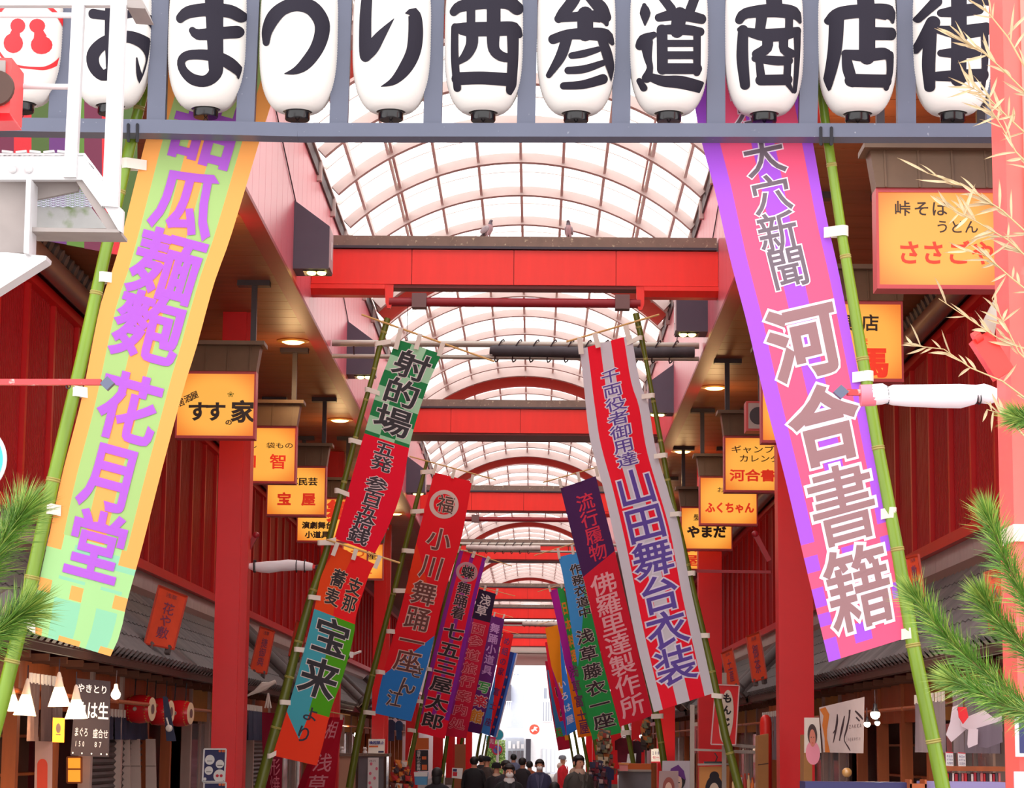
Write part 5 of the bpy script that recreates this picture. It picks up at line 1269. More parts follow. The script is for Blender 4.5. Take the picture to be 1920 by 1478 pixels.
for s in (-1, 1):
    Xe = -4.68 if s < 0 else 4.1
    Xf = Xe + s * .5
    y = 19.6
    for k, kd in enumerate(kinds[s]):
        w = 4.0 if k < 6 else 5.2
        root = thing('shop', words[kd] + ', %s on the %s' % ((ORD + ['thirteenth', 'fourteenth', 'fifteenth', 'sixteenth'])[k], 'left' if s < 0 else 'right'), 'shop', (Xf, y, 0))
        MB().box((Xf + s * .02, y, 2.28), (Xf + s * .12, y + w, 2.76)).build('lintel', M_ORWOOD if kd != 'glass' else mat('ochre_plaster', (196, 140, 66), .7, vary=.08), root)
        for yy_ in (y, y + w * .5):
            MB().box((Xf - s * .02, yy_, 0), (Xf + s * .12, yy_ + .14, 2.76)).build('post', M_ORWOOD if kd == 'timber' else M_BEIGE, root)
        if kd == 'shutter':
            sm_ = MB()
            for q in range(30): sm_.slab([(Xf + s * .06, y + .15, q * .076), (Xf + s * .03, y + .15, q * .076 + .038), (Xf + s * .06, y + .15, q * .076 + .072)], (0, w - .2, 0))
            sm_.build('shutter_slats', M_SHUT, root)['kind'] = 'stuff'
        elif kd == 'glass':
            for q in range(3):
                ya = y + .15 + q * (w - .2) / 3
                MB().box((Xf + s * .05, ya + .04, .1), (Xf + s * .06, ya + (w - .2) / 3 - .04, 2.24)).build('glass_pane', M_GLASSC, root)
                MB().box((Xf + s * .03, ya, 0), (Xf + s * .08, ya + .05, 2.28)).build('door_stile', M_BEIGE, root)
        else:
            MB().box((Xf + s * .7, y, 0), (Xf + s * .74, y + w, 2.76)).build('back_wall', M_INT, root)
            MB().box((Xf + s * .2, y + .5, 0), (Xf + s * .68, y + w - .4, .85)).build('counter', M_BROWN, root)
            for q in range(3):
                MB().box((Xf + s * .5, y + .3, 1.15 + q * .42), (Xf + s * .69, y + w - .3, 1.18 + q * .42)).build('shelf', M_ORWOOD, root)
        MB().tube([(Xe + s * .2, y + .05, 2.42), (Xe + s * .2, y + w - .05, 2.42)], .025, 8).build('noren_rod', M_ORWOOD, root, smooth=True)
        y += w

def noren(label, s, ya, yb, z0, z1, m, panels=3, X=None, fold=.02):
    Xn = X if X is not None else (-4.48 if s < 0 else 3.9) + s * .28
    root = thing('noren_curtain', label, 'curtain', (Xn, ya, z1))
    for k in range(panels):
        a = ya + (yb - ya) * k / panels + .015; b = ya + (yb - ya) * (k + 1) / panels - .015
        vs = []; n = 9
        for i in range(n + 1):
            yy_ = a + (b - a) * i / n
            for j in range(4): vs.append((Xn + fold * sin(i * 2.1 + k) * (.4 + j * .3), yy_, z1 - (z1 - z0) * j / 3))
        MB().add(vs, [(i * 4 + j, i * 4 + j + 1, (i + 1) * 4 + j + 1, (i + 1) * 4 + j) for i in range(n) for j in range(3)]).build('panel', m, root, smooth=True)
        for q in range(3):
            yy_ = a + (b - a) * (q + .5) / 3
            MB().box((Xn - .012, yy_ - .025, z1 - .01), (Xn + .012, yy_ + .025, z1 + .09)).build('loop', M_TAPE, root)
    return root
noren('brown noren curtain behind the cone lamps at the far left', -1, 22.2, 23.8, 1.95, 2.5, mat('brown_noren_cloth', (96, 70, 66), .85, vary=.2, scale=4), 3)
noren('navy noren curtain under the red drums', -1, 28.4, 31.6, 1.98, 2.26, M_NAVY, 5, X=-5.16)
noren('navy noren curtain just right of the first left column', -1, 38.6, 41.4, 2.0, 2.5, M_NAVY, 4)
noren('navy noren curtain beyond the second left column', -1, 54.0, 58.0, 1.9, 2.5, M_NAVY, 4)
noren('grey noren curtain right of the lit bulbs', 1, 24.1, 26.1, 1.92, 2.45, M_GREYC, 3)
noren('grey noren curtain behind the right bamboo pole', 1, 21.3, 23.7, 1.92, 2.48, M_GREYC, 4)
noren('grey noren curtain between the first and second right columns', 1, 38.5, 43.5, 1.75, 2.5, M_GREYC, 5)
noren('maroon noren curtain beyond the second right column', 1, 56.0, 62.0, 1.8, 2.5, mat('maroon_noren_cloth', (120, 26, 44), .85, vary=.1), 5)

# cone lamps
M_CONE = mat('lamp_cone_cloth', (214, 198, 186), .7, transl=.1)
M_CONEG = mat('glowing_cone_cloth', (255, 236, 200), .7, emit=1.6)
for k, (ax, ay, bx, by_, lb) in enumerate(((22, 1278, 18, 1334, 'cone shaped white cloth lamp, half hidden by the left bamboo pole'), (52, 1272, 46, 1342, 'cone shaped white cloth lamp, left of the brown noren strips'), (111, 1260, 111, 1325, 'cone shaped white cloth lamp, highest of the row, above the orange flag'), (143, 1284, 143, 1348, 'cone shaped white cloth lamp overlapping the black menu cloth'))):
    Y = 22.0
    p = at(ax, ay, Y); q = at(bx, by_, Y); ln = p.z - q.z; r = .105
    root = thing('cone_lamp', lb, 'lamp', tuple(q), 'cloth cone lamps under the left awning')
    axs = (p - q).normalized()
    MB().lathe(q, [(r * .42, ln * .56), (r * .15, ln * .96), (.006, ln)], 18, axis=axs).build('upper_cone', M_CONE, root, smooth=True)
    vs = MB().lathe(q, [(r * 1.0, 0), (r * .72, ln * .28), (r * .42, ln * .56)], 18, axis=axs)
    vs.build('glowing_cone', M_CONEG, root, smooth=True)
    MB().tube([p, p + Vector((0, 0, .12))], .006, 5).build('cord', M_CABLE, root)
    ld = bpy.data.lights.new('cone_bulb', 'POINT'); ld.energy = 8; ld.color = (1, .75, .45); ld.shadow_soft_size = .05
    lo = bpy.data.objects.new('cone_bulb', ld); col.objects.link(lo); lo.location = (0, -.02, -.08); lo.parent = root
def bulb(label, px, py, Y, rpx, e=6, capm=M_BLACK):
    p = at(px, py, Y); r = rpx * Y / FPX
    root = thing('bulb_lamp', label, 'lamp', tuple(p))
    MB().ell(p, (r, r, r), 12).build('bulb', M_BULB, root, smooth=True)
    MB().lathe(p, [(r * .9, r * .5), (r * .5, r * 1.3), (r * .4, r * 2.2), (0, r * 2.3)], 12).build('cap', capm, root, smooth=True)
    MB().tube([p + Vector((0, 0, r * 2.2)), p + Vector((0, .02, r * 5))], .006, 5).build('cord', M_CABLE, root)
    ld = bpy.data.lights.new('bulb_light', 'POINT'); ld.energy = e; ld.color = (1, .8, .55); ld.shadow_soft_size = .06
    lo = bpy.data.objects.new('bulb_light', ld); col.objects.link(lo); lo.location = (0, -r * 1.6, -.02); lo.parent = root
bulb('bright bulb at the right edge of the black menu cloth', 217, 1303, 24.6, 9, 8, M_CONE)
bulb('round white lit bulb under its black cap, left of the grey noren', 1641, 1340, 24.0, 9, 10)
bulb('small lit bulb beside the brush written tapestry', 1626, 1358, 25.2, 6, 6)
bulb('small lit bulb below the round white one', 1645, 1356, 25.6, 5, 4)
bulb('yellow lit bulb in front of the third right column', 1203, 1381, 62.0, 4.2, 20)
bulb('small lit bulb low in the right hand shops', 1213, 1401, 62.5, 2, 5)
bulb('bright shop lamp deep on the left above the counters', 671, 1378, 62.0, 7, 30)

def sheet(name, label, cat, quad, Y, m, th_=.02, group=None, edge=None):
    """a flat board or cloth: quad TL TR BR BL in pixels at depth Y (or one Y per corner)"""
    Ys = Y if isinstance(Y, (list, tuple)) else [Y] * 4
    P = [at(x, y, d) for (x, y), d in zip(quad, Ys)]
    root = thing(name, label, cat, tuple((P[2] + P[3]) / 2), group)
    def fn(u, v, n=0.0):
        a = P[0].lerp(P[1], u); b = P[3].lerp(P[2], u); p = a.lerp(b, v); return p - Vector((0, n + .002, 0))
    if isinstance(Y, (list, tuple)):
        K = 10; mb = MB()
        for o_ in (.002, -th_):
            vs = [fn(i / K, j / K, -.004 if o_ > 0 else o_ * -1 - 2 * th_) for j in range(K + 1) for i in range(K + 1)]
            mb.add(vs, [(j * (K + 1) + i, j * (K + 1) + i + 1, (j + 1) * (K + 1) + i + 1, (j + 1) * (K + 1) + i) for j in range(K) for i in range(K)])
        ring = [i for i in range(K)] + [K + j * (K + 1) for j in range(K)] + [K * (K + 1) + K - i for i in range(K)] + [(K - j) * (K + 1) for j in range(K)]
        n1 = (K + 1) ** 2
        for a, b in zip(ring, ring[1:] + ring[:1]): mb.f.append((a, b, b + n1, a + n1)); mb.m.append(0)
        mb.build('board', m, root)
    else: MB().slab(P, (0, th_, 0)).build('board', m, root)
    if edge:
        for (a, b) in ((0, 1), (1, 2), (2, 3), (3, 0)):
            MB().bar(P[a] - Vector((0, .004, 0)), P[b] - Vector((0, .004, 0)), .02, .02, up=(0, 1, 0)).build('edge_strip', edge, root)
    return root, fn
def rect(fn, root, u0, v0, u1, v1, m, name='printed_patch', n=.004):
    MB().add([fn(u0, v0, n), fn(u1, v0, n), fn(u1, v1, n), fn(u0, v1, n)], [(0, 1, 2, 3)]).build(name, m, root, fix=False)
def blob(fn, root, u, v, ru, rv, m, name='printed_spot', n=.006, k=20):
    MB().add([fn(u + ru * cos(2 * pi * i / k), v + rv * sin(2 * pi * i / k), n) for i in range(k)], [tuple(range(k))]).build(name, m, root, fix=False)
def write(fn, root, chars, rgb, b, n=.008):
    put_text(MB(), chars, lambda u, v, q: fn(u, v, n + q), b, rx=2).build('lettering', mat('print_%d_%d_%d' % rgb, rgb, .7), root, fix=False)

# black menu cloth
r, fn = sheet('menu_cloth', 'black hanging menu cloth with large white handwriting, left shop', 'cloth', [(143, 1272), (207, 1278), (204, 1420), (132, 1417)], 22.6, mat('black_menu_cloth', (44, 30, 40), .8))
write(fn, r, rowtext('\u9b5a\u306f\u751f', .06, .98, .40, .24) + rowtext('\u3084\u304d\u3068\u308a', .06, .94, .12, .12), (226, 220, 228), .018)
write(fn, r, rowtext('\u307e\u3050\u308d', .06, .44, .69, .13) + rowtext('\u76db\u5408\u305b', .56, .98, .70, .13) + rowtext('150', .10, .40, .84, .1) + rowtext('87', .62, .86, .84, .1), (206, 200, 210), .006)
for u in (.06, .3, .55, .8, .95): blob(fn, r, u, .965, .02, .012, M_WHITE, 'eyelet')
r, fn = sheet('orange_flag', 'small orange flag with a dark emblem under the highest cone lamp', 'flag', [(99, 1346), (121, 1347), (120, 1393), (98, 1392)], 22.5, mat('orange_flag_cloth', (240, 150, 30), .7))
blob(fn, r, .5, .42, .2, .2, M_BROWN, 'emblem'); rect(fn, r, .3, .66, .7, .7, M_BROWN)
r, fn = sheet('standing_banner', 'faded pinkish standing banner with a red panel at the lower left', 'banner', [(66, 1382), (98, 1382), (97, 1500), (64, 1500)], 23.4, mat('faded_pink_cloth', (186, 146, 140), .8))
rect(fn, r, .15, .45, .75, 1.0, mat('print_red_orange', (200, 60, 36), .7)); blob(fn, r, .45, .45, .3, .1, mat('print_red_orange', (200, 60, 36), .7))
r, fn = sheet('lit_window', 'small orange lit window in the timber front, lower left', 'window', [(126, 1420), (153, 1420), (153, 1468), (126, 1468)], 27.4, mat('orange_lit_window', (240, 140, 40), .5, emit=.8), edge=M_ORWOOD)
rect(fn, r, 0, .44, 1, .50, M_ORWOOD, 'glazing_bar')
for k, (x0, x1) in enumerate(((229, 243), (245, 262), (273, 291))):
    r, fn = sheet('door_panel', 'tall pale beige door panel, %s from the left under the drums' % ORD[k], 'panel', [(x0, 1386), (x1, 1386), (x1 + 3, 1530), (x0, 1530)], 30.2 + k * .5, M_BEIGE, .04)
    rect(fn, r, 0, .35, 1, .358, M_BROWN, 'seam')
# taiko drums
M_DRUM = mat('glossy_red_drum', (200, 20, 28), .2); M_SKIN = mat('cream_drum_skin', (232, 206, 170), .6); M_STUD = mat('brass_stud', (210, 170, 80), .3, metal=.7)
for k, (cx, cy, L_, R_, lb) in enumerate(((263, 1330, 44, 27, 'red barrel drum with cream skin, leftmost of the hanging drums'), (300, 1335, 40, 26, 'red barrel drum in the middle of the hanging drums'), (337, 1338, 40, 25, 'red barrel drum nearest the first left column'))):
    Y = 30.0 + k * .7; sc = Y / FPX
    c = at(cx, cy, Y); ax = Vector((.985, -.17, 0)).normalized(); hl = L_ / 2 * sc / .95; R0 = R_ * sc
    root = thing('taiko_drum', lb, 'drum', tuple(c - Vector((0, 0, R0))), 'drums hanging under the left awning')
    MB().lathe(c, [(R0 * .82, -hl), (R0 * .93, -hl * .6), (R0, 0), (R0 * .93, hl * .6), (R0 * .82, hl)], 28, axis=ax).build('barrel', M_DRUM, root, smooth=True)
    for q in (-1, 1):
        MB().lathe(c + ax * hl * q, [(0, .006 * q), (R0 * .80, .004 * q), (R0 * .85, -.02 * q), (R0 * .87, -.035 * q)], 28, axis=ax).build('skin', M_SKIN, root, smooth=True)
        st_ = MB(); x_ = ax.orthogonal().normalized(); y_ = ax.cross(x_)
        for j in range(26):
            a = 2 * pi * j / 26; st_.ell(c + ax * (hl - .05) * q + (x_ * cos(a) + y_ * sin(a)) * R0 * .885, (.011, .011, .011), 6)
        st_.build('stud_ring', M_STUD, root)['kind'] = 'stuff'
    MB().lathe(c + Vector((-.04, -R0 * .97, 0)), [(0, -.012), (.02, -.012), (.028, 0)], 12, axis=Vector((0, 1, 0))).build('ring_plate', M_STEEL, root)
    blob(lambda u, v, n: c + ax * (hl + .01) + (Vector((-.17, -.985, 0)) * u + Vector((0, 0, 1)) * v) * R0, root, 0, 0, .34, .34, mat('print_drum_mark', (120, 90, 90), .6), 'drum_mark')
    for q in (-.5, .5):
        MB().tube([c + ax * hl * q + Vector((0, 0, R0 * .9)), c + ax * hl * q + Vector((0, .05, R0 + .22))], .008, 5).build('rope', M_ROPE, root)
pd = thing('drum_mallet', 'pale round headed mallet hanging beside the middle drum', 'mallet', tuple(at(318, 1366, 29.5)))
MB().tube([at(312, 1346, 29.5), at(316, 1360, 29.5)], .012, 6).build('stick', M_TAPE, pd); MB().ell(at(317, 1366, 29.5), (.045, .03, .045), 12).build('head', M_TAPE, pd, smooth=True)
r, fn = sheet('navy_strip', 'narrow navy cloth strip hanging in front of the drums', 'cloth', [(305, 1306), (314, 1307), (330, 1390), (312, 1390)], 29.7, M_NAVY)

# poster on the first left column and the notices
M_NAVYP = mat('navy_poster_paper', (44, 42, 96), .5)
for k, (y0, y1) in enumerate(((1405, 1466), (1468, 1530))):
    r, fn = sheet('poster', ('navy poster with white circles on the first left column, upper' if k == 0 else 'navy poster cut by the bottom of the view on the first left column'), 'poster', [(383, y0), (424, y0), (421, y1), (380, y1)], 31.97, M_NAVYP, .01, edge=M_WHITE)
    for u, v, a in ((.28, .33, .22), (.75, .46, .19), (.26, .66, .19), (.76, .82, .28), (.1, .92, .07)):
        blob(fn, r, u, v, a, a * .7, M_WHITE, 'white_circle')
    for u, v in ((.28, .36), (.75, .49), (.26, .69)): rect(fn, r, u - .12, v, u + .12, v + .015, M_BLACK, 'printed_line', .008)
    for u in (.66, .84): blob(fn, r, u, .82, .07, .045, mat('print_red', (210, 40, 60), .6), 'printed_spot', .010)
    for u in (.72, .86, .95): blob(fn, r, u, .06, .06, .04, mat('print_orange', (230, 110, 60), .6))
r, fn = sheet('notice', 'white notice with blue and orange print on the third left column', 'notice', [(691, 1386), (722, 1386), (721, 1414), (690, 1414)], 63.5, M_WHITE, .01)
write(fn, r, rowtext('\u559a\u8d77\u7981\u6b62', .05, .95, .25, .24), (60, 60, 150), .03); rect(fn, r, .05, .45, .6, .56, mat('print_orange', (230, 110, 60), .6)); rect(fn, r, .62, .8, .95, .92, M_NAVYP)
r, fn = sheet('notice', 'white notice with blue and red print on the third right column', 'notice', [(1221, 1404), (1244, 1404), (1244, 1431), (1221, 1431)], 62.9, M_WHITE, .01)
write(fn, r, rowtext('200\u5186', .1, .95, .3, .3), (40, 50, 110), .02); write(fn, r, rowtext('\u30bb\u30fc\u30eb', .1, .95, .62, .26), (200, 50, 90), .02); rect(fn, r, 0, .9, 1, 1, mat('print_red', (210, 40, 60), .6))
r, fn = sheet('price_card', 'small white price card on the orange table, right of the people', 'card', [(1177, 1414), (1193, 1413), (1192, 1431), (1175, 1430)], 60.0, M_WHITE, .01)
write(fn, r, rowtext('100', .2, .8, .4, .3), (60, 50, 60), .01)
# two upright cards by the right shop
for k, x in enumerate((1773, 1796)):
    r, fn = sheet('price_card', ('white handwritten card with a red edge, left one above the book shelf' if k == 0 else 'white handwritten card with a red edge, right one above the book shelf'), 'card', [(x, 1410 + k), (x + 14, 1411 + k), (x + 15, 1437 + k), (x + 1, 1436 + k)], 20.4, M_WHITE, .01)
    rect(fn, r, 0, 0, 1, .07, mat('print_red', (210, 40, 60), .6))
    write(fn, r, rowtext('\u672c\u65e5\u306e', .08, .92, .3, .2) + rowtext('\u304a\u3059\u3059\u3081', .08, .92, .55, .18) + rowtext('\u4e94\u767e\u5186', .08, .92, .8, .2), (70, 60, 120), .006)

# wooden plaques standing on the awnings
M_PLAQ = mat('orange_red_plaque', (204, 66, 34), .55, vary=.1, scale=5)
def plaque(label, quad, Y, txt):
    Y = [v * .955 for v in Y]
    r, fn = sheet('shop_plaque', label, 'plaque', quad, Y, M_PLAQ, .05, 'orange red plaques on the awnings', edge=mat('darker_plaque_rim', (170, 50, 30), .5))
    write(fn, r, column(txt, .5, .22, .86, .42), (112, 48, 78), .008)
    write(fn, r, rowtext('\u6d45\u8349', .3, .7, .1, .09), (120, 54, 60), .004)
    for u in (.2, .8):
        MB().bar(fn(u, .96, -.03), fn(u, 1.10, -.03), .06, .06).build('foot', M_TILE, r)
plaque('orange red plaque with faded writing, left of the first left column', [(298, 1098), (351, 1119), (326, 1218), (271, 1207)], [30.5, 31.0, 30.6, 30.2], '\u82b1\u3084\u6577')
plaque('orange red plaque with faded writing, right of the first left column', [(488, 1175), (515, 1184), (500, 1264), (468, 1259)], [42.5, 43, 42.6, 42.2], '\u6377\u5fa1\u5178')
plaque('narrow orange red plaque behind the leaning olive pole', [(556, 1164), (577, 1172), (563, 1236), (541, 1230)], [50, 50.4, 50.1, 49.8], '\u516b\u66f2')
plaque('orange red plaque left of the first right column', [(1399, 1194), (1424, 1185), (1438, 1272), (1411, 1279)], [37, 36.8, 36.6, 36.8], '\u5fa1\u8336')
plaque('orange red plaque above the red oval signboard', [(1352, 1226), (1373, 1216), (1386, 1284), (1366, 1292)], [42, 41.8, 41.6, 41.8], '\u571f\u7523')
plaque('orange red plaque seen just behind the right bamboo pole', [(1698, 1046), (1722, 1040), (1733, 1118), (1708, 1126)], [23.5, 23.3, 23.2, 23.4], '\u6577\u7269')
plaque('orange red plaque beside the coral post', [(1846, 1075), (1876, 1066), (1890, 1170), (1856, 1182)], [19.2, 19.1, 19.0, 19.1], '\u4eba\u5f62')

# white rolls on the column bars
def bar_roll(label, x0, x1, y, Y, xb):
    root = thing('wrapped_roll', label, 'roll', tuple(at((x0 + x1) / 2, y, Y)))
    MB().bar(at(xb, y + 1, Y), at(x1 + 6, y + 1, Y), .05, .05).build('bar', M_RED, root)
    MB().tube([at(x0 + (x1 - x0) * t, y + (2 * sin(t * 7)), Y - .01) for t in (0, .08, .2, .3, .4, .5, .62, .75, .88, 1)], [.04, .06, .075, .085, .08, .075, .08, .07, .065, .05], 14).build('paper_wrap', mat('white_wrapping_paper', (246, 240, 248), .6, bump=.5, scale=5), root, smooth=True)
    for t in (.08, .1, .75, .88):
        c = at(x0 + (x1 - x0) * t, y, Y)
        MB().tube([c + Vector((0, .085 * cos(a), .085 * sin(a))) for a in [i * pi / 6 for i in range(13)]], .007, 5, cap=False).build('cord', M_ROPE, root)
    MB().ell(at(x1 + 12, y + 2, Y), (.07, .05, .04), 8).build('end_cap', M_DARK, root, smooth=True)
bar_roll('white wrapped roll on a bar of the first left column', 467, 586, 1062, 32.2, 446)
b_ = thing('crossbar', 'thin dark red bar reaching left from the first right column', 'bar', tuple(at(1330, 1072, 32.2)))
MB().bar(at(1306, 1071, 32.2), at(1445, 1073, 32.2), .04, .04).build('bar', M_REDD, b_)
# bracket arms on columns
for lb, p, q in (('dark red slanted stay on the first left column', (452, 1052), (480, 1004)), ('dark red slanted stay on the first right column', (1442, 1052), (1416, 1002))):
    b_ = thing('bracket_arm', lb, 'bracket', tuple(at(p[0], p[1], 32.3))); MB().bar(at(*p, 32.3), at(*q, 32.3), .07, .05, up=(0, 1, 0)).build('arm', M_REDD, b_)
    MB().ell(at(*q, 32.3), (.05, .05, .05), 8).build('joint', M_REDD, b_, smooth=True)
cm = thing('security_camera', 'small black and white security camera right of the teal and green banner', 'camera', tuple(at(655, 1228, 36)))
MB().bar(at(648, 1226, 36), at(663, 1229, 36), .09, .09).build('body', M_WHITE, cm); MB().ell(at(650, 1232, 35.95), (.05, .05, .045), 10).build('lens', M_BLACK, cm, smooth=True)
MB().bar(at(660, 1228, 36.1), at(676, 1222, 36.6), .03, .03).build('arm', M_WHITE, cm)
wt = thing('white_cloth_tassel', 'white twisted cloth flapping beside the first left column', 'cloth', tuple(at(490, 1292, 37)))
MB().tube([at(455, 1309, 37), at(478, 1298, 37), at(495, 1287, 37), at(505, 1284, 37), at(517, 1278, 37)], [.004, .03, .075, .04, .03], 8).build('twist', M_TAPE, wt, smooth=True)
for x2 in (497, 502, 508): MB().tube([at(503, 1300, 37), at(x2, 1328, 37)], .014, 5).build('tail', M_TAPE, wt)

# crimson standing banners with pale characters, lower left
nobori('crimson standing banner with pale pink characters, lower left of the blue one', [(619, 1345), (590, 1400), (556, 1482)], [(645, 1346), (636, 1400), (627, 1482)], 46.0, (196, 22, 50), [((170, 16, 44), us_(-.1, .2))],
       [([('\u76f8', .45, .17, .62, .26, 0), ('\u6d45', .52, .62, .62, .27, 0), ('\u8349', .5, .92, .62, .27, 0)], (240, 150, 165), .008, None, 0)], stick=[(610, 1334), (657, 1342)], tabs=[(640, 1340, 640, 1350)], tabw=5, nv=12, wave=.04)
nobori('dark maroon standing banner half hidden by the olive bamboo pole', [(489, 1336), (492, 1400), (496, 1482)], [(530, 1338), (530, 1400), (528, 1482)], 41.5, (140, 22, 48), [], [([('\u4eba', .5, .30, .5, .2, 0), ('\u5f62', .6, .70, .6, .24, 0), ('\u713c', .6, .93, .6, .24, 0)], (226, 120, 140), .006, None, 0)], nv=12, wave=.04)
wp2 = thing('banner_pole', 'slim white pole of the crimson standing banner', 'pole', tuple(at(556, 1478, 46.1)))
MB().tube([at(559, 1436, 46.1), at(553, 1640, 46.1)], .03, 8).build('tube', M_WHITE, wp2); MB().tube([at(559, 1428, 46.1), at(559, 1437, 46.1)], .035, 8).build('tip', M_WHITE, wp2)

# brush written tapestry
r, fn = sheet('tapestry', 'white cloth tapestry with black brush strokes and an orange edge, right shop', 'cloth', [(1536, 1327), (1621, 1307), (1619, 1413), (1544, 1411)], [27.2, 25.6, 25.6, 27.2], mat('white_tapestry_cloth', (218, 200, 196), .8, vary=.06, scale=3), .01)
MB().add([fn(u, v, .006) for u, v in ((0, .04), (.14, .02), (.22, .2), (.14, .5), (.12, .7), (.17, 1), (.04, 1), (.06, .7), (.03, .4), (.08, .2))], [tuple(range(10))]).build('orange_edge', mat('print_orange_b', (226, 130, 50), .7), r, fix=False)
mb = MB(); g2 = lambda x, y: fn(x, y, .008)
for st in ([(.40, .22, .02), (.38, .4, .05), (.30, .7, .03), (.26, .8, .01)], [(.36, .5, .03), (.28, .6, .02)], [(.56, .28, .02), (.50, .5, .05), (.42, .76, .02)], [(.68, .18, .04), (.66, .34, .03), (.60, .55, .04), (.54, .74, .02), (.64, .9, .03), (.68, .96, .01)], [(.80, .22, .03), (.92, .34, .04), (.97, .4, .02)], [(.82, .34, .03), (.9, .42, .03)]):
    stroke(mb, st, g2, sub=.03, caps=False)
mb.build('brush_strokes', mat('print_brush', (66, 46, 52), .7), r, fix=False)
write(fn, r, rowtext('Japanese', .60, .94, .72, .12), (110, 80, 84), .0); write(fn, r, rowtext('ZAKKA', .66, .96, .5, .1), (110, 80, 84), .0)
# white cloth flowers
wf = thing('white_cloth_hanging', 'white petal shaped cloth hanging with a red heart under the pine, right shop', 'cloth', tuple(at(1826, 1330, 19.8)))
M_PET = mat('white_petal_cloth', (238, 222, 226), .8, transl=.3)
for q in ([(1790, 1330), (1810, 1340), (1818, 1362), (1800, 1378), (1784, 1392), (1774, 1378)], [(1800, 1350), (1845, 1332), (1868, 1350), (1848, 1368), (1820, 1371), (1802, 1362)], [(1842, 1390), (1860, 1350), (1878, 1340), (1880, 1372), (1862, 1384)], [(1816, 1366), (1834, 1368), (1833, 1396), (1816, 1403), (1814, 1396)], [(1786, 1326), (1797, 1322), (1788, 1348), (1782, 1352)]):
    d = random.uniform(-.1, .1); MB().slab([at(x, y, 19.8 + d) for x, y in q], (0, .012, 0)).build('petal', M_PET, wf)
MB().slab([at(x, y, 19.65) for x, y in [(1796, 1326), (1812, 1326), (1816, 1345), (1806, 1358), (1798, 1345)]], (0, .02, 0)).build('red_heart', mat('print_red_heart', (226, 30, 40), .6), wf)
MB().slab([at(x, y, 19.75) for x, y in [(1832, 1366), (1878, 1352), (1880, 1392), (1850, 1403), (1834, 1400)]], (0, .02, 0)).build('grey_drape', M_GREYC, wf)
# book shelf
sh = thing('book_shelf', 'orange wooden shelf board of the right shop', 'shelf', tuple(at(1826, 1465, 20.5)))
a = at(1773, 1437, 20.3); b = at(1885, 1449, 20.3)
MB().box((a.x, 20.3, b.z + .01), (b.x, 20.6, a.z)).build('board', M_ORWOOD, sh)
c_ = at(1773, 1465, 20.3)
MB().box((a.x, 20.3, c_.z - .03), (b.x, 20.6, c_.z)).build('lower_board', M_ORWOOD, sh)
random.seed(9)
x = a.x + .01; k = 0
bk_cols = [(206, 40, 50), (60, 40, 50), (226, 210, 206), (180, 30, 50), (90, 80, 90), (214, 120, 120)]
while x < b.x - .03 and k < 22:
    w = random.uniform(.016, .026); h = (b.z - c_.z) * random.uniform(.8, .96)
    o = MB().box((x, 20.33, c_.z), (x + w, 20.5, c_.z + h)).build('book', mat('book_cover_%d' % (k % 6), bk_cols[k % 6], .6), None, loc=(x, 20.33, c_.z))
    tag(o, '%s thin book, %s from the left on the orange shelf' % (['red', 'plum', 'cream', 'crimson', 'grey', 'pink'][k % 6], (ORD + ['thirteenth', 'fourteenth', 'fifteenth', 'sixteenth', 'seventeenth', 'eighteenth', 'nineteenth', 'twentieth', 'twenty first', 'twenty second'])[k]), 'book', 'books on the orange shelf'); x += w + .006; k += 1
ct = thing('counter_cloth', 'long navy and lilac cloth counter along the bottom right', 'counter', tuple(at(1700, 1500, 19.0)))
for x0, x1, yt, m in ((1510, 1706, 1466, M_NAVYP), (1734, 1885, 1466, mat('lilac_cloth', (150, 140, 190), .7))):
    a = at(x0, yt, 18.9); b = at(x1, yt, 18.9)
    MB().box((a.x, 18.9, .02), (b.x, 19.3, a.z)).build('cloth_front', m, ct)
wb = thing('wooden_box', 'small open orange wooden box on the navy counter', 'box', tuple(at(1720, 1478, 18.8)))
for q in (((1704, 1462), (1708, 1478)), ((1732, 1462), (1736, 1478)), ((1704, 1470), (1736, 1490))):
    a = at(*q[0], 18.8); b = at(*q[1], 18.8); MB().box((a.x, 18.75, b.z), (b.x, 19.0, a.z)).build('side', M_ORWOOD, wb)
gl = thing('glass_globe', 'amber glass globe ornament on a stem above the navy counter', 'ornament', tuple(at(1588, 1466, 22.0)))
MB().ell(at(1588, 1449, 22.0), (.047, .047, .045), 14).build('globe', mat('amber_glass', (190, 140, 80), .05, spec=.9), gl, smooth=True)
MB().tube([at(1588, 1414, 22.0), at(1588, 1440, 22.0)], .004, 5).build('cord', M_CABLE, gl); MB().tube([at(1588, 1458, 22.0), at(1588, 1474, 22.0)], .02, 8).build('stem', M_BROWN, gl)

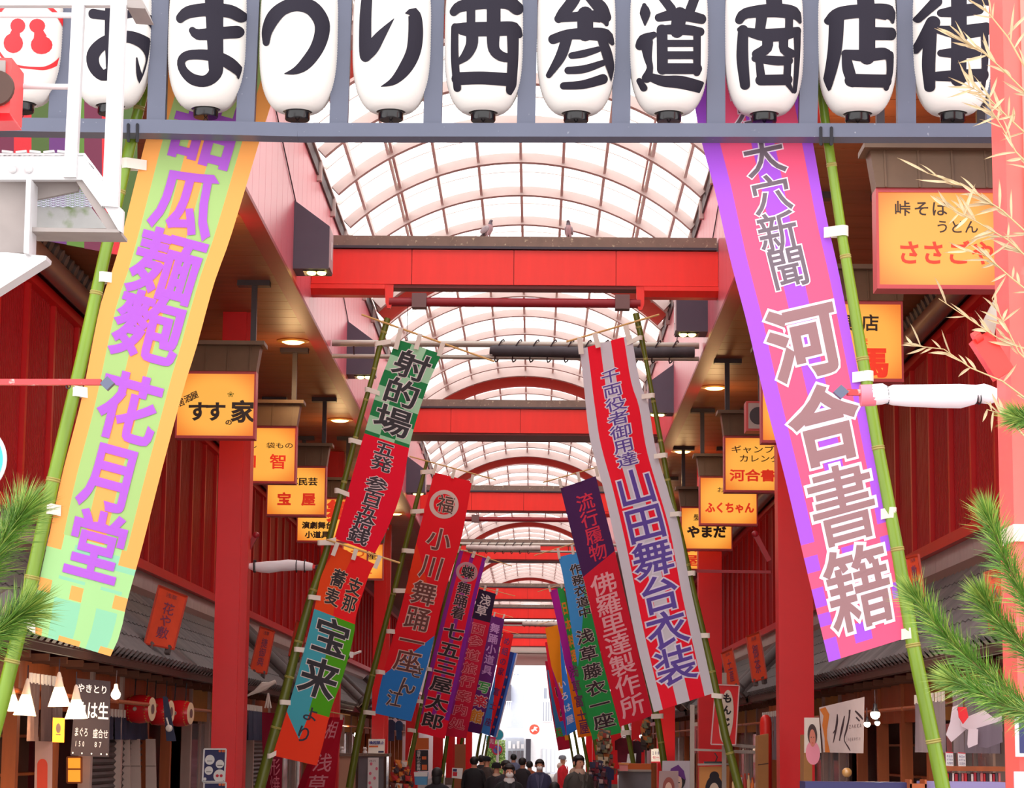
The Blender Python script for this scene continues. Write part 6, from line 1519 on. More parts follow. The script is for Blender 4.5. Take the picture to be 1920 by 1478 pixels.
# posters and displays, right of centre
def face_poster(label, quad, Y, bgc, hairc, skin, robe, cap_=None, bun=False):
    r, fn = sheet('portrait_poster', label, 'poster', quad, Y, mat('poster_bg_%d_%d_%d' % bgc, bgc, .5), .01)
    blob(fn, r, .5, 1.0, .42, .34, mat('print_robe_%d' % robe[0], robe, .6), 'printed_robe', .006)
    blob(fn, r, .5, .48, .30, .30, mat('print_hair_%d' % hairc[0], hairc, .6), 'printed_hair', .008)
    blob(fn, r, .5, .58, .19, .25, mat('print_skin_%d' % skin[1], skin, .6), 'printed_face', .010)
    if cap_: MB().add([fn(u, v, .012) for u, v in ((.2, .48), (.3, .2), (.55, .1), (.75, .26), (.82, .5), (.5, .36))], [tuple(range(6))]).build('printed_cap', mat('print_cap', cap_, .6), r, fix=False)
    if bun: blob(fn, r, .5, .2, .16, .1, mat('print_hair_%d' % hairc[0], hairc, .6), 'printed_bun', .009)
    for u in (.42, .58): blob(fn, r, u, .56, .035, .012, M_BLACK, 'printed_eye', .013, 8)
    blob(fn, r, .5, .72, .035, .016, mat('print_red', (210, 40, 60), .6), 'printed_mouth', .013, 8)
    return r, fn
face_poster('portrait poster of a stage performer in a purple cap, by the metal stand', [(1242, 1427), (1296, 1427), (1296, 1500), (1240, 1500)], 40.0, (206, 196, 206), (40, 30, 40), (244, 206, 186), (110, 60, 120), (112, 50, 140))
face_poster('portrait poster of a performer with short reddish hair, in front of the purple cap one', [(1236, 1446), (1272, 1446), (1272, 1510), (1234, 1510)], 39.6, (190, 160, 160), (170, 90, 80), (244, 200, 180), (200, 80, 70))
face_poster('orange woodblock style print of a figure with black coiled hair on a hanger', [(1311, 1438), (1368, 1437), (1366, 1530), (1310, 1530)], 38.0, (236, 160, 84), (40, 36, 52), (240, 214, 190), (230, 216, 200), None, True)
face_poster('pink poster of a smiling figure behind the tapestry', [(1508, 1346), (1536, 1346), (1540, 1412), (1508, 1412)], 28.0, (222, 206, 196), (70, 46, 44), (206, 120, 100), (232, 140, 160))
hg = thing('print_hanger', 'grey hanger bar with black clip above the woodblock print', 'hanger', tuple(at(1340, 1434, 37.9)))
MB().bar(at(1308, 1434, 37.9), at(1372, 1433, 37.9), .03, .03).build('bar', M_STEEL, hg); MB().bar(at(1320, 1430, 37.9), at(1362, 1430, 37.9), .04, .03).build('clip', M_BLACK, hg); MB().tube([at(1341, 1430, 37.9), at(1345, 1420, 37.9), at(1340, 1412, 37.9)], .01, 5).build('hook', M_BLACK, hg)
r, fn = sheet('red_signboard', 'red signboard with a white oval and black brush letters on the metal stand', 'sign', [(1342, 1284), (1386, 1286), (1379, 1397), (1333, 1396)], 37.5, mat('signal_red_board', (236, 26, 34), .4), .03, edge=mat('pale_sign_rim', (240, 196, 196), .5))
blob(fn, r, .54, .53, .30, .45, mat('print_cream_oval', (236, 222, 206), .6), 'white_oval', .004, 32)
write(fn, r, [(c, .54, v, .40, .17, 0) for c, v in zip('\u3082\u3093\u3058\u3083', (.22, .42, .62, .80))], (36, 26, 30), .04)
ms = thing('metal_stand', 'pale grey metal frame stand holding the red signboard', 'stand', tuple(at(1330, 1478, 37.8)))
for (p, q, w) in (((1298, 1322), (1297, 1720), .07), ((1358, 1262), (1357, 1720), .07), ((1300, 1406), (1358, 1408), .035), ((1360, 1396), (1424, 1402), .05), ((1360, 1409), (1424, 1411), .05)):
    MB().bar(at(*p, 37.8), at(*q, 37.8), w, w * .8, up=(0, 1, 0)).build('rail', M_STEEL, ms)
for lb, quad, Y in (('tall brown cardboard box left of the first right column', [(1421, 1380), (1441, 1376), (1441, 1560), (1421, 1560)], 34.5), ('brown cardboard panel right of the first right column', [(1507, 1378), (1523, 1377), (1523, 1480), (1507, 1480)], 30.0)):
    r, fn = sheet('cardboard_box', lb, 'box', quad, Y, M_CARD, .4); rect(fn, r, 0, .3, 1, .31, M_BROWN, 'seam')
rd = thing('red_dome', 'red rounded tower top behind the cardboard box', 'post', tuple(at(1434, 1378, 35.5)))
MB().lathe(Vector((at(1436, 1378, 35.5).x, 35.5, at(1436, 1378, 35.5).z)), [(.09, -1.5), (.09, .18), (.075, .25), (.04, .29), (0, .30)], 18).build('shell', mat('signal_red_plastic', (240, 52, 44), .35), rd, smooth=True)
# packs and bottles beside the print
random.seed(3)
for k in range(7):
    x = 1376 + k * 7
    c = at(x, 1490, 37.0); h = random.uniform(.22, .34); cc = [(236, 200, 150), (240, 130, 60), (210, 206, 214), (190, 60, 50)][k % 4]
    root = thing('snack_pack', '%s small %s pack in the row beside the woodblock print' % (ORD[k], ['cream', 'orange', 'silver', 'red'][k % 4]), 'pack', (c.x, c.y, c.z), 'packs beside the woodblock print')
    MB().lathe(c, [(.001, 0), (.028, 0), (.03, h * .7), (.016, h * .82), (.014, h)], 10).build('body', mat('pack_%d' % (k % 4), cc, .4), root, smooth=True)
    MB().lathe(c + Vector((0, 0, h)), [(.017, 0), (.017, .03), (0, .032)], 10).build('cap', mat('pack_cap', (200, 80, 50), .4), root)
pc = thing('display_table', 'table under the small packs, right of the metal stand', 'table', tuple(at(1396, 1492, 37.0)))
a = at(1372, 1490, 37.0); b = at(1424, 1490, 37.0)
MB().box((a.x, 36.7, a.z - .05), (b.x, 37.4, a.z)).build('table_top', M_ORWOOD, pc)
for x_ in (a.x + .03, b.x - .07): MB().box((x_, 36.75, 0), (x_ + .04, 36.8, a.z - .05)).build('leg', M_ORWOOD, pc)

# centre right goods
def clump(name, label, cat, x0, x1, y0, y1, Y, n, cols, sz=.05):
    random.seed(int(x0 * 7 + y0)); root = thing(name, label, cat, tuple(at((x0 + x1) / 2, y1, Y)))
    MB().tube([at((x0 + x1) / 2, y0 - 4, Y), Vector((at((x0 + x1) / 2, y1, Y).x, Y, 0))], .03, 8).build('stand_pole', M_STEEL, root)
    parts = [MB() for _ in cols]
    for k in range(n):
        t = random.random(); x = x0 + (x1 - x0) * random.random(); y = y0 + (y1 - y0) * t
        wr = .4 + .6 * t; x = (x0 + x1) / 2 + (x - (x0 + x1) / 2) * wr
        c = at(x, y, Y + random.uniform(-.25, .25)); s_ = sz * random.uniform(.6, 1.4)
        parts[k % len(cols)].slab([c + Vector((-s_, 0, s_)), c + Vector((s_, .02, s_ * .8)), c + Vector((s_ * .8, 0, -s_)), c + Vector((-s_ * .7, .01, -s_))], (0, .02, 0))
    for pb, c in zip(parts, cols): pb.build('trinket', mat('trinket_%d_%d_%d' % c, c, .6), root)['kind'] = 'stuff'
clump('trinket_rack', 'rack crowded with small hanging trinkets, right of the people', 'rack', 1114, 1152, 1372, 1452, 58.0, 260, [(120, 110, 80), (190, 110, 50), (90, 90, 90), (200, 180, 150), (150, 60, 50)])
clump('trinket_rack', 'rack of dark patterned bags beside the maroon garments', 'rack', 1100, 1140, 1430, 1478, 52.0, 200, [(80, 40, 50), (50, 50, 80), (190, 160, 160), (130, 40, 60)])
clump('trinket_rack', 'narrow rack of charms under the yellow bulb', 'rack', 1200, 1222, 1352, 1404, 61.0, 120, [(60, 44, 40), (200, 110, 50), (120, 120, 90)])
def garment(label, cx, y0, w, h, Y, rgb):
    root = thing('hanging_garment', label, 'garment', tuple(at(cx, y0 + h, Y)))
    P = [(-.5, .12), (-.2, 0), (.2, 0), (.5, .12), (.5, .5), (.36, .5), (.34, 1), (-.34, 1), (-.36, .5), (-.5, .5)]
    MB().slab([at(cx + a * w, y0 + b * h, Y) for a, b in P], (0, .12, 0)).build('cloth', mat('garment_%d_%d_%d' % rgb, rgb, .85, vary=.15, scale=6), root)
    MB().tube([at(cx - w * .2, y0 + 1, Y + .05), at(cx, y0 - 3, Y + .05), at(cx + w * .2, y0 + 1, Y + .05)], .01, 5).build('hanger', M_STEEL, root)
garment('maroon haori jacket hanging beside the third right column', 1170, 1384, 34, 46, 60.5, (120, 26, 50))
garment('dark plum jacket hanging right of the maroon one', 1192, 1390, 30, 42, 60.8, (60, 24, 40))
garment('navy jacket hanging low beside the dark patterned bags', 1136, 1438, 30, 50, 54.0, (46, 46, 84))
garment('dark blue happi coat left of the third left column', 733, 1350, 16, 40, 65.0, (50, 50, 80))
garment('navy and white happi coat beside the third left column', 748, 1352, 14, 36, 65.4, (40, 60, 96))
tb = thing('display_case', 'orange topped silver display case, lower right of centre', 'case', tuple(at(1190, 1478, 56.0)))
a = at(1160, 1447, 56.0); b = at(1221, 1478, 56.0); t_ = at(1166, 1432, 56.0)
MB().box((a.x, 56.0, 0), (b.x, 56.8, a.z)).build('glass_body', M_GLASSC, tb); MB().box((a.x, 55.95, a.z), (b.x, 56.85, a.z + .05)).build('metal_rim', M_STEEL, tb)
MB().box((t_.x, 56.1, a.z + .05), (b.x, 56.7, t_.z)).build('orange_top', mat('orange_board', (206, 100, 40), .6), tb)
pb = thing('plastic_box', 'pink and orange plastic box on the display case', 'box', tuple(at(1169, 1446, 55.8)))
a = at(1162, 1434, 55.7); b = at(1177, 1446, 55.7)
MB().box((a.x, 55.6, b.z), (b.x, 55.9, a.z)).build('body', mat('pink_plastic', (246, 150, 150), .4), pb); MB().box((a.x - .02, 55.58, a.z), (b.x + .02, 55.92, a.z + .04)).build('rim', mat('orange_plastic', (240, 160, 90), .4), pb)
# centre left goods
tb = thing('display_case', 'counter with a beige front and a glass case, left of the people', 'case', tuple(at(670, 1478, 50.0)))
a = at(624, 1418, 50.0); m_ = at(668, 1418, 50.0); b = at(725, 1418, 50.0)
MB().box((a.x, 50.0, 0), (m_.x, 50.8, a.z)).build('beige_front', mat('beige_counter_front', (206, 156, 130), .6), tb)
MB().box((m_.x, 50.0, 0), (b.x, 50.8, a.z)).build('glass_body', M_GLASSC, tb)
MB().box((a.x - .05, 49.95, a.z), (b.x + .05, 50.85, a.z + .06)).build('top', M_GREY, tb)
for x_ in (m_.x, b.x - .05): MB().box((x_, 49.96, 0), (x_ + .05, 50.0, a.z)).build('frame_rail', M_BROWN, tb)
r, fn = sheet('flower_poster', 'white poster sprinkled with pink flowers on the glass case', 'poster', [(690, 1421), (710, 1421), (709, 1520), (688, 1520)], 49.9, M_WHITE, .01)
random.seed(8)
for k in range(9): blob(fn, r, random.uniform(.15, .85), .12 + k * .09, .12, .03, mat('print_pink', (236, 120, 150), .6))
write(fn, r, rowtext('SWEETS', .1, .8, .06, .05), (120, 80, 90), .01)
for k, (x, y, lb) in enumerate(((641, 1411, 'white maneki cat figurine at the left end of the counter'), (684, 1412, 'white cat figurine on the counter under the notice'))):
    c = at(x, y + 5, 50.3); root = thing('cat_figurine', lb, 'figurine', tuple(c))
    MB().ell(c + Vector((0, 0, .06)), (.05, .045, .06), 10).build('body', M_WHITE, root, smooth=True); hd = MB().ell(c + Vector((0, -.01, .14)), (.042, .04, .037), 10)
    for s in (-1, 1): hd.slab([c + Vector((s * .012, -.01, .165)), c + Vector((s * .036, -.01, .16)), c + Vector((s * .03, -.01, .192))], (0, .01, 0))
    hd.build('head', M_WHITE, root)
r, fn = sheet('black_signboard', 'black vertical signboard with white characters and an orange picture', 'sign', [(779, 1407), (803, 1407), (803, 1446), (779, 1446)], 68.0, mat('black_board', (40, 36, 48), .5), .02)
write(fn, r, column('\u6d45\u8349\u5c71\u306e\u6b4c\u821e', .25, .02, .98, .30), (226, 220, 220), .02); rect(fn, r, .5, .3, .85, .45, mat('print_orange', (230, 110, 60), .6)); rect(fn, r, .5, .7, .9, .95, mat('print_orange', (230, 110, 60), .6))
r, fn = sheet('orange_board', 'plain orange board above the black signboard', 'board', [(778, 1384), (804, 1384), (804, 1406), (778, 1406)], 68.0, mat('orange_board', (206, 100, 40), .6), .05)
rl_ = thing('red_paper_lamp', 'small red and orange lit paper lamp near the counter, left of centre', 'lamp', tuple(at(758, 1440, 60)))
MB().ell(at(758, 1436, 60), (.09, .09, .075), 12).build('shade', mat('red_lamp_shade', (240, 60, 30), .5, emit=1.0), rl_, smooth=True); MB().lathe(at(758, 1447, 60), [(.03, 0), (.06, 0), (.05, .08)], 10).build('base', M_BROWN, rl_)
r, fn = sheet('small_notice', 'small white notice with a red and blue picture on a brown board', 'notice', [(848, 1440), (868, 1441), (866, 1461), (847, 1459)], 58.0, M_WHITE, .01)
rect(fn, r, .08, .1, .45, .35, M_NAVYP); rect(fn, r, .08, .4, .5, .8, mat('print_red', (210, 40, 60), .6))
r, fn = sheet('brown_board', 'tall brown wooden board behind the small white notice', 'board', [(853, 1396), (873, 1396), (872, 1540), (850, 1540)], 58.6, mat('brown_board', (150, 80, 44), .6), .06)
r, fn = sheet('blue_bin', 'white and blue tub beside the bamboo poles, left of centre', 'tub', [(776, 1448), (802, 1448), (800, 1472), (778, 1472)], 55.0, mat('print_skyblue', (90, 160, 210), .5), .4)
rect(fn, r, 0, 0, 1, .35, M_WHITE)
clump('trinket_rack', 'rack of red and white packets in front of the columns, left of centre', 'rack', 730, 775, 1430, 1478, 56.0, 200, [(200, 40, 40), (230, 210, 200), (120, 50, 40), (70, 50, 60), (230, 130, 50)])

# ------------------------------------------------------------------ beyond the arcade: pale buildings, hedge, signs
YE = 168.0
M_BW = mat('white_render_wall', (240, 240, 244), .8, vary=.02); M_BL = mat('lilac_grey_wall', (206, 210, 224), .8, vary=.03)
def P2(px, py, Y): return at(px, py, Y)
def bblock(label, x0, x1, ytop, Y, dep, m):
    a = at(x0, ytop, Y); b = at(x1, ytop, Y)
    root = thing('building', label, 'building', ((a.x + b.x) / 2, Y, 0))
    MB().box((a.x, Y, 0), (b.x, Y + dep, a.z)).build('wall', m, root)
    return root
def bwin(root, x0, x1, y0, y1, Y, mull=2, frame=M_WHITE, glass=None):
    a = at(x0, y0, Y); b = at(x1, y1, Y)
    f = MB().box((a.x, Y - .12, b.z), (b.x, Y + .0, a.z)).build('window_frame', frame, root)
    w = (b.x - a.x) / mull
    for k in range(mull):
        MB().box((a.x + k * w + .06, Y - .14, b.z + .06), (a.x + (k + 1) * w - .06, Y - .12, a.z - .06)).build('window_pane', glass or mat('grey_window_glass', (150, 156, 170), .15), f)
bd = bblock('tall white building closing the street on the right', 984, 1075, 1150, YE, 14, M_BW)
bwin(bd, 1018, 1036, 1289, 1312, YE, 2); bwin(bd, 1017, 1036, 1315, 1354, YE, 4)
bwin(bd, 1016, 1041, 1404, 1450, YE, 3, mat('pale_grey_frame', (200, 204, 212), .5), mat('white_door_panel', (226, 228, 234), .5))
a = at(986, 1386, YE - .1); b = at(995, 1430, YE - .1)
MB().box((a.x, YE - .3, b.z), (b.x, YE, a.z)).build('dark_downpipe', M_DARK, bd)
for k in range(4):
    a = at(1032, 1449 + k * 5, YE - 1 - k * .3); b = at(1046, 1453 + k * 5, YE - 1 - k * .3)
    MB().box((a.x, a.y - .3, b.z), (b.x, a.y, a.z)).build('step', M_BL, bd)
bd = bblock('lilac grey building with a balcony closing the street on the left', 900, 983, 1266, YE + 3, 12, M_BL)
a = at(935, 1284, YE + 2.5); b = at(958, 1318, YE + 2.5)
MB().box((a.x, YE + 2.4, b.z), (b.x, YE + 3, a.z)).build('dark_opening', mat('dark_opening', (90, 84, 96), .7), bd)
bal = MB().box((at(930, 1350, YE + 2).x, YE + 1.6, at(930, 1362, YE + 2).z), (at(959, 1350, YE + 2).x, YE + 1.7, at(930, 1350, YE + 2).z)).build('balcony', M_BL, bd)
for k in range(9):
    x = 931 + k * 3.2
    MB().bar(at(x, 1316, YE + 1.6), at(x, 1351, YE + 1.6), .05, .05, up=(0, 1, 0)).build('baluster', M_WHITE, bal)
MB().bar(at(929, 1316, YE + 1.6), at(960, 1316, YE + 1.6), .08, .08).build('handrail', M_WHITE, bal)
r_ = MB().slab([at(938, 1366, YE - 1), at(985, 1366, YE - 1), at(995, 1383, YE - 3), at(946, 1383, YE - 3)], (0, .3, .0)).build('canopy', mat('pale_canopy', (216, 220, 228), .5), bd)
sf = MB().box((at(948, 1385, YE).x, YE + .2, 0), (at(984, 1385, YE).x, YE + 2.8, at(948, 1385, YE).z)).build('shop_window_bay', mat('glazed_bay', (186, 190, 200), .2), bd)
for k, x in enumerate((953, 961, 969, 977)):
    a = at(x, 1396 if k % 2 else 1390, YE + .1); b = at(x + 5, 1404, YE + .1)
    MB().box((a.x, YE + .12, b.z), (b.x, YE + .18, a.z)).build('paper_notice', M_WHITE, sf)
    a = at(x, 1408, YE + .1); b = at(x + 6, 1432, YE + .1)
    MB().box((a.x, YE + .12, b.z), (b.x, YE + .18, a.z)).build('dark_pane', mat('dark_window', (110, 104, 110), .2), sf)
# more pale city behind, so the gap is closed from the side too
bd = bblock('pale grey block further back behind the two end buildings', 860, 1010, 1225, 196.0, 10, mat('hazy_white_wall', (236, 238, 242), .8))
bwin(bd, 962, 974, 1262, 1300, 196.0, 2)
bd = bblock('pale side building seen past the left banners', 850, 925, 1385, 160.0, 6, M_BW)
# end gable of the arcade
eg = thing('end_gable', 'cream painted gable panel and canopy edge at the far end of the arcade', 'gable', (XC, 153.5, ZS))
MB().box((XL + .06, 153.4, at(990, 1248, 153.4).z), (XR - .06, 153.6, ZT - .05)).build('panel', mat('cream_gable', (222, 206, 196), .6), eg)
MB().tube([(XL + .06, 153.2, at(990, 1224, 153).z), (XR - .06, 153.2, at(990, 1224, 153).z)], .1, 8).build('pipe', M_STEEL, eg)
hd = thing('hedge', 'green leafy hedge at the street end, left of the canopy', 'hedge', tuple(at(928, 1440, 158)))
random.seed(4); lf = [MB(), MB()]
for k in range(2600):
    x = random.uniform(912, 947); y = random.uniform(1388, 1450); c = at(x, y, 158 + random.uniform(-.6, .6)); s_ = .07
    v1 = Vector((random.uniform(-1, 1), random.uniform(-1, 1), random.uniform(-1, 1))).normalized() * s_; v2 = v1.orthogonal().normalized() * s_ * .6
    lf[k % 2].add([c - v1, c + v2, c + v1, c - v2], [(0, 1, 2, 3)])
lf[0].build('foliage', mat('hedge_leaf', (104, 140, 66), .6, vary=.3), hd, fix=False)['kind'] = 'stuff'; lf[1].build('light_foliage', mat('hedge_leaf_light', (160, 180, 96), .6, vary=.3), hd, fix=False)['kind'] = 'stuff'
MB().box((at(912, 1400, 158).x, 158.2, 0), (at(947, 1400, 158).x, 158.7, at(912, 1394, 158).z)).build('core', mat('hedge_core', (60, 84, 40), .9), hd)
def road_sign(label, px, py, Y, r, build_):
    c = at(px, py, Y); root = thing('road_sign', label, 'sign', (c.x, c.y, 0))
    MB().tube([(c.x, Y + .06, 0), (c.x, Y + .06, c.z + r)], .05, 8).build('post', M_WHITE, root)
    def disc_(rr, d, m, nm): MB().lathe((c.x, Y - d, c.z), [(0, 0), (rr, 0), (rr, .03)], 28, axis=Vector((0, 1, 0))).build(nm, m, root)
    build_(disc_, root, c)
def b1(d, root, c):
    d(.34, 0, mat('sign_red', (226, 60, 90), .5), 'red_rim'); d(.25, .02, mat('sign_blue', (110, 130, 220), .5), 'blue_disc')
    MB().bar(c + Vector((-.2, -.06, .2)), c + Vector((.2, -.06, -.2)), .06, .02, up=(0, 1, 0)).build('red_slash', mat('sign_red', (226, 60, 90), .5), root)
road_sign('no parking road sign with red rim on a white post', 932, 1406, 150.0, .3, b1)
road_sign('turquoise round road sign above the no parking sign', 934, 1378, 149.8, .3, lambda d, root, c: (d(.36, 0, M_WHITE, 'white_rim'), d(.31, .02, mat('sign_turquoise', (50, 180, 205), .5), 'blue_disc')))
def b3(d, root, c):
    d(.36, 0, mat('sign_coral', (226, 80, 60), .5), 'coral_disc')
    MB().slab([c + Vector((x, -.05, z)) for x, z in ((-.26, -.04), (-.08, .0), (.0, .2), (.24, .12), (.1, .04), (.22, -.14), (.02, -.06), (-.12, -.2))], (0, .02, 0)).build('white_swallow_mark', M_WHITE, root)
cc = at(1002, 1368, YE - 1.4)
root = thing('projecting_sign', 'round coral sign with a white bird shaped mark on the white building', 'sign', tuple(cc))
MB().bar(cc + Vector((-.1, 0, 0)), cc + Vector((-.1, 1.4, 0)), .08, .08).build('arm', M_STEEL, root)
b3(lambda rr, d, m, nm: MB().lathe((cc.x, cc.y - d, cc.z), [(0, 0), (rr, 0), (rr, .1), (0, .1)], 28, axis=Vector((0, 1, 0))).build(nm, m, root), root, cc)

# ------------------------------------------------------------------ people
M_SK = mat('skin', (224, 160, 132), .55); M_HAIR = mat('black_hair', (30, 24, 28), .6, vary=.2, scale=30); M_MASK = mat('white_face_mask', (240, 232, 232), .7)
def person(label, px, top, Y, h, jacket, trousers, face=0.0, hair='short', hat=None, mask=False, extra=None, skin=M_SK, walk=.12, width=1.0, collar=None, hood=None):
    """a standing or walking figure of height h; face: turn about the vertical, 0 looks at the camera; the head top shows at pixel row 'top'"""
    p = at(px, top, Y); x0, y0 = p.x, p.y
    z_off = p.z - h                       # street surface under this person (kept on the ground)
    h = h + z_off                          # the figure stands on z = 0
    root = thing('person', label, 'person', (x0, y0, 0)); root.rotation_euler.z = face
    k = h / 1.70
    J = lambda x, y, z, r, r2=None: (x * k, y * k, z * k, r * k, (r2 or r) * k)
    N = [J(0, 0, .94, .125 * width, .095), J(0, 0, 1.12, .12 * width, .09), J(0, .01, 1.30, .15 * width, .10), J(0, .01, 1.40, .10, .075), J(0, 0, 1.47, .050), J(0, -.01, 1.56, .074, .082), J(0, -.005, 1.645, .068, .08)]
    E = [(0, 1), (1, 2), (2, 3), (3, 4), (4, 5), (5, 6)]
    for s in (-1, 1):
        b = len(N)
        N += [J(s * .17 * width, .01, 1.38, .058), J(s * .22 * width, .02, 1.12, .046), J(s * .22 * width, -.05, .90, .034), J(s * .22 * width, -.07, .84, .026, .016), J(s * .22 * width, -.075, .80, .032, .014)]
        E += [(3, b), (b, b + 1), (b + 1, b + 2), (b + 2, b + 3), (b + 3, b + 4)]
        for q in range(4):
            f = len(N); N += [J(s * .22 * width, -.105 + q * .02, .755 - (.01 if q in (0, 3) else 0), .008), J(s * .215 * width, -.105 + q * .02, .715 - (.012 if q in (0, 3) else 0), .007)]
            E += [(b + 4, f), (f, f + 1)]
        f = len(N); N += [J(s * .20 * width, -.12, .80, .009), J(s * .195 * width, -.135, .765, .008)]; E += [(b + 3, f), (f, f + 1)]
        b = len(N); st_ = walk * s
        N += [J(s * .09, 0, .86, .095), J(s * .10, -st_ * .5, .48, .065), J(s * .10, -st_ + .02, .10, .045), J(s * .10, -st_ - .13, .035, .034, .03)]
        E += [(0, b), (b, b + 1), (b + 1, b + 2), (b + 2, b + 3)]
    mj = mat('jacket_%d_%d_%d' % jacket, jacket, .8, vary=.12, scale=8); mt = mat('trousers_%d_%d_%d' % trousers, trousers, .85)
    def mf(c):
        z = c.z / k
        if z > 1.455: return 0
        if z < .055: return 3
        if abs(c.x / k) > .16 and z < .875: return 0
        if z > .86 or (abs(c.x / k) > .175 and z > .8): return 1
        return 2
    body = link('body', skin_mesh('body', N, E, [skin, mj, mt, M_BLACK], levels=1, matfn=mf), root, (x0, y0, 0))
    def sub(mb, name, m, smooth=True):
        o = bpy.data.objects.new(name, mb.mesh(name, m, (0, 0, 0), smooth)); col.objects.link(o); o.parent = root; return o
    HZ = 1.60
    if hair:
        hm = MB(); hm.ell((0, .012 * k, (HZ + .022) * k), (.093 * k, .103 * k, .098 * k), 14)
        v2 = []
        for (x, y, z) in hm.v:
            if y < -.02 * k and z < (HZ + .045) * k: y = -.02 * k + (y + .02 * k) * .15; z = max(z, (HZ + .03) * k)
            v2.append((x, y, z))
        hm.v = v2
        if hair == 'long': hm.ell((0, .05 * k, (HZ - .07) * k), (.08 * k, .05 * k, .12 * k), 10)
        sub(hm, 'hair', M_HAIR)
    if hat:
        hm = MB().lathe((0, .005 * k, (HZ + .03) * k), [(.10 * k, -.02 * k), (.104 * k, .01 * k), (.098 * k, .05 * k), (.07 * k, .085 * k), (.0, .098 * k)], 16)
        sub(hm, 'knit_hat', mat('hat_%d_%d_%d' % hat, hat, .9))
    fc = MB()
    for s in (-1, 1): fc.ell((s * .031 * k, -.088 * k, (HZ + .0) * k), (.011 * k, .006 * k, .006 * k), 8)
    sub(fc, 'eyes', M_BLACK)
    sub(MB().ell((0, -.098 * k, (HZ - .028) * k), (.011 * k, .014 * k, .02 * k), 8), 'nose', skin)
    er = MB()
    for s in (-1, 1): er.ell((s * .085 * k, .005 * k, (HZ - .015) * k), (.012 * k, .02 * k, .03 * k), 8)
    sub(er, 'ears', skin)
    if mask: sub(MB().ell((0, -.070 * k, (HZ - .055) * k), (.062 * k, .042 * k, .042 * k), 12), 'face_mask', M_MASK)
    else: sub(MB().ell((0, -.088 * k, (HZ - .062) * k), (.022 * k, .006 * k, .006 * k), 8), 'mouth', mat('lips', (170, 80, 76), .5))
    # jacket shell with lapels / collar
    sh_ = MB().lathe((0, .005 * k, 0), [(.19 * k * width, .80 * k), (.185 * k * width, .95 * k), (.19 * k * width, 1.15 * k), (.20 * k * width, 1.30 * k), (.15 * k, 1.41 * k), (.085 * k, 1.465 * k)], 20)
    sh_.v = [(x, y * .68, z) for x, y, z in sh_.v]
    sub(sh_, 'jacket', mj)
    sub(MB().slab([(0.004, -.135 * k, 1.40 * k), (.06 * k, -.10 * k, 1.45 * k), (.085 * k, -.118 * k, 1.40 * k), (.01, -.15 * k, 1.1 * k)], (0, -.01, 0)), 'lapel', mat('lapel_%d' % jacket[0], tuple(min(255, c + 24) for c in jacket), .8), False)
    sub(MB().slab([(-.004, -.135 * k, 1.40 * k), (-.06 * k, -.10 * k, 1.45 * k), (-.085 * k, -.118 * k, 1.40 * k), (-.01, -.15 * k, 1.1 * k)], (0, -.01, 0)), 'lapel', mat('lapel_%d' % jacket[0], tuple(min(255, c + 24) for c in jacket), .8), False)
    if collar: sub(MB().lathe((0, -.005 * k, 1.45 * k), [(.09 * k, -.03 * k), (.085 * k, .02 * k), (.07 * k, .05 * k)], 16), 'collar', mat('collar_%d_%d_%d' % collar, collar, .9))
    if hood: sub(MB().ell((0, .07 * k, 1.44 * k), (.13 * k, .08 * k, .09 * k), 12), 'hood', mat('hood_%d' % hood[0], hood, .9))
    if extra: extra(root, sub, k)
    return root
def bag(c): return lambda root, sub, k: (sub(MB().ell((.2 * k, .12 * k, 1.12 * k), (.08 * k, .13 * k, .17 * k), 12), 'shoulder_bag', mat('bag_%d' % c[0], c, .8)), sub(MB().tube([(.16 * k, .1 * k, 1.28 * k), (.1 * k, .04 * k, 1.43 * k), (-.05 * k, -.1 * k, 1.3 * k)], .012 * k, 6), 'bag_strap', mat('bag_%d' % c[0], c, .8)))
person('person in a black coat and white face mask walking towards the camera', 955, 1434, 35.5, 1.68, (30, 28, 34), (40, 40, 48), .1, 'short', None, True, collar=(230, 226, 226))
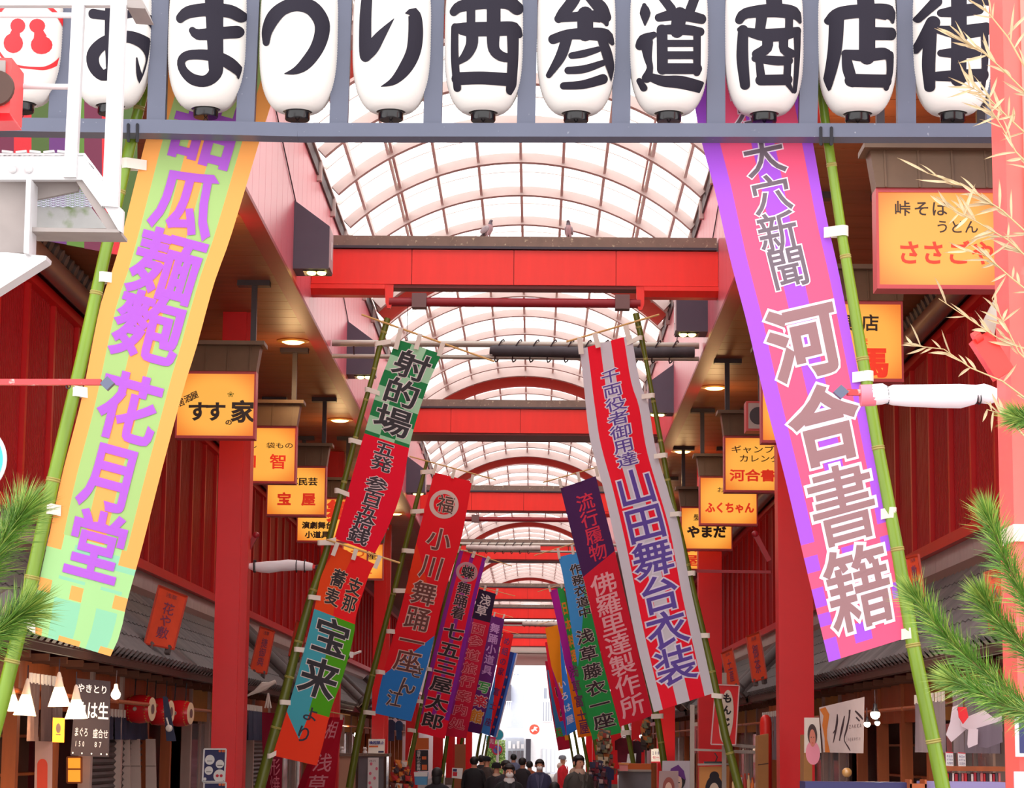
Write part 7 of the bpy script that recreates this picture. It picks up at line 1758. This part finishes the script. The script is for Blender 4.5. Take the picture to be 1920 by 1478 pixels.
person('person in a navy jacket with a pale mask, facing the camera near the street end', 1012, 1425, 45.0, 1.70, (60, 60, 92), (50, 50, 60), 0, 'short', None, True)
person('person in a red coat and grey hat with a white bag, walking right', 1055, 1418, 62.0, 1.66, (226, 30, 50), (232, 228, 230), 1.5, None, (150, 156, 170), False, bag((216, 214, 220)), walk=.22, hood=(236, 216, 206))
person('person in a dark jacket with a pale hood and black hair, right of the crowd', 1086, 1417, 38.0, 1.76, (66, 60, 56), (50, 46, 50), .5, 'short', None, False, width=1.1, collar=(206, 170, 150), hood=(190, 160, 140))
person('long haired person seen from behind, lowest at the left of the crowd', 820, 1441, 36.0, 1.62, (30, 28, 36), (40, 38, 44), 3.0, 'long')
person('tall person all in black seen from behind under the left banners', 889, 1420, 52.0, 1.74, (28, 26, 32), (30, 28, 34), 3.1, 'short', width=1.1)
person('person with dark hair close behind the tall one in black', 903, 1417, 60.0, 1.74, (44, 38, 44), (40, 38, 44), 2.8, 'short')
person('person in a dark cap and patterned jacket beside the crowd on the left', 913, 1420, 56.0, 1.70, (74, 62, 60), (40, 38, 44), 2.6, None, (30, 26, 34), False)
person('person in a black knit hat with a beige scarf in the crowd', 931, 1432, 46.0, 1.64, (40, 36, 42), (40, 38, 44), 2.9, None, (26, 24, 30), False, collar=(214, 180, 158))
person('person with dark hair just behind the masked person in black', 949, 1427, 42.0, 1.68, (46, 38, 48), (40, 38, 44), .4, 'short')
person('person in a blue grey jacket seen from behind near the arcade end', 963, 1415, 70.0, 1.72, (112, 118, 150), (60, 60, 70), 3.1, 'short', width=1.1)
person('person in a dark coat with black hair left of the navy jacket one', 980, 1422, 54.0, 1.70, (44, 38, 46), (44, 40, 46), 2.7, 'short')
person('person in brown seen from behind, partly hidden by the dark coat', 993, 1428, 58.0, 1.60, (160, 84, 50), (60, 50, 50), 3.0, 'short')
person('short person with black hair at the bottom edge of the crowd', 1040, 1468, 34.0, 1.40, (110, 60, 50), (60, 50, 50), 2.9, 'short')

bpy.data.scenes.remove(tmp_scene)
